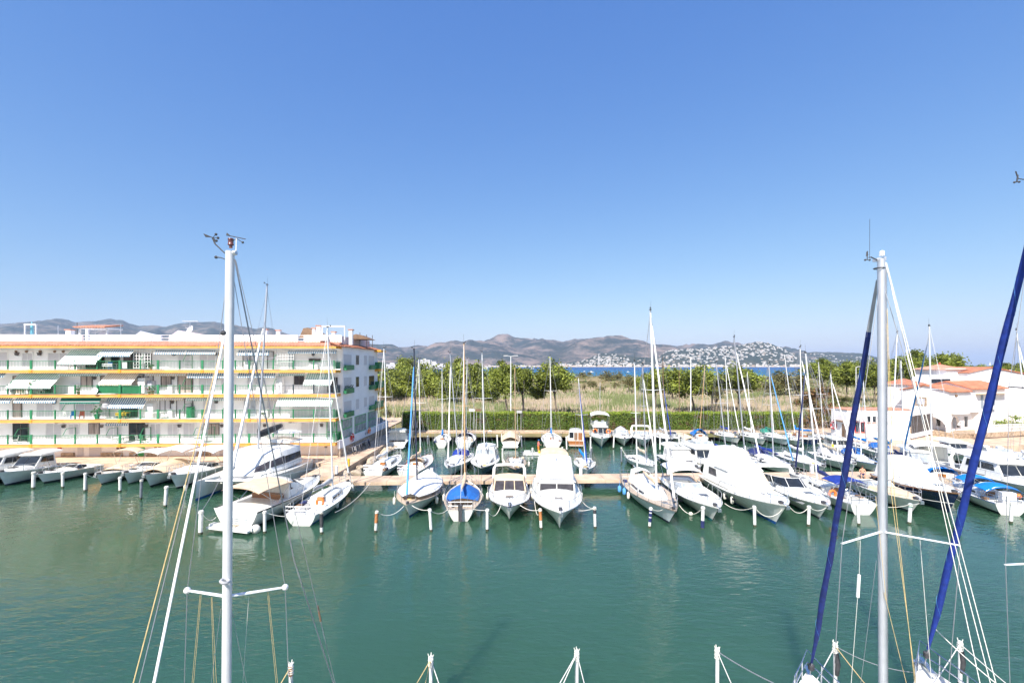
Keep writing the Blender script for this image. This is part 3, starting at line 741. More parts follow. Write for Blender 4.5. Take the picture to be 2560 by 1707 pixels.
# ---- ground storey: doors, arches, plinth of stones, vents
MB().box(ux(311), ux(328), DEP - .06, DEP + .02, QZ, 2.3).build('garage_door', M('green_frame'), bd)
for u0, u1 in ((157,172),(187,217),(522,545)): MB().box(ux(u0), ux(u1), DEP - .06, DEP + .02, QZ, 2.25).build('garage_door', M('shutter'), bd)
for u0, u1 in ((219,272),(292,310),(330,364),(118,150),(462,500),(560,600),(660,720)):
    MB().box(ux(u0), ux(u1), DEP - .22, DEP, QZ, QZ + .46).build('stone_plinth', M('stonewall'), bd)
for u in (260, 270, 277, 357, 367, 800):
    MB().ball((ux(u), DEP - .05, 1.95), .16, 8).build('wall_wreath', M('leather'), bd)
MB().box(ux(107), ux(116), DEP - .1, DEP, 1.7, 2.1).build('meter_box', M('red_paint'), bd); MB().box(ux(466), ux(470), DEP - .1, DEP, 1.7, 2.2).build('meter_box', M('red_paint'), bd)
# ---- right end wall: windows with green flower boxes, glazed shop front, plinth
def es(u): Y = FA.y; return None
def endwin(u0, u1, zc0, zc1, kind):
    def sofu(u):
        lo, hi = 0., 20.
        for _ in range(40):
            mid = (lo+hi)/2; p = mat_of(bd) @ V((ex(mid)+.08, mid, 0))
            if U0 + F*p.x/p.y < u: lo = mid
            else: hi = mid
        return lo
    s0, s1 = sofu(u0), sofu(u1)
    def bx(a, c, z0, z1, d0, d1, m=None, name=None, par=None):
        return MB().prism([(ex(a)+d0, a, z0), (ex(a)+d1, a, z0), (ex(c)+d1, c, z0), (ex(c)+d0, c, z0)], (0,0,z1-z0))
    if kind in 'wd':
        o = bx(s0 - .06, s1 + .06, zc0 - .06, zc1 + .06, .0, .10).build('window', M('frame_white'), bd)
        bx(s0, s1, zc0, zc1, .05, .115).build('shutter' if kind == 'w' else 'pane', M('shutter' if kind == 'w' else 'glass'), o)
        bx(s0 - .12, s1 + .12, zc0 - .14, zc0 - .06, .0, .2).build('sill', M('wall_side'), o)
    if kind == 'g':
        o = bx(s0 - .07, s1 + .07, zc0 - .07, zc1 + .07, .0, .11).build('window', M('green_frame'), bd)
        n = max(2, round((s1-s0)/1.1))
        for k in range(n):
            a, c = lerp(s0, s1, k/n) + .05, lerp(s0, s1, (k+1)/n) - .05
            bx(a, c, zc0, zc0 + 1.0, .06, .125).build('pane', M('plexi'), o); bx(a, c, zc0 + 1.12, zc1, .06, .125).build('pane', M('plexi'), o)
    return s0, s1, bx
for zi, (z0, z1) in enumerate(((12.02,13.35),(9.08,10.45),(6.12,7.45))):
    for u0, u1, kd in ((859,878,'w'),(889.5,897,'d' if zi < 2 else 'w'),(910,917,'w'),(922,935,'d' if zi == 1 else 'w')):
        a, c, bx = endwin(u0, u1, z0 - (.0 if u1 - u0 > 10 else -.05), z1, kd)
        if u1 - u0 > 10:
            o = bx(a - .08, c + .08, z0 - .62, z0 + .02, .10, .46).build('flower_box', M('rail_green'), bd)
            if zi == 1 and u0 < 880:
                l = MB(); rr = random.Random(5)
                for k in range(26):
                    s = rr.uniform(a, c); p = V((ex(s) + .28, s, z0 + rr.uniform(0,.3))); l.plate([p, p + V((.14,.05,.1)), p + V((.1,.16,.14)), p + V((-.05,.1,.05))], .005)
                l.build('flowers', M('leaf_pot'), o)
for u0, u1 in ((855,880),(887,915),(919.5,939)): endwin(u0, u1, 3.0, 5.15, 'g')
b = MB(); b.prism([(ex(.2)+.05, .2, QZ), (ex(.2)+.35, .2, QZ), (ex(20.4)+.35, 20.4, QZ), (ex(20.4)+.05, 20.4, QZ)], (0,0,1.0)); b.build('plinth', M('stonewall'), bd)
b = MB(); b.prism([(ex(.2)+.03, .2, QZ + 1.0), (ex(.2)+.28, .2, QZ + 1.0), (ex(20.4)+.28, 20.4, QZ + 1.0), (ex(20.4)+.03, 20.4, QZ + 1.0)], (0,0,.95)); b.build('plinth', M('wall_side'), bd)
for s in (4.2, 9.3, 10.2): MB().box(ex(s)+.27, ex(s)+.33, s - .2, s + .2, QZ + 1.3, QZ + 1.65).build('vent', M('canvas_grey'), bd)
# rear balconies that stick out beyond the end wall
for z in SL[1:] :
    c = MB(); c.box(ex(15.4) - .5, ex(15.4) + .75, 14.0, 16.6, z - .36, z); c.build('balcony_slab', M('bracket'), bd)
    c = MB(); c.box(ex(15.4) + .68, ex(15.4) + .74, 14.05, 16.55, z, z + 1.0); c.box(ex(15.4) + .05, ex(15.4) + .74, 14.0, 14.06, z, z + 1.0); c.build('railing', M('rail_green'), bd)
b = MB(); b.box(ex(15.4) - .5, ex(15.4) + 1.0, 13.9, 16.8, EV - .15, EV + .12); b.build('fascia', M('bracket'), bd)
# ---- balcony furniture, each a thing
def on_balcony(fi, u, y=.75): return bd.location + Matrix.Rotation(fang, 4, 'Z') @ V((ux(u), y, SL[fi]))
def chair(p, rz, lb, m):
    o = thing('balcony_chair', lb, 'chair', p, rz, 'balcony chairs')
    MB().box(-.22,.22,-.22,.22,.40,.45).build('seat', M(m), o); MB().prism([(-.22,.2,.45),(.22,.2,.45),(.22,.3,.95),(-.22,.3,.95)], (0,.04,0)).build('backrest', M(m), o)
    for x in (-.2,.2):
        for y in (-.2,.2): MB().box(x-.02,x+.02,y-.02,y+.02,0,.4).build('leg', M(m), o)
def table(p, lb, m, cloth=None):
    o = thing('balcony_table', lb, 'table', p, fang, 'balcony tables')
    MB().box(-.6,.6,-.4,.4,.70,.74).build('tabletop', M(cloth or m), o)
    if cloth: MB().box(-.62,.62,-.42,-.41,.42,.72).build('cloth_edge', M(cloth), o)
    for x in (-.5,.5):
        for y in (-.3,.3): MB().box(x-.025,x+.025,y-.025,y+.025,0,.7).build('leg', M(m), o)
for fi, u, m in ((2,60,'frame_dark'),(2,85,'frame_white'),(1,165,'canvas_bright'),(1,186,'red_paint'),(1,222,'frame_white'),(1,150,'frame_white'),(0,330,'frame_white'),(0,345,'rail_green'),(3,262,'canvas_blue'),(3,160,'frame_white'),(1,285,'yellow'),(0,268,'frame_white'),(0,20,'frame_white')):
    chair(on_balcony(fi, u), fang + u*.9, 'small chair on a balcony of the apartment building', m)
for fi, u, m, c in ((0,285,'frame_white','canvas_white'),(2,50,'rail_green',None),(1,290,'rail_green','yellow'),(3,256,'frame_white','canvas_white'),(0,488,'frame_white','canvas_white'),(1,378,'frame_white',None)):
    table(on_balcony(fi, u, .8), 'table set out on a balcony of the apartment building', m, c)
def potplant(p, lb, pm, s=1.0, fl=None):
    o = thing('potted_plant', lb, 'plant', p, 0, 'potted plants on the balconies')
    MB().lathe([(.12*s,0),(.17*s,.32*s),(.19*s,.32*s),(.19*s,.36*s),(.02,.36*s)], n=10).build('pot', M(pm), o)
    l = MB(); rr = random.Random(int(p.x*77) + 3)
    for k in range(60):
        q = V((rr.gauss(0,.15), rr.gauss(0,.15), .45 + abs(rr.gauss(.1,.16))))*s; a = V((rr.uniform(-1,1), rr.uniform(-1,1), rr.uniform(-.4,1)))*.11*s; c = V((a.y, -a.x, rr.uniform(-.05,.05)))*.6
        l.add([q-a, q+c, q+a, q-c], [(0,1,2,3)], rr.randrange(2))
    l.build('foliage', [M('leaf_pot'), M(fl or 'leaf_pot')], o)
for fi, u, pm, s, fl in ((2,24,'canvas_grey',1.5,None),(2,71,'canvas_grey',1.9,'bracket'),(2,186,'leather',1,None),(2,370,'leather',1.2,None),(2,362,'leather',1,'red_paint'),(3,366,'leather',.9,None),(1,652,'frame_white',1.0,None),(3,187,'frame_white',1.3,'red_paint'),(1,232,'rail_green',1.7,None)):
    potplant(on_balcony(fi, u, .35), 'potted plant behind a balcony railing of the apartment building', pm, s, fl)
for fi, u, z in ((2,238,.45),):
    dish(0, 0, 0, .36, (.1,-1,.25)).build('satellite_dish', M('wall_side'), bd).location = (ux(u), -.25, SL[fi] + z)
o = thing('balcony_parasol', 'closed patterned parasol on the third balcony under the blue awning', 'parasol', on_balcony(1, 247, .9))
MB().tube([(0,0,0),(0,0,2.1)], .025, 6).build('pole', M('frame_white'), o); MB().lathe([(.03,2.15),(.5,1.75),(.52,1.3),(.1,1.05)], n=10).build('canopy', M('canvas_grey'), o)
o = thing('roof_parasol', 'folded turquoise parasol on the roof terrace at the left', 'parasol', bd.location + Matrix.Rotation(fang, 4, 'Z') @ V((ux(14), 3.0, EV + .55)))
MB().tube([(0,0,0),(0,0,2.6)], .03, 6).build('pole', M('frame_white'), o); MB().lathe([(.03,2.65),(.13,2.0),(.17,1.2),(.08,1.0)], n=10).build('canopy', mat('canvas_turquoise', (.22,.55,.62), .8, var=.1), o)
# ================================================================ MARINA OFFICE (right of the basin)
oy = 67.5
oP = lambda u: (u - U0)*oy/F
x0, x1 = oP(2118), oP(2275)
of = thing('marina_office', 'low white marina office with flat roof and grey lettering', 'office', (x0, oy, QZ), 0)
wd = x1 - x0; hh = 4.4
b = MB(); b.box(0, wd, 0, 3.4, 0, hh); b.build('wall', M('wall_white'), of)
b = MB(); b.box(.25, 1.7, -.5, -.003, 3.0, hh - .25); b.build('bay_box', M('wall_white'), of)
b = MB(); b.box(-.1, wd + .1, -.1, 3.5, hh, hh + .14); b.build('coping', M('tile'), of)
b = MB(); b.box(-.5, -.003, .5, 2.3, 2.6, 2.74); b.build('canopy', M('leather'), of)
b = MB(); b.box(-.06, -.003, .25, 1.0, 0, 2.3); b.build('door', M('leather'), of)
for a, c, z0, z1 in ((1.2,1.75,1.2,2.6),(2.0,2.5,1.2,2.6),(2.95,3.4,2.65,3.5),(3.75,4.2,2.65,3.5)):
    o = MB().box(a - .07, c + .07, -.06, -.002, z0 - .07, z1 + .07).build('window', M('red_paint' if z0 < 2 else 'frame_white'), of)
    MB().box(a, c, -.075, -.02, z0, z1).build('pane', M('glass'), o); MB().box(a - .1, c + .1, -.12, -.001, z0 - .16, z0 - .07).build('sill', M('tile'), o)
def text(s, par, loc, rot, size, m, name='lettering', ext=.01):
    cu = bpy.data.curves.new(name, 'FONT'); cu.body = s; cu.size = size; cu.extrude = ext; cu.align_x = 'LEFT'
    cu.materials.append(M(m)); tmp = bpy.data.objects.new(name, cu); COL.objects.link(tmp)
    bpy.context.view_layer.update()
    me = bpy.data.meshes.new_from_object(tmp.evaluated_get(bpy.context.evaluated_depsgraph_get()))
    bpy.data.objects.remove(tmp); o = bpy.data.objects.new(name, me); COL.objects.link(o)
    o.parent = par; o.location = loc; o.rotation_euler = rot; return o
text('PUER', of, (2.95, -.015, 1.95), (R(90),0,0), .56, 'shutter_grey'); text('MARO', of, (2.95, -.015, 1.42), (R(90),0,0), .56, 'shutter_grey')
MB().box(2.9, 5.6, -.03, -.002, 1.24, 1.30).build('trim_line', M('canvas_grey'), of)
MB().tube([(2.72,-.12,0),(2.72,-.12,2.4),(1.9,-.12,3.6)], .05, 6).build('downpipe', M('shutter_grey'), of)
def lifebuoy(p, rz, lb, m='red_paint', s=.36, tilt=0):
    o = thing('lifebuoy', lb, 'lifebuoy', p, rz)
    MB().torus((0,0,0), s, s*.28, (0,1,tilt), 18, 8).build('ring', M(m), o)
    for k in range(4):
        a = math.pi/4 + k*math.pi/2; c = V((s*math.cos(a), 0, s*math.sin(a)))
        MB().ball(c, s*.32, 8).build('band', M('canvas_white'), o) if s > .33 else None
    return o
lifebuoy((x0 - .14, oy + 2.7, QZ + 1.8), R(90), 'red lifebuoy on the side wall of the white marina office', s=.5)
# iron gate and fence right of the office
def fence(name, lb, p0, p1, h, m, base=None, cat='fence', step=.16):
    o = thing(name, lb, cat, p0); d = p1 - p0; n = int(d.length/step); q = MB()
    for k in range(n+1): c = d*(k/n); q.box(c.x-.018, c.x+.018, c.y-.018, c.y+.018, c.z, c.z + h)
    q.build('bars', M(m), o); r = MB()
    for z in (.12, h*.55, h - .08): r.tube([V((0,0,z)), d + V((0,0,z))], .03, 4)
    r.build('rail', M(m), o)
    if base:
        c = V((-d.y, d.x, 0)).normalized()*.12
        MB().prism([-c - V((0,0,.6)), d - c - V((0,0,.6)), d + c - V((0,0,.6)), c - V((0,0,.6))], (0,0,.62)).build('base_wall', M(base), o)
    return o
fence('iron_gate', 'dark iron gate between the marina office and the white house', V((oP(2285), oy + .4, QZ + .8)), V((66.5, 72.0, QZ + .9)), 2.6, 'frame_dark', 'wall_white', 'gate')
fence('iron_fence', 'pale railing fence in front of the white house terrace', V((69, 67.8, QZ + .9)), V((82, 71.2, QZ + .9)), 1.2, 'frame_white', 'stonewall')
fence('garden_fence', 'dark garden railing below the shrub by the white house', V((82.4, 71.2, QZ + .9)), V((97, 72.5, QZ + .9)), 1.3, 'frame_dark', 'stonewall')
# ================================================================ WHITE HOUSE with tiled roofs
hB = V((67.2, 70.0, 0)); hang = math.atan2(.31, .95)
hs_ = thing('house', 'white house with orange tiled roofs, arched ground floor and balustrade balcony', 'house', hB, hang)
b = MB(); b.prism([(-45,-1.6,QZ),(14.5,-1.6,QZ),(14.5,7,QZ),(-.5,7,QZ)][1:] + [(-.5,-1.6,QZ)], (0,0,.75)); b.build('terrace', M('stonewall'), hs_)
T = QZ + .75
def arch(x0, x1, y0, y1, zb, zs, zt, n=10):
    """wall piece x0..x1 with an arched opening between (in the x-z plane), y0..y1 thick"""
    mb = MB(); pts = [(x0, y0, zs)]
    for k in range(n+1):
        a = math.pi*(1 - k/n); pts.append(((x0+x1)/2 + (x1-x0)/2*math.cos(a), y0, zs + (zt-zs)*.75*math.sin(a)))
    pts += [(x1, y0, zt), (x0, y0, zt)]
    for k in range(n):
        p, q = pts[1+k], pts[2+k]
        mb.add([p, q, (q[0], y0, zt), (p[0], y0, zt), (p[0], y1, p[2]), (q[0], y1, q[2]), (q[0], y1, zt), (p[0], y1, zt)], [(0,1,2,3),(7,6,5,4),(0,4,5,1),(3,2,6,7)])
    return mb
EZ, RZ = 8.0, 8.75
# upper storey block (gable towards local -x), lower storey recessed behind an arch
b = MB(); b.prism([(0,0,4.6),(0,6.3,4.6),(0,6.3,EZ),(0,3.15,RZ),(0,0,EZ)], (5.2,0,0)); b.prism([(5.2,0,4.6),(5.2,6.3,4.6),(5.2,6.3,EZ+.3),(5.2,3.15,RZ+.5),(5.2,0,EZ+.3)], (8.8,0,0))
b.box(2.0, 14, 1.0, 6.3, T, 4.6); b.box(7.5, 14, .0, 1.0, T, 4.6); b.box(.0, .35, .0, .4, T, 4.6); b.box(0,.3,5.9,6.3,T,4.6); b.build('wall', M('wall_white'), hs_)
a_ = arch(-6.0, -.4, 0, .3, T, 2.3, 4.61); a_.v = [(y, -x, z) for x, y, z in a_.v]; a_.f = [f[::-1] for f in a_.f]; a_.build('arch', M('wall_white'), hs_)
arch(.4, 2.6, 0, .3, T, 2.6, 4.61).build('arch', M('wall_white'), hs_)
def roof_slope(x0, x1, y0, z0, y1, z1):
    n = int((x1-x0)/.3*4); up = [[V((lerp(x0,x1,i/n), y, z + .045*math.sin(2*math.pi*i/4))) for i in range(n+1)] for y, z in ((y0,z0),(y1,z1))]
    mb = MB(); mb.loft(up, closed=False); mb.loft([[p - V((0,0,.14)) for p in r] for r in up[::-1]], closed=False); mb.loft([[p - V((0,0,.14)) for p in up[0]], up[0]], closed=False)
    for i in (0, -1): mb.add([up[0][i], up[1][i], up[1][i]-V((0,0,.14)), up[0][i]-V((0,0,.14))], [(0,1,2,3) if i else (3,2,1,0)])
    return mb
for x0, x1, dz in ((-.25, 5.0, 0), (5.0, 14.3, .34)):
    roof_slope(x0, x1, -.4, EZ + dz, 3.15, RZ + dz*1.5 + .16).build('roof', M('tile_orange'), hs_, sharp=80)
    m_ = roof_slope(x0, x1, 6.7, EZ + dz, 3.15, RZ + dz*1.5 + .16); m_.f = [f[::-1] for f in m_.f]; m_.build('roof', M('tile_orange'), hs_, sharp=80)
b = MB(); b.box(.4, 3.2, -.9, .0, 4.55, 4.72); b.build('balcony_slab', M('wall_white'), hs_)
b = MB(); b.box(.4, 3.2, -.9, -.78, 5.5, 5.6)
for k in range(12): b.lathe([(.05,4.72),(.085,4.9),(.04,5.2),(.06,5.5)], (.5 + k*.235, -.84, 0), 6)
b.build('balustrade', M('wall_white'), hs_)
for a, c, z0, z1, y, m in ((3.6,4.3,2.2,3.7,.98,'glass'),(7.6,8.2,5.2,7.3,-.02,'plexi'),(10.6,11.2,5.2,7.3,-.02,'plexi'),(5.5,6.3,2.2,3.8,.98,'glass')):
    o = MB().box(a-.08, c+.08, y-.06, y+.03, z0-.08, z1+.08).build('window', M('frame_white'), hs_); MB().box(a, c, y-.075, y, z0, z1).build('pane', M(m), o)
o = MB().box(2.55,3.35,.9,1.02,T,4.0).build('door', M('frame_white'), hs_); MB().box(2.6,2.92,.88,.95,T+.4,3.8).build('pane', M('plexi'), o); MB().box(2.98,3.3,.88,.95,T+.4,3.8).build('pane', M('plexi'), o)
arch(2.3, 3.6, .84, .98, T, 3.6, 4.55).build('stone_arch', M('stonewall'), hs_)
o = MB().box(-.06,.03,2.9,4.5,5.5,6.9).build('window', M('stonewall'), hs_); MB().box(-.1,-.02,3.15,4.25,5.7,6.65).build('pane', M('shutter_grey'), o)
for y0, y1, z0, z1 in ((.9,1.6,2.3,3.6),(2.2,2.7,2.3,3.4)): MB().box(1.94,2.02,y0,y1,z0,z1).build('window', M('glass'), hs_)
for y0 in (4.2,): 
    o = MB().box(1.9,2.02,y0,y0+1.5,2.0,4.2).build('window', M('frame_white'), hs_); MB().box(1.88,1.96,y0+.1,y0+1.4,3.3,4.0).build('pane', M('navy'), o); MB().box(1.88,1.96,y0+.1,y0+1.4,2.1,2.7).build('pane', M('navy'), o)
for x in (8.6, 10.2): MB().box(x,x+.75,-.4,-.02,5.0,5.55).build('air_conditioner', M('frame_white'), hs_)
MB().ball((1.55,-.1,7.3), .2, 7).build('wall_lantern', M('leather'), hs_)
MB().box(6.3,14,-.8,-.05,7.45,7.55).build('awning', M('canvas_beige'), hs_)
# little turret wing with pyramid roof left behind the gable
t_ = thing('turret', 'small white turret with red pyramid roof behind the house gable', 'tower', hB + Matrix.Rotation(hang,4,'Z') @ V((4.6, 9.0, 0)), hang)
MB().box(-2.3,2.3,-2.2,2.2,QZ,8.75).build('wall', M('wall_white'), t_); MB().loft([[(-2.6,-2.5,8.7),(2.6,-2.5,8.7),(2.6,2.5,8.7),(-2.6,2.5,8.7)],[(-.05,-.05,9.7),(.05,-.05,9.7),(.05,.05,9.7),(-.05,.05,9.7)]]).build('roof', M('tile_orange'), t_)
# big villa behind
vB = AT(2396, 1085, 84); vB.z = 0
vi = thing('villa', 'tall white villa with low gable and terracotta roof behind the house', 'house', vB, R(10))
zz = lambda v: H - (v - V0)*84/F
b = MB(); b.prism([(2.2,0,QZ),(16,0,QZ),(16,0,zz(938)),(7.4,0,zz(920)),(2.2,0,zz(933))], (0,9,0)); b.box(-.8,3.8,1.5,7,QZ,zz(921)); b.build('wall', M('wall_side'), vi)
b = MB(); b.prism([(7.4,-.3,zz(919)),(16.4,-.3,zz(937)),(16.4,-.3,zz(935.5)),(7.4,-.3,zz(917))], (0,9.6,0)); b.prism([(7.4,-.3,zz(919)),(7.4,-.3,zz(917)),(1.9,-.3,zz(931)),(1.9,-.3,zz(932.5))], (0,9.6,0)); b.build('roof', M('tile_orange'), vi)
MB().loft([[(-1.3,1.1,zz(924)),(4.2,1.1,zz(924)),(4.2,7.5,zz(924)),(-1.3,7.5,zz(924))],[(1.4,4.2,zz(910)),(1.5,4.2,zz(910)),(1.5,4.3,zz(910)),(1.4,4.3,zz(910))]]).build('roof', M('tile'), vi)
MB().ball((1.45,4.25,zz(908.5)), .18, 7).build('finial', M('red_paint'), vi)
b = MB(); b.box(-6.5,-.9,.5,3,QZ,zz(942)); b.build('annex', M('wall_white'), vi); MB().box(-5.4,-1.2,.42,.52,zz(957),zz(947)).build('window', M('glass'), vi)
MB().box(9,16,-2.4,-.0,QZ,zz(996)).build('garage', M('wall_white'), vi)
MB().box(14.8,15.6,2,2.8,zz(940),zz(925)).build('chimney', M('wall_side'), vi)
# ================================================================ PLANTS
mat('leaf_light', (.30,.345,.055), .6, var=.3, scale=1.5, trans=.3)
mat('leaf_mid', (.19,.225,.042), .6, var=.3, scale=1.5, trans=.3)
mat('leaf_dark', (.085,.11,.025), .65, var=.3, scale=1.5, trans=.2)
mat('leaf_olive', (.19,.16,.055), .7, var=.3, scale=1.5, trans=.2)
mat('leaf_rust', (.26,.13,.055), .7, var=.3, scale=2, trans=.2)
mat('leaf_scrub', (.13,.125,.045), .8, var=.3, scale=1)
mat('bark', (.19,.155,.115), .9, var=.3, scale=5, bump=.4, bscale=12)
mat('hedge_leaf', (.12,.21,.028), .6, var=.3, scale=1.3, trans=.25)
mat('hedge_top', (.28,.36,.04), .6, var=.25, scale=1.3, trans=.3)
mat('hedge_brown', (.16,.10,.055), .8, var=.3, scale=1.3)
mat('reed_beige', (.41,.33,.22), .85, var=.18, scale=.4)
mat('reed_pink', (.40,.32,.26), .85, var=.18, scale=.4)
mat('reed_green', (.165,.195,.075), .8, var=.25, scale=.4)
def leaf(mb, rr, p, s, mi):
    a = V((rr.gauss(0,1), rr.gauss(0,1), rr.gauss(0,.7))).normalized()*s
    c = a.cross(V((rr.gauss(0,1), rr.gauss(0,1), rr.gauss(0,1)))).normalized()*s*.62
    mb.add([p - a, p + c*.9, p + a, p - c], [(0,1,2,3)], mi)
def crown_mesh(seed, nclump, nleaf, ls, mats, sig=.15, flat=1.0):
    rr = random.Random(seed); mb = MB(); k = 0
    lobes = [V((rr.gauss(0,1), rr.gauss(0,1), rr.gauss(0,.8))).normalized()*rr.uniform(.25,.62) for _ in range(6)]
    while k < nclump:
        d = V((rr.gauss(0,1), rr.gauss(0,1), rr.gauss(0,1))).normalized()
        rad = rr.uniform(.25, 1)**.5*rr.uniform(.78, 1.08)
        c = d*rad if rr.random() < .4 else rr.choice(lobes) + d*rr.uniform(.2,.48)
        if c.z < -.6 and rr.random() < .5: continue
        k += 1
        tone = rr.random(); s = sig*rr.uniform(.7, 1.35)
        for q in range(nleaf):
            p = c + V((rr.gauss(0,s), rr.gauss(0,s), rr.gauss(0,s*.75)))
            r = rr.random()*.45 + tone*.55
            leaf(mb, rr, V((p.x, p.y, p.z*flat)), ls*rr.uniform(.6,1.3), 0 if r < .38 else 1 if r < .72 else 2)
    me_o = mb.build('crown', mats)
    return me_o
LM = [M('leaf_mid'), M('leaf_light'), M('leaf_dark')]
crowns = [crown_mesh(s, 84, 95, .066, LM) for s in (1,2,3,4)]
bushes = [crown_mesh(20+s, 26, 44, .085, [M('leaf_scrub'), M('leaf_olive'), M('leaf_dark')], .17) for s in range(3)]
rusty = [crown_mesh(30+s, 28, 60, .075, [M('leaf_olive'), M('leaf_rust'), M('leaf_dark')], .17) for s in range(2)]
greens = [crown_mesh(40+s, 26, 60, .07, [M('hedge_leaf'), M('hedge_top'), M('leaf_mid')], .17) for s in range(1)]
used = set()
def crown_for(lst, i, par, loc, sc_):
    src = lst[i % len(lst)]
    if src.name in used:
        o = src.copy(); COL.objects.link(o)
    else:
        o = src; used.add(src.name)
    o.parent = par; o.location = loc; o.scale = sc_; o.rotation_euler = (0, 0, (i*2.399) % 6.28)
    return o
rt = random.Random(77)
def tree(u, vt, vb, w, Y, label, i, gz=.75, trunk=True, lst=None, utr=None, name='broadleaf_tree', cat='tree', group='trees beyond the hedge', depth=.85):
    lst = lst or crowns
    top, bot = AT(u, vt, Y), AT(u, vb, Y)
    c = (top + bot)/2; rx = w/2*Y/F; rz = (top.z - bot.z)/2
    bx = AT(utr, vb, Y).x if utr else c.x + rt.uniform(-.2,.2)*rx*.3
    o = thing(name, label, cat, (bx, Y, gz), 0, group)
    crown_for(lst, i, o, (c.x - bx, 0, c.z - gz), (rx*1.15, rx*depth*1.18, rz*1.10))
    if trunk:
        t = MB(); hh = c.z - gz
        t.tube([(0,0,-.3),(.05,.03,hh*.35),((c.x-bx)*.5,0,hh*.7),((c.x-bx),0,hh + rz*.3)], [.24,.2,.15,.07], 7)
        for k in range(6):
            a = k*1.05 + i; e = V((math.cos(a)*rx*.62, math.sin(a)*rx*.55, rz*.28*(1 + k % 2)))
            t.tube([((c.x-bx)*.4,0,hh*.62 + .1*k), V(((c.x-bx)*.7,0,hh*.8)) + e*.5, V((c.x-bx,0,hh)) + e], [.1,.07,.03], 5)
        t.build('trunk', M('bark'), o)
    return o
TL = [(952,915,1000,66,128,'tree closest to the end of the apartment building'),(985,925,1000,84,140,'bushy tree second from the apartment building, behind the masts'),
      (1014,893,965,60,150,'taller tree poking above its neighbours right of the apartment building'),(1040,905,1004,84,138,'dense tree under the white far blocks'),
      (1088,920,1006,86,134,'broad low tree in the left tree row under the tall white block'),(1142,900,1000,74,134,'tall full tree just left of the tallest central mast'),
      (1186,906,1004,80,132,'round tree at the right end of the left tree row')]
for i, (u, vt, vb, w, Y, lb) in enumerate(TL): tree(u, vt, vb, w, Y, lb, i)
tree(1120, 945, 1010, 60, 120, 'low bushy tree in front of the left tree row', 3, trunk=False)
tree(1224, 950, 1006, 60, 118, 'low green clump below the double headed lamp post', 2, trunk=False)
tree(1258, 906, 990, 80, 88, 'round tree beside the double headed lamp post', 1, utr=1266)
tree(1303, 918, 985, 62, 90, 'slimmer dark trunked tree right of the lamp post', 2, utr=1308)
tree(1382, 903, 992, 92, 90, 'large round tree standing alone before the blue sea', 0, utr=1389)
tree(1345, 962, 998, 42, 94, 'low leafy clump at the foot of the lone round tree', 3, trunk=False)
tree(1720, 912, 992, 112, 90, 'wide yellowish tree behind the white lamp post', 3, utr=1735)
tree(1780, 938, 985, 56, 96, 'small yellow green tree between two larger ones before the sea', 1)
tree(1790, 965, 1003, 40, 88, 'small dark tree with bare trunk below the yellowish trees', 2, lst=bushes)
tree(1846, 912, 988, 106, 92, 'spreading tree in the middle of the right shore view', 0, utr=1846)
tree(1640, 921, 985, 60, 105, 'thin airy tree behind the tall grey mast', 2)
tree(1612, 936, 985, 46, 120, 'round low tree left of the thin airy tree', 1, lst=crowns)
tree(1572, 938, 978, 34, 170, 'small dark green pine on the dune', 2, lst=bushes)
tree(1680, 945, 985, 60, 130, 'low tree between the airy tree and the wide yellowish tree', 3)
tree(1950, 930, 985, 74, 150, 'dark evergreen mound left of the navy furled sail', 0, lst=bushes, depth=1)
tree(1995, 932, 990, 60, 150, 'brownish evergreen mound behind the navy furled sail', 1, lst=bushes, depth=1)
tree(1925, 945, 990, 50, 140, 'low scrubby tree at the left edge of the evergreen mounds', 2, lst=bushes, depth=1)
tree(2056, 899, 955, 72, 128, 'yellow green tree above the palm', 1)
tree(2118, 903, 968, 72, 126, 'yellow green tree right of the palm and left of the big mast', 2)
tree(2186, 902, 982, 66, 120, 'full tree behind the big aluminium mast', 0, utr=2186)
tree(2236, 896, 980, 62, 122, 'tall tree right of the big aluminium mast', 3)
tree(2288, 880, 958, 84, 120, 'tallest tree rising above the white house', 1)
tree(2354, 884, 955, 78, 120, 'dark dense tree right of the tallest tree', 2)
tree(2402, 908, 950, 50, 130, 'low tree top just left of the pyramid roof', 0)
tree(2440, 910, 945, 40, 140, 'low tree top just right of the pyramid roof', 3)
tree(2512, 909, 940, 56, 150, 'tree top behind the villa roof', 1)
tree(2552, 907, 940, 50, 150, 'tree top at the right edge behind the villa', 2)
# shrubs by the office and the house
for u, vt, vb, w, Y, lb, lst, i in ((2060,1000,1072,60,82,'rusty flowering shrub left of the marina office',rusty,0),(2030,1030,1078,46,80,'dark shrub at the right end of the hedge',rusty,1),(2090,1025,1075,50,80,'dark green shrub against the office wall',bushes,1),(2052,965,1010,80,100,'olive thicket below the palm',rusty,1),(2015,985,1030,50,105,'pale dry thicket left of the palm',rusty,0),(2110,1012,1040,50,84,'olive shrub behind the marina office',bushes,2)):
    tree(u, vt, vb, w, Y, lb, i, .9, False, lst, None, 'shrub', 'shrub', 'shrubs around the office', 1)
tree(2530, 1038, 1088, 76, 73.5, 'yellow green shrub behind the garden railing by the house', 0, 1.7, False, greens, None, 'shrub', 'shrub', 'shrubs around the office', .7)
tree(2178, 1014, 1030, 40, 92, 'bright green shrub on the office roof line', 0, .9, False, greens, None, 'shrub', 'shrub', 'shrubs around the office', 1)
tree(2256, 1024, 1042, 20, 76, 'small green bush by the iron gate', 0, .9, False, greens, None, 'shrub', 'shrub', 'shrubs around the office', 1)
tree(968, 1020, 1045, 26, 88, 'dark round bush past the end of the apartment building', 1, .9, False, bushes, None, 'shrub', 'shrub', 'shrubs around the office', 1)
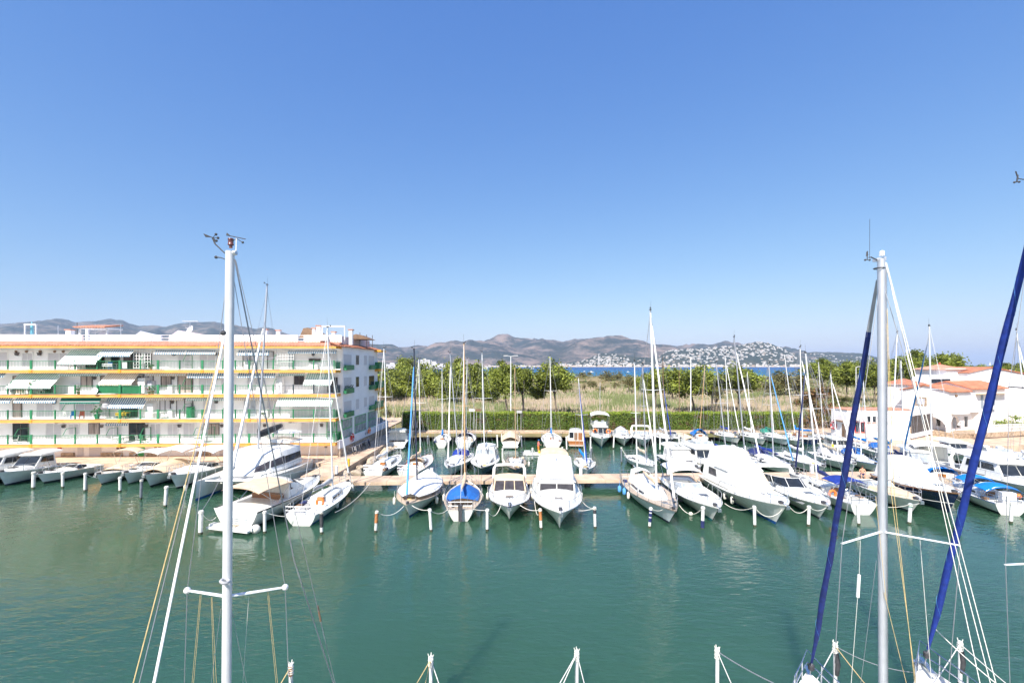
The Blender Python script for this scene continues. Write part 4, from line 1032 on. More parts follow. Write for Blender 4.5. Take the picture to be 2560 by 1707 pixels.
# dune bushes one can tell apart
for k, (u, v, w, lb) in enumerate(((1474,934,13,'small round bush alone on the far dune'),(1460,968,20,'dark bush in the middle of the dune grass'),(1455,938,26,'brownish bush low on the dune edge'),(1520,944,46,'long brown thicket near the beach'),(1545,941,30,'brown bush beside the long thicket'),(1480,960,26,'grey green bush on the dune slope'),(1505,975,26,'pale bush among dune grass'),(1420,975,30,'bush right of the lone round tree'),(1330,985,40,'bush left of the lone round tree'),(1540,965,24,'green bush under the brown thicket'),(1890,975,36,'grey bush left of the evergreen mounds'),(1215,985,30,'bush under the left tree row end'))):
    Y = {934:400,938:380,944:330,941:350}.get(v, F*(H-.8)/(v + w*.35 - V0))
    tree(u, v - w*.33, v + w*.35, w, Y, lb, k, .8, False, bushes, None, 'dune_bush', 'bush', 'bushes on the dune', 1)
# palm
pm_ = AT(2102, 1003, 96)
pl = thing('palm_tree', 'bushy date palm with drooping fronds behind the marina office', 'palm tree', (pm_.x, 96, .8))
MB().tube([(0,0,-.2),(.1,0,2.0),(0,0,3.6)], [.5,.38,.45], 9).build('trunk', M('bark'), pl)
mb = MB(); rr = random.Random(9)
for k in range(58):
    a = k*2.399; el = rr.uniform(-.35, 1.25); Ln = rr.uniform(2.6, 3.9)
    d = V((math.cos(a)*math.cos(el), math.sin(a)*math.cos(el), math.sin(el))); pts = []
    for q in range(8):
        t = q/7; pts.append(V((0,0,3.7)) + d*Ln*t - V((0,0,1.7*t*t*Ln/3.5)))
    sd_ = d.cross(V((0,0,1))).normalized()
    for q in range(1, 8):
        for sgn in (-1, 1):
            p = pts[q]; mb.add([p, p + (pts[q]-pts[q-1])*.55, p + sd_*sgn*(.62*(1 - (q/8)**2) + .1) - V((0,0,.25)) + (pts[q]-pts[q-1])*.7], [(0,1,2)], 0 if k % 3 else 1)
mb.build('crown', [M('leaf_dark'), M('leaf_olive')], pl)
# ---- clipped hedge along the back quay
HX0, HX1, HY0, HY1, HZ = -18.9, 49.5, 77.7, 80.0, 3.85
hd = thing('hedge', 'long clipped green hedge along the back quay', 'hedge', (HX0, HY0, QZ))
rr = random.Random(4)
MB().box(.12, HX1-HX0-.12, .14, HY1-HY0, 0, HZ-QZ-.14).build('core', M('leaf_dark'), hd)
mb = MB()
for k in range(36000):
    x = rr.uniform(0, HX1-HX0)
    top = HZ - QZ + .22*noise.noise(V((x*.35, 0, 5))) + .10*noise.noise(V((x*1.4, 0, 2))) - (.12 if 26 < x < 31 else 0)
    if rr.random() < .74: p = V((x, rr.gauss(.05,.09) + .22*noise.noise(V((x*.5, 2, 1))), rr.uniform(0, top))); 
    else: p = V((x, rr.uniform(0, HY1-HY0), top + rr.gauss(0,.07)))
    brown = noise.noise(V((x*.33, p.z*.7, 3.3))) + .35*noise.noise(V((x*1.3, p.z*1.5, 8)))
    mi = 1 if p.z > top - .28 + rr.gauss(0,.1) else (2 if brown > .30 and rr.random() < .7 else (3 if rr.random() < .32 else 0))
    leaf(mb, rr, p, rr.uniform(.07,.15), mi)
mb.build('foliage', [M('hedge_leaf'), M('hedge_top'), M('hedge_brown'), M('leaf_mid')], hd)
# ---- reeds, one mass of blades
mb = MB(); rr = random.Random(8)
N = 0
while N < 15000:
    Y = 84 + 130*rr.random()**1.3; u = rr.uniform(930, 2300)
    x = (u - U0)*Y/F
    if x < -19 and Y < 96: continue
    dens = noise.noise(V((x*.05, Y*.05, 2)))
    if Y > 150 and rr.random() < (Y-150)/70: continue
    if u > 2020 and Y < 100: continue
    N += 1
    g = noise.noise(V((x*.045 + 7, Y*.06, 0))) + .6*noise.noise(V((x*.2, Y*.2, 4)))
    h = 1.9 + .9*noise.noise(V((x*.08, Y*.08, 9))) + rr.uniform(-.3,.3)
    z = .7
    for q in range(4):
        a = rr.uniform(0, 6.28); bx, by = x + rr.gauss(0,.45), Y + rr.gauss(0,.45); wv = rr.uniform(.05,.12); tip = V((bx + math.cos(a)*.35, by + math.sin(a)*.35, z + h*rr.uniform(.75,1.15)))
        mi = (2 if g > .03 + rr.gauss(0,.22) else (0 if rr.random() < .6 else 1))
        c, s_ = wv*1.0, wv*.5
        mb.add([(bx - c, by, z), (bx + c, by - s_, z), (tip.x + wv*.3, tip.y, tip.z), (tip.x - wv*.3, tip.y, tip.z)], [(0,1,2,3)], mi)
tag(mb.build('reeds', [M('reed_beige'), M('reed_pink'), M('reed_green')]), 'pale dry reeds and grass filling the field behind the hedge', 'reeds', kind='stuff')
# low dune scrub that reads as one cover
mb = MB()
for k in range(820):
    Y = rr.uniform(150, 445) if k < 520 else rr.uniform(140, 240); u = rr.uniform(1190, 2200); x = (u - U0)*Y/F; s = rr.uniform(.6, 2.2)*(.6 + Y/400)
    if noise.noise(V((x*.02, Y*.02, 6))) < -.05: continue
    mi = rr.randrange(3)
    for q in range(34):
        leaf(mb, rr, V((x + rr.gauss(0,s*.8), Y + rr.gauss(0,s*.8), .6 + abs(rr.gauss(0,s*.42)))), s*rr.uniform(.18,.34), mi if rr.random() < .7 else rr.randrange(3))
tag(mb.build('dune_scrub', [M('leaf_scrub'), M('leaf_olive'), mat('scrub_green', (.16,.20,.05), .8, var=.3, scale=.5, trans=.2)]), 'low scrub scattered over the dunes before the beach', 'scrub', kind='stuff')
for lst in (crowns, bushes, rusty, greens):
    for o in lst:
        if o.name not in used: bpy.data.objects.remove(o)
# ================================================================ BOAT BUILDERS
# local axes: x from stern (0) to bow (L), y to port, z up from the waterline
class Hull:
    def __init__(s, root, L, B, fs, fb, hull, anti='antifoul_dark', band=None, rub=None, tr=.78, tm=.42, p=2.3, flare=1.0, deck='deck', rake=.8, trake=.15, cock=None, cw=.62, cd=.5, bulw=.06, coved=.0):
        s.root, s.L, s.B, s.fs, s.fb, s.tr, s.tm, s.p = root, L, B, fs, fb, tr, tm, p
        N = 18; rings = []
        ts = [i/N for i in range(N)] + [.965, .985, 1.0]
        for t in ts:
            zs = s.zs(t); b = s.hb(t)
            zl = [-.30, -.06, .15, .23] + [lerp(.23, zs, q) for q in (.25, .5, .72, .90, 1.0)]
            sh = .42 + flare*.75*t**1.6
            port = []
            for z in zl:
                q = max((z + .30)/(zs + .30), 0.001)
                y = b*min(1, q**sh*(1.0 if t < .5 else 1) + (1 - q)*.0)
                x = t*L - rake*1.55*(1 - q)**.9*max(0, (t - .45)/.55)**1.6 + (trake*(1 - q)*(1 - t/.15) if t < .15 else 0)
                port.append(V((x, y, z)))
            rings.append(port[::-1] + [V((p_.x, -p_.y, p_.z)) for p_ in port])
        n = len(rings[0]); h = n//2
        mb = MB()
        for k in range(len(rings)-1):
            a, c = rings[k], rings[k+1]
            for i in range(n-1):
                if i == h - 1: continue
                row = i if i < h else n - 2 - i            # 0 = sheer strake ... 7 = bottom
                mi = 3 if row == 0 else (1 if row >= 5 + 1 else (2 if row == 5 else 0))
                mb.add([a[i], a[i+1], c[i+1], c[i]], [(3,2,1,0)], mi)
        mb.add(rings[0], [tuple(range(n))], 0)
        s.mesh = mb.build('hull', [M(hull), M(anti), M(band or anti), M(rub or hull)], root, sharp=50)
        # deck, with the cockpit sunk into it
        fr = (-1, -cw - .02, -cw, 0, cw, cw + .02, 1); rows = []
        xs = [(t, 0) for t in ts]
        if cock:
            xs = [q for q in xs if not cock[0] - .03 < q[0] < cock[1] + .03] + [(cock[0], 0), (cock[0] + .001, 1), (lerp(*cock, .5), 1), (cock[1] - .001, 1), (cock[1], 0)]
            xs.sort()
        for t, w in xs:
            b = s.hb(t)*.985; z0 = s.zs(t) - bulw
            rows.append([V((t*L - .01, f_*b, z0 + .05*(1 - f_*f_)*min(b, 1) - (cd if w and abs(f_) <= cw else 0))) for f_ in fr])
        mb = MB(); mb.loft(rows, closed=False)
        mb.build('deck', M(deck), root, sharp=30)
    def hb(s, t):
        if t < s.tm: return s.B/2*(s.tr + (1 - s.tr)*math.sin(math.pi/2*t/s.tm))
        return s.B/2*max(0.0, 1 - ((t - s.tm)/(1 - s.tm))**s.p)
    def zs(s, t): return s.fs + (s.fb - s.fs)*max(0, t)**1.8
    def sheer(s, t, side, inset=.0, dz=0.0): return V((t*s.L, side*max(s.hb(t) - inset, 0), s.zs(t) + dz))
def superloft(secs, camb=.05, rr_=.3):
    """secs: (x_bottom, x_top, half width bottom, half width top, z bottom, z top)"""
    rings = []
    for xb, xt, wb, wt, zb, zt in secs:
        r = min(.14, (zt - zb)*rr_); c = camb*wt*2
        half = [V((xb, wb, zb)), V((lerp(xb, xt, .97), lerp(wb, wt, .9), zt - r)), V((xt, wt - r*.35, zt - r*.25)), V((xt, wt*.55, zt + c*.65)), V((xt, .0, zt + c))]
        rings.append(half + [V((p.x, -p.y, p.z)) for p in half[-2::-1]])
    return MB().loft(rings)
def sidewin(root, A, B_, a0, a1, h0, h1, side, m='glass', name='window'):
    """window plate on the side of a superloft between two of its sections"""
    def P(a, h):
        x = lerp(lerp(A[0], A[1], h), lerp(B_[0], B_[1], h), a); y = lerp(lerp(A[2], A[3], h*.9), lerp(B_[2], B_[3], h*.9), a); z = lerp(lerp(A[4], A[5], h), lerp(B_[4], B_[5], h), a)
        return V((x, side*(y + .004), z))
    return MB().plate([P(a0,h0), P(a1,h0), P(a1,h1), P(a0,h1)], .018).build(name, M(m), root)
def frontwin(root, A, n, h0, h1, m='glass', gap=.08, wfrac=.94, sgn=1):
    for k in range(n):
        a, c = lerp(-1, 1, (k + gap*.5)/n)*wfrac, lerp(-1, 1, (k + 1 - gap*.5)/n)*wfrac
        P = lambda f_, h: V((lerp(A[0], A[1], h) + sgn*.012, f_*lerp(A[2], A[3], h*.9), lerp(A[4], A[5], h)))
        MB().plate([P(a,h0), P(c,h0), P(c,h1), P(a,h1)], .016).build('window', M(m), root)
def tubes(name, lines, r, m, root, n=5):
    mb = MB()
    for l in lines: mb.tube(l, r, n)
    return mb.build(name, M(m), root)
def bowrail(hl, t0, h=.62, m='steel', sides=(1, -1), drop=True, n=5):
    for sd_ in sides:
        ts = [lerp(t0, .985, k/8) for k in range(9)]
        top = [hl.sheer(t, sd_, .06, h) for t in ts]
        lines = [[hl.sheer(t0 - .05, sd_, .06, 0)] + top + [V((hl.L*1.0 + .05, 0, hl.zs(1) + h))]] if drop else [top]
        for k in (1, 3, 5, 7): lines.append([hl.sheer(ts[k], sd_, .06, -.03), top[k]])
        tubes('rail', lines, .02, m, hl.root)
def lifelines(hl, h=.6):
    for sd_ in (1, -1):
        ts = [lerp(.02, .90, k/6) for k in range(7)]
        lines = []
        for k in range(7): lines.append([hl.sheer(ts[k], sd_, .05, -.03), hl.sheer(ts[k], sd_, .05, h)])
        tubes('guard_rail', lines + [[hl.sheer(t, sd_, .05, z) for t in ts] for z in (h*.5, h)], .013, 'steel', hl.root, 4)
    pts = [hl.sheer(.88, 1, .05, h), hl.sheer(.95, 1, .04, h + .03), V((hl.L + .08, 0, hl.zs(1) + h + .08)), hl.sheer(.95, -1, .04, h + .03), hl.sheer(.88, -1, .05, h)]
    l2 = [p - V((0,0,h*.5)) for p in pts]; l2[2] = V((hl.L, 0, hl.zs(1) + .3))
    tubes('pulpit', [pts, l2] + [[p, V((p.x, p.y, hl.zs(.9) - .02))] for p in (pts[0], pts[-1], pts[1], pts[3])], .022, 'steel', hl.root)
    q = [hl.sheer(.10, 1, .05, h), hl.sheer(.0, 1, .06, h), hl.sheer(.0, -1, .06, h), hl.sheer(.10, -1, .05, h)]
    tubes('pushpit', [q, [p - V((0,0,h*.5)) for p in q]] + [[p, V((p.x, p.y, hl.fs - .03))] for p in q] + [[V((0, s_*hl.hb(0)*.35, hl.fs + h)), V((0.02, s_*hl.hb(0)*.35, hl.fs - .03))] for s_ in (1, -1)], .022, 'steel', hl.root)
def place(stern, bow):
    """pixel (u, v, z) of stern and bow -> base point, heading, length"""
    S, Bw = W(*stern), W(*bow)
    S.z = 0; d = Bw - S; d.z = 0
    return S, math.atan2(d.y, d.x), d.length
GS_, GM_ = 'sailing boats moored in the marina', 'motor boats moored in the marina'
def local(root, p): return mat_of(root).inverted() @ V(p)
def rig(root, hl, mx, top, col='alu', r=.085, boom=None, furl=None, spread=.62, spr_n=1, shrouds=True, backstay=True, base_z=None, bow_pt=None, furl_r=.06, furl_top=.94, antenna=True, wires=True, ftop_pt=None):
    """mast at local x=mx; top is the world point of the masthead"""
    b = V((mx, 0, base_z if base_z is not None else hl.zs(mx/hl.L) + .35)); t = local(root, top)
    d = t - b
    mst = MB().tube([b, b + d*.5, b + d*.9, t], [r, r, r*.92, r*.72], 10, flat=.72).build('mast', M(col), root)
    bp = V(bow_pt) if bow_pt is not None else V((hl.L*.985, 0, hl.zs(1) + .12))
    ft = V(ftop_pt) if ftop_pt is not None else b + d*furl_top
    sp = []
    for k in range(spr_n):
        f_ = (k + 1)/(spr_n + 1) + (.06 if spr_n == 1 else .02); c = b + d*f_; w = hl.hb(mx/hl.L)*spread*(1 - .15*k)
        for sd_ in (1, -1):
            e = c + V((-.22*w, sd_*w, .07*w)); MB().tube([c, e], [.05, .03], 5, flat=.5).build('spreader', M(col), mst); sp.append((sd_, e))
    if shrouds and wires:
        for sd_ in (1, -1):
            ch = hl.sheer(mx/hl.L - .02, sd_, .05, 0); es = [e for q, e in sp if q == sd_]
            tubes('shroud', [[ch] + es + [b + d*.97]], .013, 'wire', root, 3)
            if es: tubes('shroud', [[hl.sheer(mx/hl.L + .03, sd_, .12, 0), b + d*(.5 if spr_n == 1 else .36)]], .013, 'wire', root, 3)
    if wires: tubes('forestay', [[bp, ft]], .014, 'wire', root, 3)
    if backstay and wires: tubes('backstay', [[V((.05, 0, hl.fs + .1)), t]], .014, 'wire', root, 3)
    if furl:
        dd = ft - bp; rr = random.Random(int(mx*100)); pts, rad = [], []
        for k in range(15):
            q = lerp(.05, .93, k/14); pts.append(bp + dd*q); rad.append(furl_r*(1.15 - .5*q)*rr.uniform(.92,1.08) if k < 14 else furl_r*.35)
        MB().tube(pts, rad, 8).build('furled_sail', M(furl), root)
        MB().lathe([(.03,0),(.1,.05),(.1,.14),(.03,.18)], bp + dd*.025, 8).build('furler_drum', M('charcoal'), root)
    if boom:
        bl, bcol, bz = boom[:3]; ang = boom[3] if len(boom) > 3 else 0
        a = V((mx - .12, 0, bz)); e = a + V((-bl*math.cos(ang), -bl*math.sin(ang), boom[4] if len(boom) > 4 else .12))
        bo = MB().tube([a, e], .055, 7).build('boom', M('alu' if bcol != 'mast_wood' else 'mast_wood'), root)
        if bcol:
            pts = [lerp(a, e, q) + V((0,0,.14 + .05*math.sin(q*9))) for q in [k/10 for k in range(11)]]
            rad = [.10] + [.19 - .09*k/10 + .018*((k*7) % 3 - 1) for k in range(1, 10)] + [.05]
            MB().tube([a + V((.1,0,.75)), a + V((.06,0,.4))] + pts, [.07,.13] + rad, 8, flat=.9).build('sail_cover', M(bcol), bo)
        if wires: tubes('topping_lift', [[e + V((0,0,.08)), t]], .009, 'wire', root, 3)
    if antenna:
        c = MB(); c.tube([t, t + V((0,.05,.8))], .008, 3); c.tube([t, t + V((.3,-.1,.12))], .012, 3); c.box(t.x+.25, t.x+.38, t.y-.14, t.y-.06, t.z+.1, t.z+.2); c.box(t.x-.1,t.x+.1,t.y-.06,t.y+.06,t.z-.02,t.z+.08)
        c.build('masthead_fitting', M('charcoal'), mst)
    return b, t
def sailboat(label, stern, bow, B, fs=1.0, fb=1.25, hull='gelcoat', anti='antifoul_dark', band=None, rub=None, deck='deck', mast=None, cabin=(.30,.72,.42), cabcol='gelcoat', win='glass', cock=(.06,.27), tr=.72, hood=None, wheel=True, name='sailing_boat', rails=True, flare=.85, cabh=.42, nwin=3, hatch=True, dx=0, **rg):
    S, rz, L = place(stern, bow)
    root = thing(name, label, 'sailing boat', S, rz, GS_)
    hl = Hull(root, L, B, fs, fb, hull, anti, band, rub, tr=tr, tm=.40, p=2.1, flare=flare, deck=deck, rake=L*.11, trake=.25, cock=cock, cw=.58)
    c0, c1, cwf = cabin
    Z = lambda t: hl.zs(t) - .05
    secs = [(c0*L, c0*L + .06, hl.hb(c0)*.66, hl.hb(c0)*.60, Z(c0), Z(c0) + cabh), (lerp(c0,c1,.45)*L, lerp(c0,c1,.45)*L, hl.hb(lerp(c0,c1,.45))*.68, hl.hb(lerp(c0,c1,.45))*.60, Z(.5), Z(.5) + cabh*1.02),
            (lerp(c0,c1,.8)*L, lerp(c0,c1,.78)*L, hl.hb(lerp(c0,c1,.8))*.60, hl.hb(lerp(c0,c1,.8))*.50, Z(.65), Z(.65) + cabh*.75), (c1*L, c1*L - .35, hl.hb(c1)*.42, hl.hb(c1)*.34, Z(c1), Z(c1) + .10)]
    cr = superloft(secs, .06).build('coachroof', M(cabcol), root)
    for sd_ in (1, -1):
        for k in range(nwin):
            if k < 2 or nwin < 3: sidewin(cr, secs[0], secs[1], lerp(.12,.95,k/2), lerp(.12,.95,k/2) + .36, .34, .72, sd_, win)
            else: sidewin(cr, secs[1], secs[2], .12, .62, .34, .72, sd_, win)
    if hatch:
        x = lerp(c0, c1, .62)*L; MB().box(x - .28, x + .28, -.27, .27, Z(.6) + cabh*.80, Z(.6) + cabh*.98).build('hatch', M('smoked'), cr)
        x = lerp(c0, c1, .14)*L; MB().box(x - .35, x + .5, -.34, .34, Z(c0) + cabh + .02, Z(c0) + cabh + .11).build('sliding_hatch', M('varnish' if deck == 'teak' else 'gelcoat'), cr)
        MB().box(c0*L - .02, c0*L + .05, -.3, .3, Z(c0) + .05, Z(c0) + cabh - .04).build('companion_board', M('varnish'), cr)
    if rails: lifelines(hl)
    rr = random.Random(int(abs(S.x*31 + S.y*17)))
    for sd_ in (1, -1):
        x = c0*L - .2; MB().lathe([(.09,0),(.07,.06),(.06,.12),(.085,.16),(.02,.17)], (x, sd_*hl.hb(c0)*.70, hl.zs(c0) + .02), 8).build('winch', M('steel'), root)
    q = MB(); x, y = lerp(c1, 1, .25)*L, rr.uniform(-.3,.3)
    for k in range(4): q.torus((x, y, hl.zs(.8) + .0 + k*.025), .22 - .02*k, .022, (0,0,1), 12, 4)
    q.build('rope_coil', M(('rope_white','rope_gold','rope_grey')[rr.randrange(3)]), root)
    MB().box(L*.945 - .12, L*.945 + .18, -.09, .09, hl.zs(.95) - .02, hl.zs(.95) + .13).build('windlass', M('charcoal'), root)
    for k in range(2):
        x = rr.uniform(*cock)*L; y = rr.choice((-1,1))*hl.hb(.2)*.75; w = rr.uniform(.15,.4)
        MB().box(x - w, x + w, y - .16, y + .16, hl.fs - .02, hl.fs + rr.uniform(.08,.22)).build('cockpit_cushion', M(('canvas_navy','canvas_grey','cream','canvas_white','leather')[rr.randrange(5)]), root)
    x = lerp(c0, c1, .45)*L; q = MB(); q.lathe([(.07,0),(.07,.12),(.11,.17),(.02,.2)], (x, hl.hb(.5)*.42, Z(.5) + cabh), 8); q.build('vent', M('steel'), root)
    if wheel:
        x = lerp(*cock, .35)*L; w = MB(); w.torus((x, 0, hl.fs + .42), .36, .02, (1,0,.15), 16, 4)
        for k in range(3): a = k*math.pi/3; w.tube([(x, .36*math.cos(a), hl.fs + .42 + .36*math.sin(a)), (x, -.36*math.cos(a), hl.fs + .42 - .36*math.sin(a))], .012, 3)
        w.build('wheel', M('steel'), root); MB().box(x + .03, x + .22, -.1, .1, hl.fs - .45, hl.fs + .45).build('binnacle', M('plastic_white'), root)
    if hood:
        x = c0*L; w = hl.hb(c0)*.70; z = Z(c0) + cabh*.9; rows = []
        for k in range(9):
            a = math.pi*k/8; rows.append([V((x + lx, w*wf*math.cos(a), z + hz*math.sin(a)**.6)) for lx, wf, hz in ((.95,.9,.05),(.5,.97,.52),(0,1,.66),(-.35,1,.62))])
        MB().loft(rows, closed=False).build('sprayhood', M(hood), root, sharp=60)
    if mast:
        mxf, tp, col = mast[:3]; mr = mast[3] if len(mast) > 3 else .085
        mx = mxf*L; Yb = (mat_of(root) @ V((mx,0,0))).y
        top = AT(tp[0], tp[1], Yb + dx)
        rig(root, hl, mx, top, col, mr, base_z=Z(mxf) + cabh*.9 if c0 < mxf < c1 else Z(mxf), **rg)
    return root, hl
def windscreen(root, hl, t0, t1, wf, zb, h, m='glass', frame='gelcoat', rake=.9, nm=2):
    """wrap-round raked screen: front at t1, sides back to t0"""
    L = hl.L; lo, hi = [], []; n = 12
    for k in range(n+1):
        a = math.pi*k/n; c = math.cos(a); s = math.sin(a)
        y = hl.hb(t0)*wf*(abs(c)**.55)*(1 if c >= 0 else -1); x = lerp(t0, t1, s**.8)*L
        lo.append(V((x, y, zb))); hi.append(V((x - rake*s**.6 - .1*(1-s), y*.9, zb + h*(.55 + .45*s))))
    o = MB().loft([lo, hi], closed=False).build('windscreen', M(m), root, sharp=60)
    idx = [0, n] + [round(n*(q+1)/(nm+1)) for q in range(nm)]
    tubes('screen_frame', [hi] + [[lo[i], hi[i]] for i in idx], .03, frame, o)
    return o
def bimini(root, x0, x1, w, z, m, base_z, camber=.18, posts=True, curl=.12, ztilt=0.0):
    rows = []
    for k in range(9):
        f_ = -1 + k/4; rows.append([V((x, f_*w, z + camber*(1 - f_*f_) - curl*abs(f_)**4 - e + ztilt*(x - x0))) for x, e in ((x0,.10),(lerp(x0,x1,.2),0),(lerp(x0,x1,.8),0),(x1,.10))])
    mb = MB(); mb.loft(rows, closed=False); mb.loft([[p - V((0,0,.035)) for p in r] for r in rows[::-1]], closed=False)
    o = mb.build('bimini', M(m), root, sharp=60)
    if posts:
        tubes('bimini_frame', [[(lerp(x0,x1,.5), w*1.02, base_z)] + [(lerp(x0,x1,q), f_*w*.98, z - .05 + camber*(1 - f_*f_) - curl*abs(f_)**4 + ztilt*(lerp(x0,x1,q) - x0)) for f_ in (1,.5,0,-.5,-1)] + [(lerp(x0,x1,.5), -w*1.02, base_z)] for q in (.05,.95)], .02, 'steel', o)
    return o
def arch(root, x, w, zb, zt, m='gelcoat', r=.09, lean=.5):
    pts = [V((x + lean, w, zb)), V((x + .12, w*.97, lerp(zb,zt,.75))), V((x, w*.86, zt)), V((x, 0, zt + .06)), V((x, -w*.86, zt)), V((x + .12, -w*.97, lerp(zb,zt,.75))), V((x + lean, -w, zb))]
    return MB().tube(pts, r, 8, flat=1.8).build('radar_arch', M(m), root)
def trunk(root, hl, t0, t1, wf, h, m='gelcoat', hatchm='smoked', h1=.12):
    L = hl.L; Z = lambda t: hl.zs(t) - .06; tm = lerp(t0, t1, .5)
    secs = [(t0*L, t0*L, hl.hb(t0)*wf, hl.hb(t0)*wf*.9, Z(t0), Z(t0) + h), (tm*L, tm*L, hl.hb(tm)*wf, hl.hb(tm)*wf*.86, Z(tm), Z(tm) + h*.85), (lerp(t0,t1,.8)*L, lerp(t0,t1,.8)*L - .1, hl.hb(lerp(t0,t1,.8))*wf*.95, hl.hb(lerp(t0,t1,.8))*wf*.75, Z(lerp(t0,t1,.8)), Z(lerp(t0,t1,.8)) + h*.55), (t1*L, t1*L - .3, hl.hb(t1)*wf*.8, hl.hb(t1)*wf*.55, Z(t1), Z(t1) + h1)]
    o = superloft(secs, .05).build('foredeck', M(m), root)
    if hatchm: MB().box(tm*L + .1, tm*L + .62, -.3, .3, Z(tm) + h*.72, Z(tm) + h*.9 + .09).build('hatch', M(hatchm), o)
    return o, secs
def motorboat(label, stern, bow, B, fs=.95, fb=1.45, hull='gelcoat', anti='antifoul_dark', band=None, rub=None, style='express', deck='gelcoat', tr=.9, name='motor_boat', cover=None, top=None, rails=True, arch_=False, win='glass', cock=(.05,.42), platform=True, tm=.38, p=3.0, h=1.0, cat='motor boat', fore=None, foretint=None, flare=1.6, extra=None, hatchm='smoked', drive=False):
    S, rz, L = place(stern, bow)
    root = thing(name, label, cat, S, rz, GM_)
    hl = Hull(root, L, B, fs, fb, hull, anti, band, rub, tr=tr, tm=tm, p=p, flare=flare, deck=deck, rake=L*.10, trake=.1, cock=cock if style in ('express','open','hardtop') and not cover else None, cw=.74)
    Z = lambda t: hl.zs(t) - .05; X = lambda t: t*L
    if platform: MB().prism([(-.75, -B*.36, .22), (.12, -B*.42, .22), (.12, B*.42, .22), (-.75, B*.36, .22)], (0,0,.12)).build('swim_platform', M(foretint or 'gelcoat'), root)
    if rails: bowrail(hl, .45 if style != 'open' else .55)
    rr = random.Random(int(abs(S.x*31 + S.y*17)))
    MB().box(L*.93 - .15, L*.93 + .2, -.12, .12, hl.zs(.93) - .04, hl.zs(.93) + .16).build('windlass', M('charcoal'), root)
    q = MB(); q.tube([(L*.93, 0, hl.zs(.93) + .1), (L*1.0 + .05, 0, hl.zs(1) + .02)], .03, 5); q.box(L - .02, L + .14, -.13, .13, hl.zs(1) - .28, hl.zs(1) - .05); q.build('anchor', M('steel'), root)
    for sd_ in (1, -1): q = hl.sheer(.72, sd_, .12, .0); MB().tube([q + V((-.12,0,.06)), q + V((.12,0,.06))], .025, 5).build('cleat', M('steel'), root)
    if style in ('express', 'hardtop', 'fly', 'pilot'):
        ft, fsec = trunk(root, hl, *(fore or (.46,.93)), .78, .34*h, foretint or 'gelcoat', hatchm)
    if style == 'express':
        windscreen(root, hl, .30, .56, .80, Z(.45) + .12, .62*h, win)
        if not cover:
            for x0, x1, y0, y1 in ((.06,.14,-.6,.6),(.30,.40,.15,.55),(.30,.40,-.55,-.15)):
                MB().box(X(x0), X(x1), hl.hb(.2)*y0, hl.hb(.2)*y1, Z(.2) - .42, Z(.2) + .08).build('seat', M('canvas_white'), root)
    if style == 'hardtop':
        A = (X(.60), X(.60) - .95*h, hl.hb(.6)*.72, hl.hb(.55)*.60, Z(.55) + .18, Z(.5) + 1.25*h); C = (X(.24), X(.26), hl.hb(.3)*.84, hl.hb(.3)*.72, Z(.3), Z(.3) + 1.35*h)
        w_ = superloft([C, A], .05).build('wheelhouse', M('gelcoat'), root)
        frontwin(w_, A, 2, .14, .86, win, .06)
        for sd_ in (1, -1): sidewin(w_, C, A, .12, .50, .42, .84, sd_, win); sidewin(w_, C, A, .54, .86, .42, .84, sd_, win)
        r0 = (X(.10), X(.10), hl.hb(.3)*.78, hl.hb(.3)*.74, C[5] - .02, C[5] + .12); r1 = (A[1] + .25, A[1] + .1, hl.hb(.5)*.66, hl.hb(.5)*.6, A[5] - .02, A[5] + .12)
        superloft([r0, r1], .06).build('hardtop', M('gelcoat'), root)
        MB().box(X(.33), X(.42), -.35, .35, C[5] + .12, C[5] + .2).build('hatch', M('smoked'), root)
    if style in ('fly', 'pilot'):
        k0, k1 = (.16, .60) if style == 'fly' else (.26, .58)
        A = (X(k1), X(k1) - (.75 if style == 'fly' else .15)*h, hl.hb(k1)*.80, hl.hb(.5)*.66, Z(k1) + .1, Z(.45) + 1.35*h); C = (X(k0), X(k0), hl.hb(.25)*.84, hl.hb(.25)*.76, Z(.2), Z(.25) + 1.35*h)
        w_ = superloft([C, A], .05).build('wheelhouse', M('gelcoat'), root)
        frontwin(w_, A, 3, .42 if style == 'pilot' else .22, .86, win, .08)
        for sd_ in (1, -1):
            for q in range(3): sidewin(w_, C, A, .08 + q*.30, .34 + q*.30, .48, .86, sd_, win)
        superloft([(X(k0) - .5, X(k0) - .5, hl.hb(.25)*.82, hl.hb(.25)*.8, C[5], C[5] + .1), (A[1] + .3, A[1] + .2, hl.hb(.5)*.72, hl.hb(.5)*.68, A[5], A[5] + .1)], .05).build('roof', M('gelcoat'), root)
        if style == 'fly':
            f0, f1 = X(.10), A[1] - .25; zf = C[5] + .1; wf = hl.hb(.3)*.74
            rows = [[V((f0, s_*wf, zf)), V((f0, s_*wf*1.02, zf + .42))] for s_ in (1,)]
            q = [V((f0, wf, zf)), V((lerp(f0,f1,.6), wf, zf)), V((f1, wf*.72, zf)), V((f1 + .12, 0, zf)), V((f1, -wf*.72, zf)), V((lerp(f0,f1,.6), -wf, zf)), V((f0, -wf, zf))]
            qi = [V((p_.x*(1) - (.1 if p_.x > f0 + .1 else 0), p_.y*.92, p_.z)) for p_ in q]
            up = [p_ + V((-.25 if p_.x > lerp(f0,f1,.7) else 0, 0, .45)) for p_ in q]; ui = [V((p_.x - .08, p_.y*.93, p_.z)) for p_ in up]
            fb_ = MB(); fb_.loft([q, up, ui, qi], closed=False); fb_.build('flybridge', M('gelcoat'), root, sharp=50)
            MB().loft([[p_ + V((-.02,0,.0)) for p_ in up[1:6]], [p_ + V((-.18,0,.28)) for p_ in up[1:6]]], closed=False).build('fly_screen', M('plexi'), root)
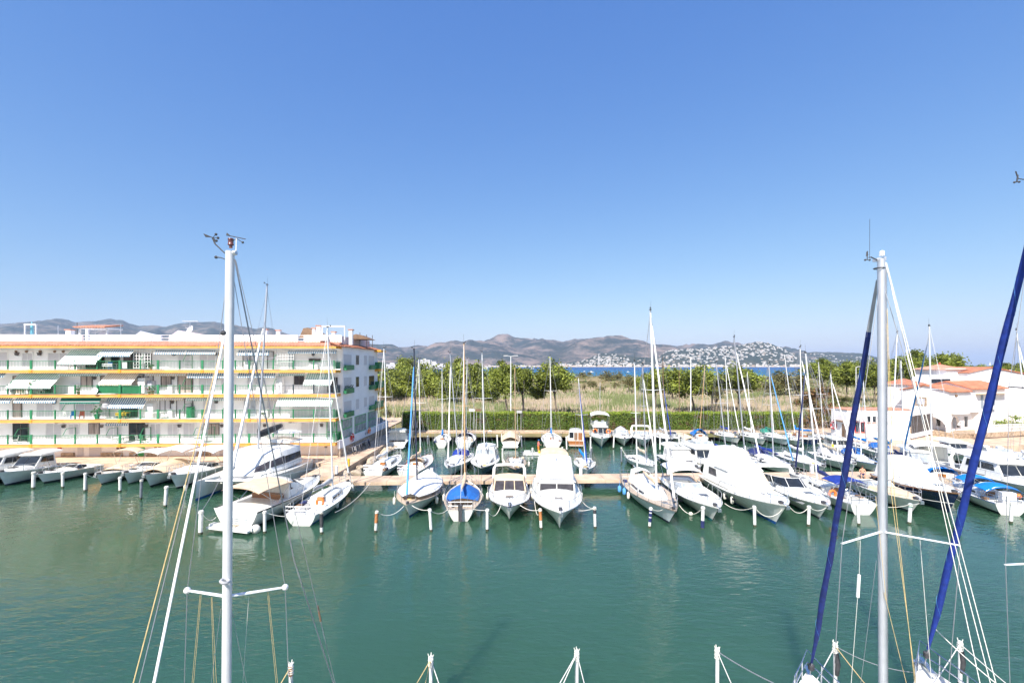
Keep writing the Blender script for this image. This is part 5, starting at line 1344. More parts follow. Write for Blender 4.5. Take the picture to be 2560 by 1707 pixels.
            for y in (-.4, .4): MB().box(lerp(f0,f1,.45), lerp(f0,f1,.6), y*wf - .22, y*wf + .22, zf + .05, zf + .75).build('seat', M('canvas_white'), root)
    if style == 'open':
        MB().box(X(.40), X(.48), -.35, .35, Z(.4) - .3, Z(.4) + .55).build('console', M('gelcoat'), root)
        MB().box(X(.26), X(.34), -.5, .5, Z(.3) - .4, Z(.3) + .12).build('seat', M('canvas_white'), root)
        windscreen(root, hl, .42, .52, .6, Z(.45) + .1, .35, 'plexi')
    if arch_: arch(root, X(.16), hl.hb(.2)*.94, Z(.2), Z(.2) + 1.25*h)
    if cover:
        t0, t1, hh, m = cover; rows = []
        for k in range(7):
            t = lerp(t0, t1, k/6); b = hl.hb(t)*.97; zz_ = hl.zs(t); pk = hh*math.sin(math.pi*min(max((k + .9)/7.4, 0), 1))**.7
            rows.append([V((t*L, f_*b, zz_ + .02 + pk*(1 - abs(f_)**1.6) - (.14 if abs(f_) == 1 else 0))) for f_ in (-1,-.8,-.4,0,.4,.8,1)])
        MB().loft(rows, closed=False).build('boat_cover', M(m), root, sharp=60)
    if top:
        t0, t1, z, m = top[:4]; bimini(root, X(t0), X(t1), hl.hb(.3)*.86, Z(.3) + z, m, Z(.3), ztilt=top[4] if len(top) > 4 else 0)
    if drive: MB().box(-.5, .05, -.22, .22, -.2, .75).build('outboard', M('charcoal'), root); 
    return root, hl
# ================================================================ THE BOATS
sb, mbt = sailboat, motorboat
# ---- middle of the front row, on the near side of the pontoon
r, hl = sb('white sailing boat under a full white tent cover with pale blue furled sail', (1071,1204,1.0), (1015,1261,1.4), 3.8, 1.1, 1.4, band='navy', anti='antifoul_blue', mast=(.55,(1035,873),'mast_navy',.09), furl='canvas_sky', furl_r=.075, cabin=(.30,.70,.6), spr_n=1, backstay=True, flare=1.0, deck='teak', wheel=False, rails=False, shrouds=True)
L = hl.L; rows = []
for k in range(9):
    t = lerp(.02, .84, k/8); b = hl.hb(t)*.93*(1 if t < .6 else 1 - (t-.6)*.9); zr = hl.zs(t) + 1.2 - .8*max(0, t - .62)/.22*.75 + .05*math.sin(k*2.1)
    rows.append([V((t*L, f_*b, lerp(hl.zs(t) + .28, zr, (1 - abs(f_))**.8))) for f_ in (-1,-.66,-.33,0,.33,.66,1)])
MB().loft(rows, closed=False).build('boat_cover', M('canvas_white'), r, sharp=50)
for sd_ in (1,-1):
    tubes('lifeline', [[hl.sheer(t, sd_, .06, .5) for t in (.05,.25,.5,.7,.9)]] + [[hl.sheer(t, sd_, .06, 0), hl.sheer(t, sd_, .06, .5)] for t in (.05,.3,.5,.7,.9)], .018, 'steel', r, 4)
rig2 = None
r, hl = sb('white sailing boat with blue cockpit cover and orange wooden mast, stern towards us', (1151,1274,.95), (1167,1199,1.25), 3.15, .95, 1.25, anti='antifoul_dark', deck='teak', mast=(.66,(1160,858),'mast_wood',.10), cabin=(.40,.74,.5), cock=(.08,.36), tr=.62, boom=(3.6,'canvas_beige',1.9,0,.1), wheel=False, furl=None, nwin=2)
L = hl.L; rows = []
for k in range(6):
    t = lerp(.24, .60, k/5); b = hl.hb(t)*.86
    rows.append([V((t*L, f_*b, hl.zs(t) + .10 + (.22,.62,.78,.76,.7,.62)[k]*(1 - abs(f_)**1.3))) for f_ in (-1,-.7,-.35,0,.35,.7,1)])
MB().loft(rows, closed=False).build('cockpit_cover', M('canvas_blue'), r, sharp=50)
tubes('stern_frame', [[(.9,.5,.9),(.9,.5,1.7),(.9,-.5,1.7),(.9,-.5,.9)]], .025, 'steel', r)
o = MB().box(-.32,-.05,-.13,.13,.15,1.15); o.box(-.3,-.08,-.17,.17,.95,1.35); o.build('outboard', M('charcoal'), r)
r, hl = mbt('white motor boat with three dark windscreen panes and roll bar', (1273,1204,1.0), (1274,1266,1.5), 3.6, 1.0, 1.5, style='none', band='charcoal', cock=None, rub='canvas_navy')
L = hl.L; ft, fs_ = trunk(r, hl, .52, .94, .84, .36)
A = (.53*L, .53*L - .45, hl.hb(.53)*.80, hl.hb(.5)*.70, hl.zs(.53) + .25, hl.zs(.5) + 1.15); C = (.22*L, .26*L, hl.hb(.3)*.86, hl.hb(.3)*.78, hl.zs(.3), hl.zs(.3) + 1.2)
w_ = superloft([C, A], .05).build('wheelhouse', M('canvas_beige'), r); frontwin(w_, A, 3, .08, .94, 'smoked', .10)
for q in range(2):
    for s_ in (1,-1): sidewin(w_, C, A, .2 + .36*q, .5 + .36*q, .45, .85, s_, 'smoked')
arch(r, .22*L, hl.hb(.2)*.80, hl.zs(.2) + .9, hl.zs(.2) + 2.0, r=.07, lean=.3)
o = MB().box(L - .75, L + .12, -.05, .05, 1.53, 1.62); o.box(L - .1, L + .06, -.16, .16, 1.3, 1.45); o.build('anchor', M('steel'), r)
r, hl = mbt('large white motor yacht with white raked canopy and beige rear canopy', (1383,1197,1.1), (1403,1281,1.75), 4.15, 1.2, 1.75, style='none', band='gelcoat_grey', hull='gelcoat', cock=None)
L = hl.L; trunk(r, hl, .50, .93, .82, .40)
A = (.52*L, .52*L - .15, hl.hb(.5)*.74, hl.hb(.5)*.72, hl.zs(.5) + .25, hl.zs(.5) + .95); C = (.12*L, .12*L, hl.hb(.3)*.82, hl.hb(.3)*.80, hl.zs(.3), hl.zs(.3) + 1.1)
w_ = superloft([C, A], .05).build('wheelhouse', M('gelcoat'), r); frontwin(w_, A, 2, .12, .9, 'smoked', .06)
for q in range(3):
    for s_ in (1,-1): sidewin(w_, C, A, .1 + .29*q, .36 + .29*q, .5, .88, s_, 'smoked')
superloft([(.20*L, .20*L, hl.hb(.3)*.80, hl.hb(.3)*.70, A[5], A[5] + 1.5), (.34*L, .33*L, hl.hb(.3)*.80, hl.hb(.3)*.68, A[5], A[5] + 1.05), (.49*L, .47*L, hl.hb(.4)*.78, hl.hb(.4)*.66, A[5], A[5] + .18)], .05).build('canopy', M('canvas_white'), r)
superloft([(.0*L, .02*L, hl.hb(.2)*.72, hl.hb(.2)*.58, A[5] - .4, A[5] + 1.75), (.20*L - .02, .19*L, hl.hb(.2)*.76, hl.hb(.2)*.60, A[5] - .2, A[5] + 1.85)], .07).build('rear_canopy', M('canvas_beige'), r)
tubes('cover_seam', [[(x*L, y*hl.hb(.3)*w, A[5] + z*(1 - .12*abs(y)**3)) for y in (-1,-.6,0,.6,1)] for x, w, z in ((.20,.70,1.56),(.335,.69,1.12),(.475,.67,.24))] + [[(.20*L, s_*hl.hb(.3)*.72, A[5]+1.35), (.335*L, s_*hl.hb(.3)*.70, A[5]+.95), (.475*L, s_*hl.hb(.4)*.70, A[5]+.15)] for s_ in (1,-1)], .022, 'canvas_grey', r)
tubes('side_rail', [[(x*L, s_*hl.hb(x)*.92, hl.zs(x) + .55) for x in (.12,.25,.38,.5)] for s_ in (1,-1)], .022, 'steel', r)
o = MB(); o.tube([(.30*L,0,A[5]+1.1),(.30*L,0,A[5]+1.55)], .05, 6); o.ball((.30*L,0,A[5]+1.6), .16, 8); o.build('searchlight', M('plastic_white'), r)
# ---- left: cruiser and sailing boat by the walkway
r, hl = mbt('white motor yacht with beige cockpit canopy, broad white transom towards us', (588,1276,1.45), (797,1187,1.9), 4.1, 1.5, 1.95, style='none', tr=.95, cock=(.06,.38), deck='gelcoat', platform=False, rub='charcoal')
L = hl.L; trunk(r, hl, .42, .93, .80, .42)
A = (.60*L, .60*L - 1.3, hl.hb(.55)*.76, hl.hb(.5)*.62, hl.zs(.55) + .3, hl.zs(.5) + 1.25); C = (.36*L, .40*L, hl.hb(.3)*.86, hl.hb(.3)*.74, hl.zs(.3), hl.zs(.3) + 1.35)
w_ = superloft([C, A], .05).build('wheelhouse', M('gelcoat'), r); frontwin(w_, A, 2, .14, .88, 'smoked', .06)
for s_ in (1,-1): sidewin(w_, C, A, .12, .52, .4, .86, s_, 'smoked'); sidewin(w_, C, A, .56, .84, .4, .8, s_, 'smoked')
bimini(r, .04*L, .42*L, hl.hb(.3)*.84, hl.zs(.3) + 1.35, 'canvas_beige', hl.zs(.2))
MB().box(.10*L, .30*L, -1.45, -.75, .7, 1.25).build('sofa', M('cream'), r); MB().box(.31*L,.36*L,-1.3,1.3,.65,1.9).build('bulkhead', M('varnish'), r)
for s_ in (1,-1): MB().prism([(.0, s_*hl.hb(0)*.62, .25),(-.45, s_*hl.hb(0)*.62, .25),(-.45, s_*hl.hb(0)*.97, .25),(.0, s_*hl.hb(0)*.97, .25)], (0,0,.22)).build('stern_quarter', M('gelcoat'), r)
MB().box(-.75,.05,-1.8,1.8,.22,.36).build('swim_platform', M('gelcoat'), r); MB().box(-.32,.02,-.3,.15,.36,.44).build('passerelle', M('teak'), r)
for k in range(3): MB().box(-.02,.06,-1.3+k*.09,.9,.55+k*.15,.58+k*.15).build('grab_bar', M('steel'), r)
r, hl = sb('small white sailing boat with orange lifebuoy beside the walkway, stern towards us', (750,1290,.8), (875,1198,1.25), 3.0, .9, 1.25, rub='gelcoat', anti='antifoul_blue', mast=(.60,(819,818),'mast_white',.085), furl='canvas_white', furl_r=.075, furl_top=.88, cabin=(.36,.74,.42), boom=(3.3,'canvas_grey',2.0,.0,.1), tr=.78, cock=(.06,.34), wheel=False)
# ---- catamaran
S0 = V((-25.4, 51.0, 0)); ct = thing('catamaran', 'large white sailing catamaran with wrap round dark windows and black sail bag', 'catamaran', S0, R(-90), GS_)
for s_ in (-1, 1):
    hroot = thing('float', '', '', (0,0,0)); del hroot['label']; del hroot['category']; hroot.parent = ct; hroot.location = (0, s_*2.55, 0)
    h_ = Hull(hroot, 10.7, 1.75, 1.5, 1.75, 'gelcoat', 'antifoul_blue', 'antifoul_blue', tr=.6, tm=.35, p=2.0, flare=.1, rake=-.1, trake=-.6, deck='gelcoat', bulw=.0)
    bowrail(h_, .40, .6, sides=(s_,)) if False else None
    tubes('lifeline', [[V((x, s_*.75*(1 - .9*max(0,(x-6)/5)**2), 1.6 + .55 + .02*x)) for x in (1,3,5,7,8.5,10)]] + [[V((x, s_*.75*(1 - .9*max(0,(x-6)/5)**2), 1.5)), V((x, s_*.75*(1 - .9*max(0,(x-6)/5)**2), 2.2))] for x in (1,3,5,7,8.5,10)], .018, 'steel', hroot, 4)
b = MB(); b.box(.8, 8.4, -1.9, 1.9, .95, 1.72); b.build('bridge_deck', M('gelcoat'), ct)
MB().box(8.4, 9.9, -1.9, 1.9, 1.45, 1.5).build('trampoline', M('canvas_grey'), ct); tubes('crossbeam', [[(9.95,-2.2,1.6),(9.95,2.2,1.6)]], .1, 'alu', ct)
secs = [(2.2,2.2,2.9,2.6,1.7,3.5),(5.6,5.3,2.85,2.5,1.7,3.55),(7.4,6.6,2.2,1.8,1.7,3.15),(8.6,7.3,1.1,.85,1.7,2.45)]
cr = superloft(secs, .04).build('coachroof', M('gelcoat'), ct)
for s_ in (1,-1):
    for q in range(4): sidewin(cr, secs[0], secs[1], .03 + q*.245, .255 + q*.245, .30, .66, s_, 'smoked')
    sidewin(cr, secs[1], secs[2], .03, .95, .30, .70, s_, 'smoked'); sidewin(cr, secs[2], secs[3], .05, .95, .30, .75, s_, 'smoked')
superloft([(.4,.4,2.2,2.1,3.75,3.9),(3.2,3.1,2.1,2.0,3.85,4.02)], .05).build('hardtop', M('gelcoat'), ct)
tubes('hardtop_post', [[(.6,s_*1.9,1.7),(.6,s_*1.9,3.8)] for s_ in (1,-1)], .05, 'alu', ct)
superloft([(.2,.2,2.0,1.9,4.6,4.68),(2.4,2.3,1.9,1.8,4.75,4.85)], .05).build('bimini', M('canvas_white'), ct)
tubes('bimini_frame', [[(x,s_*1.8,3.9),(x,s_*1.8,4.7)] for s_ in (1,-1) for x in (.4,2.2)], .03, 'steel', ct)
hc = type('q', (), {})(); hc.L = 10.7; hc.fs = 1.6; hc.hb = lambda t: 2.6; hc.zs = lambda t: 1.7; hc.sheer = lambda t, s_, i=0, dz=0: V((t*10.7, s_*2.5, 1.7 + dz))
rig(ct, hc, 5.5, AT(668,712,45.5), 'alu', .13, boom=(4.6,'canvas_black',4.9,0,.35), furl='canvas_white', furl_r=.13, spread=.5, spr_n=1, base_z=3.3, bow_pt=(9.95,0,1.8), furl_top=.8, backstay=False)
MB().tube([(5.45,0,4.75),(5.2,0,5.05),(4.2,0,5.12),(3.0,0,5.2),(1.8,0,5.3),(.9,0,5.38),(.7,0,5.4)], [.15,.34,.38,.36,.31,.22,.08], 10, flat=.8).build('sail_bag', M('canvas_black'), ct)
# ---- boats along the quay in front of the apartment building
mbt('white hardtop cruiser with oval side window at the left edge', (65,1161,.9), (-130,1195,1.5), 3.5, 1.1, 1.6, style='hardtop', h=1.15, hull='gelcoat_grey', deck='gelcoat', band='canvas_navy')
mbt('white cabin cruiser with forward raked hardtop and hull in pale blue grey shade', (140,1161,.9), (-8,1183,1.5), 3.2, 1.1, 1.6, style='hardtop', hull='gelcoat_grey', h=1.1, band='canvas_navy')
mbt('low white speedboat with grey hull and dark waterline', (238,1161,.9), (90,1184,1.2), 2.7, .95, 1.2, style='express', hull='gelcoat_grey', h=.6, band='black', deck='gelcoat')
mbt('open motor boat with beige console cover and beige folded bimini', (346,1161,.9), (239,1186,1.2), 2.8, .95, 1.2, style='open', hull='gelcoat_grey', top=(.1,.35,1.9,'canvas_beige'), cover=(.30,.62,.55,'canvas_beige'), band='gelcoat')
mbt('white motor boat with square white bimini by the quay', (408,1161,.9), (308,1183,1.3), 2.9, 1.0, 1.35, style='express', hull='gelcoat_grey', top=(.08,.48,1.75,'canvas_white'), h=.8, band='gelcoat')
mbt('motor boat under a peaked beige tarpaulin and white bimini', (472,1161,.9), (360,1186,1.5), 3.2, 1.05, 1.5, style='none', hull='gelcoat_grey', cover=(.05,.82,.95,'canvas_beige'), top=(.05,.5,2.1,'canvas_white'), cock=None)
mbt('white covered cruiser with long white bimini next to the catamaran', (548,1161,.9), (424,1189,1.55), 3.4, 1.15, 1.6, style='express', hull='gelcoat_grey', top=(.0,.45,1.9,'canvas_white'), cover=(.42,.80,.55,'canvas_white'), h=.85)
# ---- far side of the pontoon, left half
sb('weathered white sailing boat with slim black sheer stripe, stern to the pontoon left', (932,1180,.9), (1000,1131,1.25), 2.9, .95, 1.2, rub='charcoal', hull='gelcoat', mast=(.50,(960,870),'mast_white',.085), furl=None, boom=(3.2,'canvas_white',2.0), spr_n=1, cabin=(.33,.75,.42))
sb('white sailing boat with red transom and brown wooden cockpit', (1019,1180,.8), (1077,1133,1.25), 2.8, .9, 1.25, hull='gelcoat', rub='red_hull', band='red_hull', mast=(.52,(1047,897),'mast_white',.08), boom=(3.0,'canvas_beige',1.9), hood='canvas_beige', tr=.85, cabcol='gelcoat', wheel=False)
sb('white sailing boat with blue pipe frame and white furled genoa, bow towards the pontoon', (1165,1132,1.0), (1119,1169,1.25), 2.9, 1.0, 1.25, hull='gelcoat_grey', mast=(.46,(1125,882),'alu',.085), furl='canvas_white', furl_r=.07, furl_top=.93, boom=(2.8,None,1.9), hood='canvas_royal')
r, hl = sb('dark blue motor sailer with glazed white deckhouse, bow towards the pontoon', (1219,1136,1.0), (1203,1168,1.45), 3.3, 1.1, 1.45, hull='navy', anti='antifoul_blue', rub='gelcoat', mast=(.50,(1205,880),'mast_white',.09), cabin=(.40,.80,.4), boom=(2.6,None,2.7), nwin=3)
C = (.10*hl.L,.10*hl.L,1.25,1.1,1.05,2.5); A = (.42*hl.L,.38*hl.L,1.2,1.0,1.15,2.45); w_ = superloft([C, A], .06).build('wheelhouse', M('gelcoat'), r); frontwin(w_, A, 3, .5, .9, 'plexi')
for s_ in (1,-1): sidewin(w_, C, A, .1, .5, .5, .88, s_, 'plexi'); sidewin(w_, C, A, .55, .92, .5, .88, s_, 'plexi')
sb('small navy sailing boat with varnished decks and wooden mast', (1289,1141,.9), (1290,1172,1.2), 2.5, .85, 1.2, hull='navy', rub='varnish', deck='teak', mast=(.45,(1287,919),'mast_wood',.07), cabin=(.30,.76,.4), boom=(2.2,None,1.7), antenna=False, cabcol='gelcoat_old', wheel=False)
sb('little white sailing boat with bright blue sail cover right of the motor yacht', (1456,1142,.9), (1469,1173,1.1), 2.4, .8, 1.1, hull='gelcoat_grey', anti='antifoul_blue', mast=(.60,(1446,945),'mast_white',.07), furl='canvas_royal', furl_r=.055, boom=(2.3,'canvas_bright',1.6,.25,.5), antenna=False, wheel=False)
# ---- back row along the far quay
mbt('white cruiser with white hood and square brown patch on its transom', (989,1112,.6), (1010,1080,1.35), 3.3, 1.0, 1.4, style='hardtop', tr=.95)
sb('small white sailing boat with name on round stern at the far quay', (1103,1107,.8), (1111,1082,1.2), 2.6, .85, 1.2, mast=(.45,(1105,925),'mast_white',.07), boom=(2.4,'canvas_bright',1.6), antenna=False, wheel=False, tr=.6)
sb('pale blue striped sailing boat at the far quay, stern towards us', (1159,1108,.9), (1172,1079,1.3), 3.1, 1.0, 1.3, hull='gelcoat_grey', rub='canvas_navy', mast=(.5,(1168,896),'mast_grey',.08), hood='canvas_navy', boom=(2.8,'canvas_navy',1.9), spr_n=1)
mbt('white motor boat with flat beige roof at the far quay, square stern', (1276,1107,.8), (1277,1081,1.25), 2.9, 1.0, 1.35, style='none', cock=None, cover=(.03,.70,1.15,'canvas_beige'), rub='cream')
sb('white sailing boat with teal blue boom end, plain white stern towards us', (1381,1107,.9), (1375,1079,1.25), 3.1, .95, 1.25, mast=(.5,(1375,890),'mast_white',.075), boom=(2.4,'canvas_bright',1.75), tr=.82)
r, hl = mbt('varnished wooden motor boat with white roof and open stern cabin', (1440,1105,.7), (1437,1083,1.15), 2.7, .85, 1.2, hull='varnish', band='black', style='none', rub='gelcoat', deck='teak', rails=False, foretint='teak', cock=None)
C = (.12*hl.L,.12*hl.L,1.1,1.0,.8,2.35); A = (.6*hl.L,.55*hl.L,1.0,.9,.9,2.3); w_ = superloft([C, A], .06).build('wheelhouse', M('gelcoat'), r); MB().box(C[0]-.03,C[0]+.02,-.95,-.35,.9,2.0).build('cabin_door', M('varnish'), w_); MB().box(C[0]-.03,C[0]+.02,.35,.95,1.2,2.05).build('window', M('glass'), w_); MB().box(C[0]-.03,C[0]+.02,-.25,.25,.9,2.0).build('cabin_door', M('leather'), w_)
mbt('white fishing cruiser with flybridge, white canopy and blue lower hull', (1496,1079,1.0), (1506,1096,1.6), 3.3, 1.15, 1.65, style='fly', anti='antifoul_blue', band='antifoul_blue', top=(.05,.48,3.2,'canvas_white'), h=1.0)
mbt('white cruiser with clear folding windscreen tent', (1548,1080,1.0), (1563,1097,1.35), 3.0, 1.0, 1.4, style='express', h=1.35, win='plexi', band='canvas_grey', rub='canvas_grey', cover=(.08,.44,1.3,'canvas_grey'))
mbt('white cruiser with round radar arch at the far quay', (1600,1080,1.0), (1611,1098,1.4), 3.2, 1.0, 1.4, style='express', arch_=True, hull='gelcoat_grey', h=1.0, win='plexi')
sb('navy hulled sailing boat with brown mast and royal blue furled sail', (1640,1081,1.0), (1679,1098,1.25), 2.9, .95, 1.25, hull='navy', mast=(.55,(1657,895),'leather',.075), furl='canvas_royal', furl_r=.07, furl_top=.64, boom=(2.6,'canvas_grey',1.8))
mbt('small boat under a taut beige cover with orange lifebuoy at its end', (1730,1100,.8), (1690,1083,1.0), 2.3, .8, 1.0, style='none', hull='gelcoat', cover=(.03,.95,.55,'canvas_beige'), rails=False, platform=False, cock=None)
r, hl = sb('low sailing boat heaped with a bright blue tarpaulin', (1757,1096,.8), (1738,1079,1.1), 2.3, .8, 1.1, mast=(.42,(1762,918),'mast_wood',.07), cabin=(.3,.7,.4), antenna=False, wheel=False, hull='gelcoat_grey')
rows = []
rr = random.Random(2)
for k in range(6):
    x = lerp(.25, .85, k/5)*hl.L; rows.append([V((x, f_*1.05, 1.0 + (1.25 - .15*k + rr.uniform(-.12,.12))*(1 - abs(f_)**1.4))) for f_ in (-1,-.6,-.2,.2,.6,1)])
MB().loft(rows, closed=False).build('boat_cover', M('canvas_bright'), r, sharp=25)
sb('white sailing boat with royal blue boom cover lying along the hedge', (1790,1079,1.0), (1851,1094,1.15), 2.8, .9, 1.15, mast=(.55,(1813,888),'mast_white',.075), furl='canvas_white', furl_r=.06, boom=(2.6,'canvas_royal',1.8), hull='gelcoat', rub='canvas_navy')
sb('long white sailing boat with green tarpaulin amidships', (1895,1079,.95), (1976,1098,1.2), 2.8, .9, 1.2, mast=(.52,(1921,905),'mast_white',.075), boom=(2.6,'canvas_green',1.75), hood='canvas_green', hull='gelcoat_grey', antenna=False)
r, hl = sb('navy sailing boat with brown cabin and bright blue boom cover', (2036,1097,.9), (1963,1079,1.2), 2.6, .85, 1.2, hull='navy', anti='antifoul_blue', cabcol='varnish', mast=(.66,(1961,887),'mast_white',.075), boom=(3.2,'canvas_bright',1.8), rub='gelcoat', antenna=False)
sb('small white sailing boat nearest the marina office steps', (2088,1103,.8), (2036,1083,1.1), 2.4, .8, 1.1, mast=(.55,(2046,905),'mast_white',.07), boom=(2.2,None,1.7), tr=.85, antenna=False, wheel=False)
# ---- right half of the front row
r, hl = sb('big grey blue sailing ketch with teak deck and blue sheer stripe, bow towards us', (1580,1190,1.15), (1691,1277,1.5), 3.5, 1.15, 1.5, hull='gelcoat_grey', rub='navy', band='navy', anti='antifoul_dark', deck='teak', mast=(.63,(1626,775),'mast_white',.12), furl='canvas_white', furl_r=.085, furl_top=.98, cabin=(.30,.74,.5), hood='canvas_white', boom=(3.6,'canvas_beige',2.2), spr_n=1)
rig(r, hl, .16*hl.L, AT(1586,903,42.9), 'mast_white', .075, base_z=1.3, shrouds=False, wires=False, spread=.3, boom=(1.2,None,2.2))
MB().loft([[V((x, y*1.0, z)) for y, z in ((-.85,1.5),(-.7,2.35),(0,2.55),(.7,2.35),(.85,1.5))] for x in (.16*hl.L+.3,.30*hl.L)], closed=False).build('cockpit_tent', M('canvas_white'), r)
r, hl = mbt('white express cruiser with arched white bimini and pale teal waterline', (1683,1192,1.0), (1798,1271,1.45), 3.3, 1.0, 1.5, style='express', anti='antifoul_teal', band='antifoul_teal', top=(.04,.36,1.55,'canvas_white'), h=1.0, win='plexi')
for s_ in (1,-1): MB().plate([hl.sheer(.50, s_, -.02, -.30), hl.sheer(.68, s_, -.02, -.28), hl.sheer(.66, s_, -.02, -.50), hl.sheer(.50, s_, -.02, -.48)], .012).build('window', M('glass'), r)
r, hl = mbt('tall white flybridge yacht shrouded in white canvas covers', (1795,1190,1.2), (1968,1263,1.9), 4.2, 1.3, 1.9, style='none', cock=None, rub='gelcoat', anti='antifoul_blue', platform=False)
L = hl.L; trunk(r, hl, .50, .93, .80, .30)
A = (.62*L, .46*L, hl.hb(.6)*.80, hl.hb(.5)*.70, hl.zs(.6), hl.zs(.45) + 1.5); C = (.06*L, .08*L, hl.hb(.25)*.88, hl.hb(.25)*.80, hl.zs(.2), hl.zs(.25) + 1.55)
w_ = superloft([C, A], .05).build('wheelhouse', M('gelcoat'), r)
MB().plate([(A[0]-.02+.05,-A[2]*.9,A[4]+.05),(A[0]+.03,A[2]*.9,A[4]+.05),(A[1]+.06,A[3]*.92,A[5]-.05),(A[1]+.06,-A[3]*.92,A[5]-.05)], .03).build('screen_cover', M('canvas_white'), r)
for s_ in (1,-1): sidewin(w_, C, A, .22, .50, .40, .80, s_, 'smoked')
superloft([(.10*L,.12*L,hl.hb(.25)*.76,hl.hb(.25)*.62,C[5]-.02,C[5]+1.45),(.27*L,.26*L,hl.hb(.3)*.76,hl.hb(.3)*.64,C[5]-.02,C[5]+1.4)], .05).build('fly_cover', M('canvas_white'), r)
superloft([(.265*L,.265*L,hl.hb(.3)*.80,hl.hb(.3)*.78,C[5]-.02,C[5]+.70),(.47*L,.42*L,hl.hb(.4)*.74,hl.hb(.4)*.66,A[5]-.02,A[5]+.52)], .02).build('flybridge', M('gelcoat'), r)
tubes('cover_seam', [[(.27*L, s_*hl.hb(.3)*.78, C[5]+.02), (.265*L, s_*hl.hb(.3)*.66, C[5]+1.3)] for s_ in (1,-1)] + [[(A[1]+.1, s_*A[3]*.95, A[5]+.02), (A[0]+.07, s_*A[2]*.92, A[4]+.1)] for s_ in (1,-1)] + [[(.43*L, y*hl.hb(.4)*.68, A[5]+.55) for y in (-1,-.5,0,.5,1)], [(A[1]+.12, y*A[3]*.92, A[5]+.03) for y in (-1,-.5,0,.5,1)], [(lerp(A[0],A[1],.45)+.08, y*lerp(A[2],A[3],.45)*.93, lerp(A[4],A[5],.45)) for y in (-1,0,1)]], .028, 'cream', r)
for k in (0,1): MB().box(.60*L+k*.9, .60*L+.35+k*.9, .35-k*.9, .75-k*.9, hl.zs(.65)+.16, hl.zs(.65)+.24).build('hatch', M('canvas_grey'), r)
for k in range(4): MB().plate([hl.sheer(.36+.09*k, s_, -.03, -.35) if False else hl.sheer(.36+.09*k, -1, -.025, -.34), hl.sheer(.40+.09*k, -1, -.025, -.34), hl.sheer(.40+.09*k, -1, -.02, -.54), hl.sheer(.36+.09*k, -1, -.02, -.54)], .012).build('porthole', M('glass'), r)
r, hl = mbt('white sports cruiser with long segmented windscreen and grey arch', (1922,1191,1.0), (2072,1263,1.5), 3.4, 1.0, 1.5, style='none', cock=(.05,.42), band='canvas_grey', rub='gelcoat', anti='antifoul_dark')
L = hl.L; trunk(r, hl, .44, .93, .80, .36); windscreen(r, hl, .14, .58, .84, hl.zs(.45) + .22, .75, 'glass', 'gelcoat', 1.3, 4); arch(r, .12*L, hl.hb(.15)*.92, hl.zs(.15), hl.zs(.15) + 1.35, 'gelcoat', .11, .7)
for x, y in ((.28,.45),(.28,-.45),(.12,0)): MB().box(x*L, (x+.07)*L, (y-.25)*1.3, (y+.25)*1.3, .65, 1.35).build('seat', M('canvas_white'), r)
for s_ in (1,-1): MB().plate([hl.sheer(.30, s_, -.03, -.24), hl.sheer(.86, s_, -.03, -.22), hl.sheer(.84, s_, -.025, -.36), hl.sheer(.30, s_, -.025, -.42)], .012).build('hull_stripe', M('canvas_grey'), r)
r, hl = sb('white sailing boat with rounded white stern, royal blue bimini and navy boom cover', (2160,1264,.8), (1986,1181,1.25), 3.1, .95, 1.25, mast=(.62,(2014,882),'mast_white',.09), furl='canvas_navy', furl_r=.075, boom=(3.6,'canvas_navy',2.1,0,-.25), tr=.68, cabin=(.36,.74,.42), cock=(.10,.34), hull='gelcoat', hood=None)
bimini(r, .14*hl.L, .36*hl.L, 1.25, 2.35, 'canvas_royal', .9)
r, hl = mbt('cream motor boat with tan foredeck cover, bow just right of the big mast', (2140,1197,.9), (2303,1252,1.35), 3.1, .95, 1.4, style='express', hull='gelcoat_old', foretint='canvas_beige', anti='antifoul_dark', win='plexi', h=.9, hatchm=None, cover=(.18,.36,.4,'charcoal'))
r, hl = mbt('white topped cruiser with navy blue hull and white raked cover', (2220,1186,1.3), (2401,1232,1.95), 3.6, 1.35, 1.95, hull='navy', rub='varnish', style='none', cock=None, anti='navy')
L = hl.L; trunk(r, hl, .48, .93, .86, .34)
superloft([(.06*L,.10*L,hl.hb(.25)*.86,hl.hb(.25)*.70,hl.zs(.2),hl.zs(.2)+1.95),(.30*L,.28*L,hl.hb(.3)*.86,hl.hb(.3)*.70,hl.zs(.3),hl.zs(.3)+1.9),(.62*L,.42*L,hl.hb(.6)*.86,hl.hb(.5)*.64,hl.zs(.55),hl.zs(.5)+1.0)], .05).build('canopy', M('canvas_white'), r)
tubes('rub_line', [[hl.sheer(t, s_, -.03, -dz) for t in (.3,.5,.7,.85,.97)] for s_ in (1,-1) for dz in (.9,)], .02, 'gelcoat', r)
text('1T-44', r, (L*.52, -hl.hb(.52)-.02, hl.zs(.52)-.5), (R(90),0,0), .22, 'canvas_white')
sb('teak decked sailing boat with tall mast and teal furled sail behind the navy cruiser', (2412,1217,1.1), (2254,1143,1.3), 3.2, 1.05, 1.3, deck='teak', mast=(.45,(2323,815),'mast_white',.10), furl='canvas_teal', furl_r=.085, boom=(3.2,None,2.2,0,.0), hood='canvas_bright', spr_n=1)
r, hl = sb('white sailing boat with pale blue stripe and bright blue awnings, stern towards us', (2530,1262,.9), (2388,1199,1.2), 3.0, .95, 1.2, rub='canvas_sky', hull='gelcoat', mast=None, cabin=(.34,.74,.42), tr=.7, wheel=False, cabcol='gelcoat')
bimini(r, .10*hl.L, .36*hl.L, 1.2, 1.9, 'canvas_bright', .9, camber=.3); bimini(r, .52*hl.L, .72*hl.L, 1.15, 2.0, 'canvas_bright', 1.0, camber=.3)
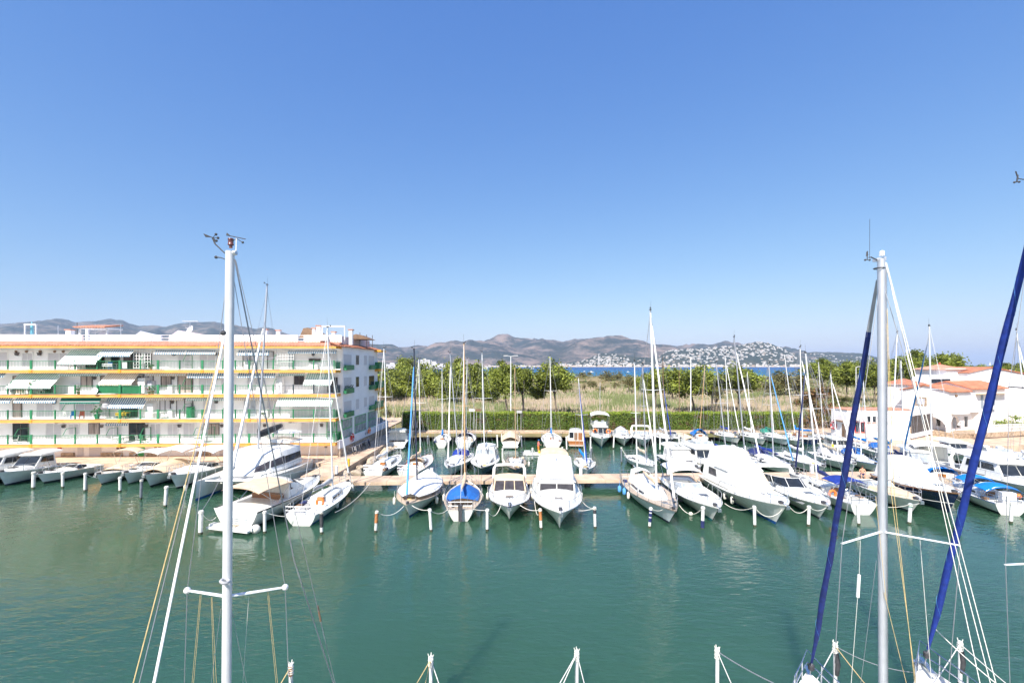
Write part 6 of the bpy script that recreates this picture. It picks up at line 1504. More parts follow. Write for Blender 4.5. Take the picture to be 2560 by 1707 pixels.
MB().box(.06*hl.L,.13*hl.L,-.55,.35,.9,1.75).build('stern_locker', M('plastic_white'), r)
r, hl = mbt('long white motor yacht with dark hull windows and radar arch at the right edge', (2395,1160,1.3), (2715,1238,2.0), 4.3, 1.4, 2.0, style='hardtop', h=1.15, tr=.92, arch_=True)
for k in range(3):
    a, c = .22 + k*.16, .36 + k*.16; MB().plate([hl.sheer(a, -1, -.03, -.30), hl.sheer(c, -1, -.03, -.30), hl.sheer(c, -1, -.02, -.62), hl.sheer(a + .02, -1, -.02, -.62)], .012).build('window', M('glass'), r)
text('AJA 38848', r, (.02*hl.L, -hl.hb(.05)-.03, 1.02), (R(90),0,0), .26, 'charcoal')
r, hl = mbt('boxy white trawler with long wheelhouse and white roof awning', (2338,1161,1.0), (2287,1121,1.5), 4.0, 1.2, 1.6, style='pilot', h=1.15, tr=.95, band='canvas_navy')
bimini(r, -.02*hl.L, .30*hl.L, 1.8, 3.0, 'canvas_white', 1.0)
text('JACINETTE', r, (-.02, 1.15, .72), (R(90),0,R(-90)), .34, 'canvas_grey')
# ---- far side of the pontoon, right half
sb('white sailing boat with navy sprayhood, royal blue boom cover and sky blue furled sail', (1860,1129,1.0), (1988,1167,1.25), 3.2, 1.0, 1.25, rub='canvas_navy', mast=(.62,(1922,908),'alu',.085), furl='canvas_sky', furl_r=.06, boom=(3.6,'canvas_royal',2.0), hood='canvas_navy', hull='gelcoat')
sb('white sailing boat with navy sprayhood behind the tall shrouded yacht', (1806,1129,1.0), (1905,1164,1.25), 3.1, 1.0, 1.25, mast=(.62,(1835,842),'mast_grey',.09), furl='canvas_white', furl_r=.075, boom=(3.2,'canvas_white',2.0), hood='canvas_navy', hull='gelcoat')
sb('white sailing boat with grey side stripe in front of the office quay', (1948,1130,1.0), (2066,1166,1.25), 3.1, 1.0, 1.25, mast=(.55,(2000,867),'mast_white',.085), furl='canvas_white', furl_r=.07, boom=(3.0,'canvas_white',2.0), rub='canvas_grey', nwin=3)
sb('white sailing boat with bundled beige mainsail left of the pilot house boat', (1577,1136,.9), (1641,1166,1.15), 2.5, .85, 1.15, mast=(.62,(1606,910),'mast_grey',.075), furl='canvas_white', furl_r=.06, furl_top=.9, boom=(3.0,'cream',1.9), hull='gelcoat_grey', wheel=False)
mbt('white pilot house cruiser with rounded roof and navy hull', (1667,1135,1.0), (1747,1168,1.4), 3.2, 1.0, 1.4, style='hardtop', hull='navy', h=1.1, win='canvas_grey')
sb('sailing boat with two tone blue side stripe beyond the end of the pontoon', (2102,1131,.9), (2196,1160,1.15), 2.8, .9, 1.15, rub='canvas_bright', hull='gelcoat', mast=(.58,(2145,936),'mast_white',.075), boom=(2.8,'canvas_blue',1.8), hood='canvas_blue')
sb('white sailing boat with long teal sail cover and grey blue tent', (2168,1116,.9), (2272,1145,1.2), 3.0, .95, 1.2, mast=(.62,(2243,831),'mast_white',.10), boom=(4.4,'canvas_teal',2.1), hood='canvas_blue', furl=None)
sb('white sailing boat with bright blue triangular sail cover in front of the office', (2108,1103,.9), (2214,1127,1.15), 2.7, .85, 1.15, mast=(.60,(2157,938),'mast_white',.075), boom=(3.2,'canvas_bright',1.7), antenna=False)
mbt('small white motor boat with pinkish deck before the right quay', (2442,1136,.8), (2530,1166,1.05), 2.4, .8, 1.1, style='open', rub='cream')
mbt('little white open boat with grey outboard at the right quay', (2508,1128,.8), (2592,1152,1.0), 2.2, .75, 1.0, style='open', drive=True)
sb('sailing boat at the right edge with tall white mast', (2525,1141,.9), (2622,1180,1.15), 2.9, .95, 1.15, mast=(.6,(2541,825),'mast_white',.09), boom=(3.0,'canvas_white',1.9), furl='canvas_white', furl_r=.07, spr_n=1)
mbt('white motor cruiser with open hardtop between the trawler and the teak decked boat', (2268,1140,1.0), (2330,1172,1.4), 3.2, 1.0, 1.4, style='hardtop', h=1.0, win='plexi')
mbt('small white day boat with tan seats beyond the far end of the pontoon', (2200,1124,.9), (2262,1150,1.1), 2.5, .85, 1.1, style='open', foretint='canvas_beige')

# ---- more of the packed boats behind the pontoon on the right and along the far quays
mbt('white flybridge cruiser packed between pilot house boat and navy hooded boats', (1722,1131,1.1), (1815,1168,1.6), 3.7, 1.15, 1.65, style='fly', top=None, h=1.0)
sb('white sailing boat with sand coloured sprayhood just right of the packed flybridge cruiser', (1764,1127,1.0), (1858,1161,1.2), 2.9, 1.0, 1.2, mast=(.6,(1790,905),'alu',.08), hood='canvas_beige', boom=(3.0,'canvas_royal',2.0), furl=None)
sb('white sailing boat squeezed between two long boats at the far quay, plain mast', (1846,1079,.95), (1916,1097,1.2), 2.8, .9, 1.2, mast=(.5,(1868,930),'mast_white',.07), boom=(2.5,'canvas_white',1.7), antenna=False)
mbt('small white cuddy boat at the far quay left of the boat under taut beige cover', (1662,1082,.9), (1705,1097,1.15), 2.6, .9, 1.2, style='express', h=.9)
sb('white sailing boat with beige boom cover in front of the rocks below the office', (2040,1129,.95), (2142,1160,1.2), 2.9, .95, 1.2, mast=(.58,(2076,930),'mast_white',.08), boom=(3.4,'cream',1.9), hood='canvas_grey', furl='canvas_white', furl_r=.06)
mbt('white fishing boat with tall cabin below the marina office', (2068,1109,.9), (2132,1131,1.3), 2.8, .95, 1.35, style='pilot', h=.95)
mbt('white cabin cruiser moored beneath the white house terrace', (2352,1122,.9), (2452,1144,1.3), 3.2, 1.0, 1.4, style='hardtop', h=1.0)
mbt('white flybridge boat behind the long yacht at the right edge', (2448,1152,1.1), (2570,1192,1.6), 3.7, 1.15, 1.65, style='fly', h=1.0)
mbt('white runabout with grey cover by the right quay rocks', (2395,1114,.8), (2482,1131,1.0), 2.4, .85, 1.1, style='none', cover=(.1,.8,.5,'canvas_grey'), cock=None)
sb('white sailing boat with navy boom cover left of the trawler', (2214,1142,1.0), (2300,1180,1.25), 3.0, 1.0, 1.25, mast=(.58,(2252,900),'mast_white',.085), boom=(3.0,'canvas_navy',2.0), hood='canvas_navy')
mbt('white half cabin boat with orange seats at the far quay corner', (1947,1088,.8), (2006,1103,1.05), 2.5, .85, 1.1, style='open', foretint='cream')
# ================================================================ MOORING PILES, ROPES, FENDERS
GP = 'mooring piles standing in the water'
def pile(u, vb, vt, label, style='white', r=.10, y=None):
    p = W(u, vb, 0); h = H - (vt - V0)*p.y/F
    o = thing('mooring_pile', label, 'mooring pile', p, 0, GP); rr = random.Random(int(u))
    tx, ty = rr.uniform(-.085,.085), rr.uniform(-.05,.05)
    P = lambda z: V((tx*z, ty*z, z))
    body = 'pile_grey' if style == 'grey' else 'pile_white'
    MB().tube([P(-1.2), P(.18), P(.22), P(h)], [r, r, r, r], 10).build('shaft', M(body), o)
    MB().tube([P(-.4), P(.16)], r*1.03, 10).build('weed_band', M('pile_weed'), o)
    bands = {'rust':[(.45,.98,'pile_rust')],'black':[(.70,.99,'charcoal')],'dark':[(.30,.97,'charcoal')],'blue':[(.30,.50,'canvas_navy'),(.56,.72,'canvas_navy'),(.78,.88,'canvas_navy')],'navy':[(.04,.36,'canvas_navy')],'wrap':[(.30,.62,'canvas_white')],'neck':[(.82,.99,'canvas_green')]}.get(style, [])
    for a, c, m in bands: MB().tube([P(h*a), P(h*c)], r*1.14, 10).build('sleeve', M(m), o)
    mb = MB()
    for k in range(3): mb.torus(P(h - .06 - k*.05), r*1.15, .022, (rr.uniform(-.2,.2), rr.uniform(-.2,.2), 1), 12, 4)
    mb.build('rope_coil', M('rope_white'), o)
    o['top'] = [*(p + P(h))]
    return p + P(h - .08)
def rope(a, b, sag, label, m='rope_white', r=.022, n=14, grp='mooring lines'):
    a, b = V(a), V(b); mid = (a + b)/2
    o = MB().tube([lerp(a, b, k/n) - mid - V((0,0,4*sag*(k/n)*(1-k/n))) for k in range(n+1)], r, 5).build('mooring_line', M(m), loc=mid)
    return tag(o, label, 'rope', grp)
PL = {}
for u, vb, vt, st, r, lb in ((83,1221,1179,'white',.15,'stubby white pile in front of the leftmost cabin cruiser'),(157,1219,1180,'white',.12,'white pile in front of the low speedboat'),(212,1228,1182,'white',.11,'white pile off the bow of the boat with beige console cover'),
        (218,1226,1190,'grey',.05,'thin dark stake beside a white pile at the left quay'),(300,1229,1191,'white',.12,'white pile off the bow of the square bimini boat'),(352,1247,1197,'grey',.11,'dark grey pile in front of the tarpaulin boat'),(413,1266,1215,'white',.13,'white pile left of the catamaran bow'),
        (501,1335,1276,'white',.14,'white pile at the left corner of the beige canopy yacht'),(662,1332,1276,'white',.11,'white pile at the right corner of the beige canopy yacht'),(804,1334,1276,'dark',.11,'black sleeved pile with hanging ropes by the orange lifebuoy boat'),
        (939,1330,1276,'rust',.105,'orange sleeved pile alone left of the tent covered boat'),(1078,1328,1271,'white',.105,'white pile between tent covered boat and blue cockpit cover boat'),(1218,1327,1271,'white',.105,'white pile between blue cockpit cover boat and three pane motor boat'),
        (1353,1323,1271,'rust',.105,'rust sleeved pile in front of the large raked canopy yacht'),(1488,1320,1266,'black',.105,'black topped white pile right of the large raked canopy yacht'),(1623.5,1319,1267,'blue',.105,'pile with three navy bands in front of the teak decked ketch'),
        (1756,1320,1266,'navy',.12,'white pile with navy foot before the express cruiser'),(1887,1316,1264,'white',.11,'white pile before the shrouded flybridge yacht'),(2021,1315,1264,'white',.11,'white pile between shrouded yacht and sports cruiser bows'),
        (2147,1312,1259,'white',.105,'white pile at the rounded white stern'),(2273,1309,1258,'neck',.12,'white pile with green collar before the cream motor boat'),(2527,1307,1254,'white',.115,'white pile at the stern of the boat with bright blue awnings'),
        (2514,1246,1195,'white',.12,'white pile with dark cap behind the bright blue awnings')):
    PL[u] = pile(u, vb, vt, lb, st, r)
for k, (u, vb, vt, st) in enumerate(((1554,1157,1117,'grey'),(1244,1121,1087,'white'),(1305,1120,1088,'grey'),(1361,1118,1093,'white'),(1417,1126,1091,'white'),(1476,1130,1091,'white'),(1331,1150,1119,'white'),(1533.5,1121,1087,'white'),(1650,1126,1086,'white'),(1070,1112,1088,'grey'),(1256,1158,1120,'white'),(1477,1156,1116,'grey'),(1709,1120,1090,'white'),(1993,1108,1082,'white'),(2050,1142,1108,'white'),(2415,1150,1118,'white'),(1698,1116,1088,'white'),(1404,1150,1117,'white'),(1170,1128,1098,'white'),(1140,1150,1120,'white'))):
    PL[u] = pile(u, vb, vt, ['tall grey pile left of the beige mainsail boat','white pile between the flat roofed boat and its left neighbour','grey pile right of the flat roofed motor boat','white pile beside the man on the raft','white pile left of the varnished wooden boat','white pile between wooden boat and fishing cruiser','white pile standing in open water beside the raft','white pile between fishing cruiser and tented cruiser','white pile in front of the navy hulled sailing boat','grey pile right of the brown patch cruiser','white pile right of the navy motor sailer','pair of grey piles right of the little white sailing boat','white pile left of the boat under taut beige cover','white pile before the brown cabin boat','white pile in the gap before the marina office','white pile off the right quay rocks','white pile beside the taut beige cover boat','white pile right of the beige rear canopy','white pile right of the pale blue striped boat','white pile behind the orange wooden mast'][k], st, .10)
for a, b, s, lb in (((939,0),(1010,1264,1.35),.45,'slack white line from the orange sleeved pile to the tent covered boat'),((1078,0),(1030,1263,1.3),.15,'white line from tent covered boat bow to the pile at its right'),((1078,0),(1122,1270,.95),.35,'slack white line from pile to blue cockpit cover stern left corner'),((1218,0),(1182,1272,.95),.05,'taut line from blue cockpit cover stern to the pile at its right'),
        ((1218,0),(1252,1263,1.4),.6,'drooping white line from pile to three pane motor boat bow'),((1353,0),(1300,1262,1.35),.2,'white line from three pane motor boat to the rust sleeved pile'),((1353,0),(1336,1252,1.3),.7,'deep looping line from rust sleeved pile to raked canopy yacht'),((1488,0),(1452,1247,1.3),.25,'upper white line from raked canopy yacht to the black topped pile'),((1488,0),(1440,1275,1.1),.1,'lower white line from raked canopy yacht to the black topped pile'),
        ((1623.5,0),(1672,1262,1.3),.3,'line from navy banded pile to the ketch bow'),((1756,0),(1698,1262,1.0),.6,'line with buoy from the ketch to the navy footed pile'),((1887,0),(1812,1258,1.0),.35,'white line from navy footed pile side to the shrouded yacht flank'),((1887,0),(1960,1268,1.6),.7,'slack line from white pile to the shrouded yacht bow'),((2021,0),(1972,1264,1.5),.5,'slack line from shrouded yacht bow to the next pile'),
        ((2021,0),(2068,1266,1.3),.3,'line from pile to sports cruiser bow'),((2273,0),(2190,1262,1.0),.2,'long line from cream boat stern to the green collared pile'),((2273,0),(2298,1258,1.2),.05,'short line from green collared pile to the cream boat bow'),((501,0),(540,1292,.8),.4,'looped white line from pile to the beige canopy yacht left corner'),((662,0),(720,1290,.9),.1,'pinkish line from pile to the orange lifebuoy boat'),
        ((413,0),(462,1212,1.0),.05,'taut line from pile to the covered cruiser'),((212,0),(247,1195,.9),.1,'thin line from pile to the beige console boat'),((1554,0),(1580,1148,1.0),.3,'slack line from tall grey pile to the beige mainsail boat'),((1404,0),(1430,1158,1.0),.3,'line from pile to the little white sailing boat'),((1331,0),(1300,1146,1.0),.35,'slack line from open water pile to the small navy boat'),((1331,0),(1358,1140,1.2),.3,'slack line from open water pile to raked canopy yacht')):
    rope(PL[a[0]], W(*b), s, lb)
rope(W(838,1280,.8), W(926,1206,.95), .35, 'long white line from the orange lifebuoy boat to the pontoon')
rope(V((-27.2,42.5,1.6)), PL[501], .2, 'dark thin line from the catamaran to the pile', 'rope_grey')
def fender(p, label, m='fender', r=.13, h=.62, ball=False):
    o = MB()
    if ball: o.ball((0,0,0), r, 12)
    else: o.lathe([(.02,-h/2),(r*.7,-h/2+.04),(r,-h/2+.12),(r,h/2-.12),(r*.7,h/2-.04),(.03,h/2),(.03,h/2+.06),(.01,h/2+.06)], n=10); o.tube([(0,0,h/2),(0,.05,h/2+.5)], .012, 4)
    return tag(o.build('fender', M(m), loc=p), label, 'fender', 'boat fenders')
for u, v, z, m, lb in ((1105,1230,.8,'fender','white fender on the right flank of the tent covered boat, rear one'),(1092,1250,.7,'fender','white fender on the right flank of the tent covered boat, front one'),(986,1252,.8,'fender','white fender on the left flank of the tent covered boat'),(1205,1243,.7,'fender','white fender right of the blue cockpit cover boat'),(1110,1244,.7,'fender','white fender left of the blue cockpit cover boat'),
        (1453,1239,.9,'fender','white fender on the right side of the raked canopy yacht'),(1327,1230,1.0,'fender','upper white fender between the two middle motor boats'),(1329,1243,.8,'fender','lower white fender between the two middle motor boats'),(1219,1240,.8,'fender','white fender left of the three pane motor boat'),(1549,1222,.6,'canvas_sky','large pale blue fender at the ketch stern'),(1561,1228,.7,'canvas_sky','second pale blue fender along the ketch side'),(1571,1238,.7,'fender','small white fender beside the pale blue ones'),
        (1812,1239,.9,'fender','white fender on the shrouded yacht flank, rear one'),(1830,1250,.9,'fender','white fender on the shrouded yacht flank, front one'),(843,1260,.6,'fender','white fender on the orange lifebuoy boat, front one'),(824,1267,.6,'fender','white fender on the orange lifebuoy boat, rear one'),(881,1219,.9,'fender','white fender at the bow of the orange lifebuoy boat'),(463,1219,.7,'fender','white fender on the covered cruiser by the catamaran'),(55,1192,.6,'fender','cream fender on the leftmost cabin cruiser'),(1260,1158,.8,'fender','white fender right of the navy motor sailer'),(1322,1160,.7,'fender','cream fender right of the small navy boat'),(1258,1154,.7,'fender','cream fender left of the small navy boat'),(1487,1160,.6,'fender','white fender right of the little white sailing boat')):
    fender(W(u, v, z), lb, m, .17 if 'large' in lb or 'second' in lb else .13)
fender(W(639,1322,.28), 'round pinkish white ball fender at the beige canopy yacht transom', 'fender', .33, ball=True); fender(W(1727,1284,.12), 'round white buoy floating on the line by the ketch', 'fender', .16, ball=True); fender(W(2546,1240,1.1), 'round orange ball fender at the right edge', 'rubber_orange', .22, ball=True)
# lifebuoys
lifebuoy(V((-20.55, 58.6, 2.75)), R(90), 'red and white lifebuoy ring on the end wall above the bicycles', 'red_paint', .42)
lifebuoy(V((-20.25, 64.6, 2.75)), R(90), 'orange lifebuoy on the end wall farther along the walkway', 'rubber_orange', .38)
lifebuoy(W(1225,1081,.75) - V((0,.3,0)), 0, 'white lifebuoy ring hung on the far quay wall', 'canvas_white', .34)
lifebuoy(W(1488,1077,2.0), 0, 'orange lifebuoy on the left bow rail of the fishing cruiser', 'rubber_orange', .30); lifebuoy(W(1521,1078,2.0), 0, 'orange lifebuoy on the right bow rail of the fishing cruiser', 'rubber_orange', .30)
lifebuoy(W(1736,1101,.95), 0, 'orange lifebuoy at the end of the taut beige cover boat', 'rubber_orange', .28)
for p, lb in ((W(800,1255,1.25), 'orange horseshoe buoy on the rail of the sailing boat by the walkway'),(W(2081,1234,1.45), 'orange horseshoe buoy on the rail of the royal blue bimini boat')):
    o = thing('horseshoe_buoy', lb, 'lifebuoy', p); MB().torus((0,0,0), .26, .10, (0,1,0), 14, 8, 0, -.75, math.pi + .75).build('foam_ring', M('rubber_orange'), o); MB().tube([(-.2,.02,-.2),(.2,.02,-.2)], .015, 4).build('strap', M('canvas_white'), o)
# pale bollards and a yellow post on the walkway
for k, (y, m, lb) in enumerate(((49.6,'yellow','yellow bollard on the walkway edge'),(46.2,'plastic_white','small white bollard where the pontoon meets the walkway'))):
    o = thing('bollard', lb, 'bollard', (-17.8 + .0*k, y, QZ)); MB().lathe([(.13,-.02),(.13,.75),(.16,.75),(.16,.85),(.02,.9)], n=10).build('post', M(m), o); MB().lathe([(.19,-.02),(.19,.05),(.13,.06)], n=10).build('base', M('charcoal'), o)
# ---- lamp posts, signs
def lamp(u, vt, Y, label, m='mast_white', heads=2, r=.11, s=1.2):
    p = AT(u, vt, Y); o = thing('lamp_post', label, 'lamp post', (p.x, Y, .8), 0, 'lamp posts behind the hedge'); h = p.z - .8
    MB().tube([(0,0,0),(0,0,h*.5),(0,0,h)], [r, r*.85, r*.6], 8).build('pole', M(m), o)
    for k in ((-1, 1) if heads == 2 else (1,) if heads else ()):
        MB().tube([(0,0,h),(k*s*.5,0,h+.1)], .04, 5).build('arm', M(m), o); MB().box(min(k*s*.4,k*s*1.1), max(k*s*.4,k*s*1.1), -.2,.2, h+.05, h+.22).build('lamp_head', M('canvas_grey'), o)
    return o
lamp(1277, 891, 83, 'tall pale lamp post with two flat heads between two round trees'); lamp(1727, 893, 83, 'tall white lamp post with two heads before the yellowish tree', s=1.0)
lamp(1500, 956, 84, 'thin short pale pole alone in the reeds', 'alu', 0, .06); lamp(1698, 917, 84, 'thin brown pole left of the white lamp post', 'leather', 0, .07); lamp(2140, 918, 90, 'white single lamp post behind the marina office', 'mast_white', 1, .09, .8); lamp(1310, 950, 84, 'dark bare pole right of the double headed lamp post', 'frame_dark', 0, .07)
for u, v, m, lb in ((1180,1025,'canvas_white','small white notice board above the hedge'),(1196,1025,'leather','small brown notice board above the hedge'),(1298,1029,'canvas_grey','pale notice board above the hedge near the wooden mast')):
    p = AT(u, v, 77.4); o = thing('notice_board', lb, 'sign', (p.x, 77.3, QZ)); MB().box(-.45,.45,-.04,.04,p.z-QZ-.22,p.z-QZ+.22).build('board', M(m), o)
    for x in (-.3,.3): MB().box(x-.03,x+.03,.045,.09,0,p.z-QZ+.2).build('leg', M('alu'), o)
# ---- bicycles leaning along the end wall
def bicycle():
    o = thing('bicycle', '', 'bicycle', (0,0,0), 0, 'bicycles parked along the end wall'); t = MB()
    P = lambda x, z: V((x, 0, z))
    for a, c in ((P(-.5,.33),P(-.1,.3)),(P(-.1,.3),P(-.22,.82)),(P(-.1,.3),P(.38,.75)),(P(-.2,.72),P(.36,.82)),(P(-.5,.33),P(-.2,.72)),(P(.52,.33),P(.34,.9))): t.tube([a, c], .022, 5)
    t.build('frame', M('charcoal'), o)
    for x in (-.5,.52):
        w = MB().torus((x,0,.33), .31, .025, (0,1,0), 18, 5).build('wheel', M('black'), o); sp = MB()
        for k in range(4): a = k*math.pi/4; sp.tube([(x-.3*math.cos(a),0,.33-.3*math.sin(a)),(x+.3*math.cos(a),0,.33+.3*math.sin(a))], .006, 3)
        sp.build('rim', M('steel'), w)
    MB().tube([(.30,-.28,.98),(.36,0,.95),(.30,.28,.98)], .02, 5).build('handlebar', M('steel'), o); MB().box(-.36,-.1,-.08,.08,.84,.90).build('saddle', M('black'), o)
    return o
bk = bicycle()
for k, (y, lb, c) in enumerate(((56.6,'nearest bicycle of the row leaning on the end wall','canvas_grey'),(57.5,'second nearest bicycle, pale frame, below the red lifebuoy','plastic_white'),(58.6,'bicycle right below the red lifebuoy ring','charcoal'),(59.6,'bicycle just beyond the red lifebuoy','charcoal'),(60.6,'dark bicycle in the middle of the row','black'),(61.6,'second farthest bicycle of the row','charcoal'),(62.5,'farthest bicycle of the row on the walkway','canvas_navy'))):
    o = bk if k == 0 else copy_tree(bk)
    o.location = (-19.75 + .03*k, y, QZ + .02); o.rotation_euler = (R(9), 0, R(-62 + 7*(k % 3))); o['label'] = lb
    if c != 'charcoal':
        fr = [ch for ch in o.children if ch.name.startswith('frame')][0]; fr.data = fr.data.copy(); fr.data.materials[0] = M(c)
# ---- people
mat('skin', (.50,.27,.17), .55, var=.06); mat('shirt_pink', (.60,.16,.14), .8, var=.1); mat('shorts_orange', (.75,.22,.03), .8, var=.08); mat('hair', (.05,.03,.02), .8)
def body(bones, m, par, name='body'):
    """bones: chains of (point, radius) lofted with rounded ends and merged into one skin mesh"""
    me = bpy.data.meshes.new(name); vs, es, rad, idx = [], [], [], {}
    for ch in bones:
        prev = None
        for p, r in ch:
            k = tuple(round(c, 3) for c in p)
            if k not in idx: idx[k] = len(vs); vs.append(p); rad.append(r)
            if prev is not None and prev != idx[k]: es.append((prev, idx[k]))
            prev = idx[k]
    me.from_pydata(vs, es, []); o = bpy.data.objects.new('tmp_skin', me); COL.objects.link(o)
    md = o.modifiers.new('skin', 'SKIN'); md.use_smooth_shade = True
    for i, r in enumerate(rad): me.skin_vertices[0].data[i].radius = (r, r)
    me.skin_vertices[0].data[0].use_root = True
    sd2 = o.modifiers.new('sub', 'SUBSURF'); sd2.levels = 1; sd2.render_levels = 1
    bpy.context.view_layer.update()
    m2 = bpy.data.meshes.new_from_object(o.evaluated_get(bpy.context.evaluated_depsgraph_get()))
    bpy.data.objects.remove(o); m2.materials.clear(); m2.materials.append(M(m))
    q = bpy.data.objects.new(name, m2); COL.objects.link(q); q.parent = par
    return q
def person(p, rz, label, pose='stand'):
    o = thing('person', label, 'person', p, rz)
    if pose == 'stand':
        pel = ((0,0,.90), .12)
        ch = [[pel, ((0,.0,1.08),.115), ((0,.01,1.32),.14), ((0,.02,1.45),.055), ((0,.03,1.52),.05), ((0,.04,1.62),.095), ((0,.04,1.70),.08)]]
        for s in (1,-1):
            ch.append([pel, ((s*.09,0,.84),.085), ((s*.11,.03 if s > 0 else -.02,.48),.06), ((s*.12,.0 if s > 0 else -.05,.09),.04), ((s*.13,.12 if s > 0 else .07,.03),.035)])
        ch.append([((0,.01,1.32),.14), ((.17,.02,1.36),.055), ((.24,.10,1.12),.042), ((.30,.34,1.10),.032), ((.31,.42,1.12),.03)])
        ch.append([((0,.01,1.32),.14), ((-.17,.02,1.36),.055), ((-.22,.06,1.10),.042), ((-.10,.28,1.02),.032), ((-.08,.36,1.03),.03)])
    else:
        pel = ((0,0,.12), .13)
        ch = [[pel, ((0,-.03,.32),.12), ((0,-.02,.55),.14), ((0,0,.68),.055), ((0,.02,.75),.05), ((0,.04,.85),.095), ((0,.04,.93),.08)]]
        for s in (1,-1):
            ch.append([pel, ((s*.09,.06,.12),.085), ((s*.14,.44,.14),.06), ((s*.15,.48,-.28),.04), ((s*.15,.60,-.33),.035)])
            ch.append([((0,-.02,.55),.14), ((s*.17,-.02,.58),.055), ((s*.25,.08,.36),.042), ((s*.2,.30,.28),.032), ((s*.17,.38,.28),.03)])
    body(ch, 'skin', o)
    z0 = 0 if pose == 'stand' else -.78
    if pose == 'stand':
        MB().loft([[(w*math.cos(a), .01 + d*math.sin(a), z) for a in [k*math.pi/6 for k in range(12)]] for z, w, d in ((.86,.175,.14),(1.05,.165,.135),(1.25,.19,.15),(1.38,.20,.13),(1.46,.08,.08))], cap=False).build('shirt', M('shirt_pink'), o, sharp=80)
        for s in (1,-1): MB().tube([(s*.15,.02,1.37),(s*.24,.08,1.17)], [.075,.07], 8).build('sleeve', M('shirt_pink'), o)
        MB().loft([[(w*math.cos(a), d*math.sin(a), z) for a in [k*math.pi/6 for k in range(12)]] for z, w, d in ((.80,.185,.15),(.93,.178,.145))], cap=False).build('shorts', M('shorts_orange'), o, sharp=80)
        for s in (1,-1): MB().tube([(s*.09,0,.86),(s*.105,.02,.50)], [.105,.098], 9).build('shorts_leg', M('shorts_orange'), o)
        c = MB(); c.lathe([(.11,1.655),(.112,1.70),(.09,1.76),(.02,1.785)], (0,.04,0), 12); c.box(-.08,.08,.12,.24,1.665,1.68); c.build('cap', M('canvas_blue'), o)
    else:
        MB().loft([[(w*math.cos(a), .0 + d*math.sin(a), z) for a in [k*math.pi/6 for k in range(12)]] for z, w, d in ((.02,.19,.16),(.2,.17,.15))], cap=False).build('shorts', M('canvas_navy'), o, sharp=80)
        for s in (1,-1): MB().tube([(s*.09,.04,.12),(s*.13,.36,.14)], [.10,.09], 9).build('shorts_leg', M('canvas_navy'), o)
        MB().lathe([(.105,.83),(.11,.90),(.08,.97),(.02,.99)], (0,.03,0), 12).build('hair', M('hair'), o)
    return o
pp = W(1346,1131,.3); 
rf = thing('raft', 'low white work raft with a yellow can beside the beige rear canopy', 'raft', (pp.x - .5, pp.y, 0)); MB().box(-1.6,.9,-.55,.55,.05,.28).build('float', M('gelcoat'), rf); MB().lathe([(.14,.28),(.16,.5),(.06,.62),(.05,.7)], (.6,-.3,0), 8).build('yellow_can', M('yellow'), rf); MB().box(-1.4,-.6,-.3,.3,.28,.55).build('white_sack', M('canvas_white'), rf)
person((pp.x, pp.y, .28), R(-80), 'man in pink shirt, orange shorts and blue cap working on the raft')
q = W(2172,1186,1.4); person((q.x, q.y + .8, 1.15), R(150), 'bare chested man seated in the cream motor boat', 'sit')
# yellow cloth on a stake, a parked car past the building
p = W(2081,1146,0); o = thing('marker_stake', 'yellow cloth hanging on a white stake in the gap before the office', 'marker', p); MB().tube([(0,0,-1),(0,0,1.9)], .05, 6).build('stake', M('pile_white'), o)
MB().loft([[(-.15+.02*k, -.08, 1.9-.3*k), (.1+.05*math.sin(k*2), -.12, 1.85-.3*k), (.22, -.05, 1.8-.28*k)] for k in range(5)], closed=False).build('cloth', M('yellow'), o)
ca = thing('car', 'dark blue parked car seen past the end of the apartment building', 'car', (-24.6, 84, QZ), R(80))
MB().loft([[(x, -.82*w, z0), (x, -.86*w, lerp(z0,z1,.6)), (x, -.7*w, z1), (x, .7*w, z1), (x, .86*w, lerp(z0,z1,.6)), (x, .82*w, z0)] for x, w, z0, z1 in ((-2.05,.85,.35,.75),(-1.7,1,.25,.92),(1.2,1,.25,.92),(1.9,.95,.28,.78),(2.1,.8,.38,.62))]).build('body', M('navy'), ca)
c_ = [(-1.7,-1.3,.80,.62,.9,1.05),(-1.4,-.9,.80,.64,.9,1.45),(.5,.1,.80,.64,.9,1.45),(1.1,.5,.78,.62,.9,1.0)]; k_ = superloft(c_, .02).build('cabin', M('glass'), ca)
for x in (-1.3,1.3):
    for s in (1,-1): MB().torus((x, s*.8, .32), .22, .11, (0,1,0), 14, 6).build('wheel', M('black'), ca)
# ================================================================ FOREGROUND RIGS (boats of our own quay, mostly below the frame)
def line3(name, root, pts, r, m): 
    return tubes(name, [[local(root, p) for p in pts]], r, m, root, 5)
def beyond(a, b, z): 
    t = (z - a.z)/(b.z - a.z); return a + (b - a)*t
# --- left boat: bow towards us, only the rig shows
f1 = thing('sailing_boat', 'near white mast with wind vanes at the left, hull below the frame', 'sailing boat', (-5.35, 14.0, 0), R(-92), GS_)
h1 = Hull(f1, 11.0, 3.3, 1.0, 1.3, 'gelcoat', 'antifoul_blue', 'canvas_navy', tr=.75, rake=1.2, deck='deck', cock=(.06,.28)); lifelines(h1)
superloft([(3.2,3.3,1.05,.95,1.0,1.45),(6.0,6.0,.95,.8,1.05,1.45),(7.6,7.3,.6,.5,1.1,1.25)], .05).build('coachroof', M('gelcoat'), f1)
Y1 = 9.0; B1, T1 = AT(566,1707,Y1), AT(575,628,Y1); B1 = beyond(T1, B1, 1.35)
def lp(root, *ps): return [local(root, p) for p in ps]
b_, t_1 = lp(f1, B1, T1)
mst = MB(); rr_ = .080; mst.tube([b_, lerp(b_,t_1,.5), lerp(b_,t_1,.93), t_1], [rr_, rr_, rr_*.97, rr_*.93], 16, flat=1.1)
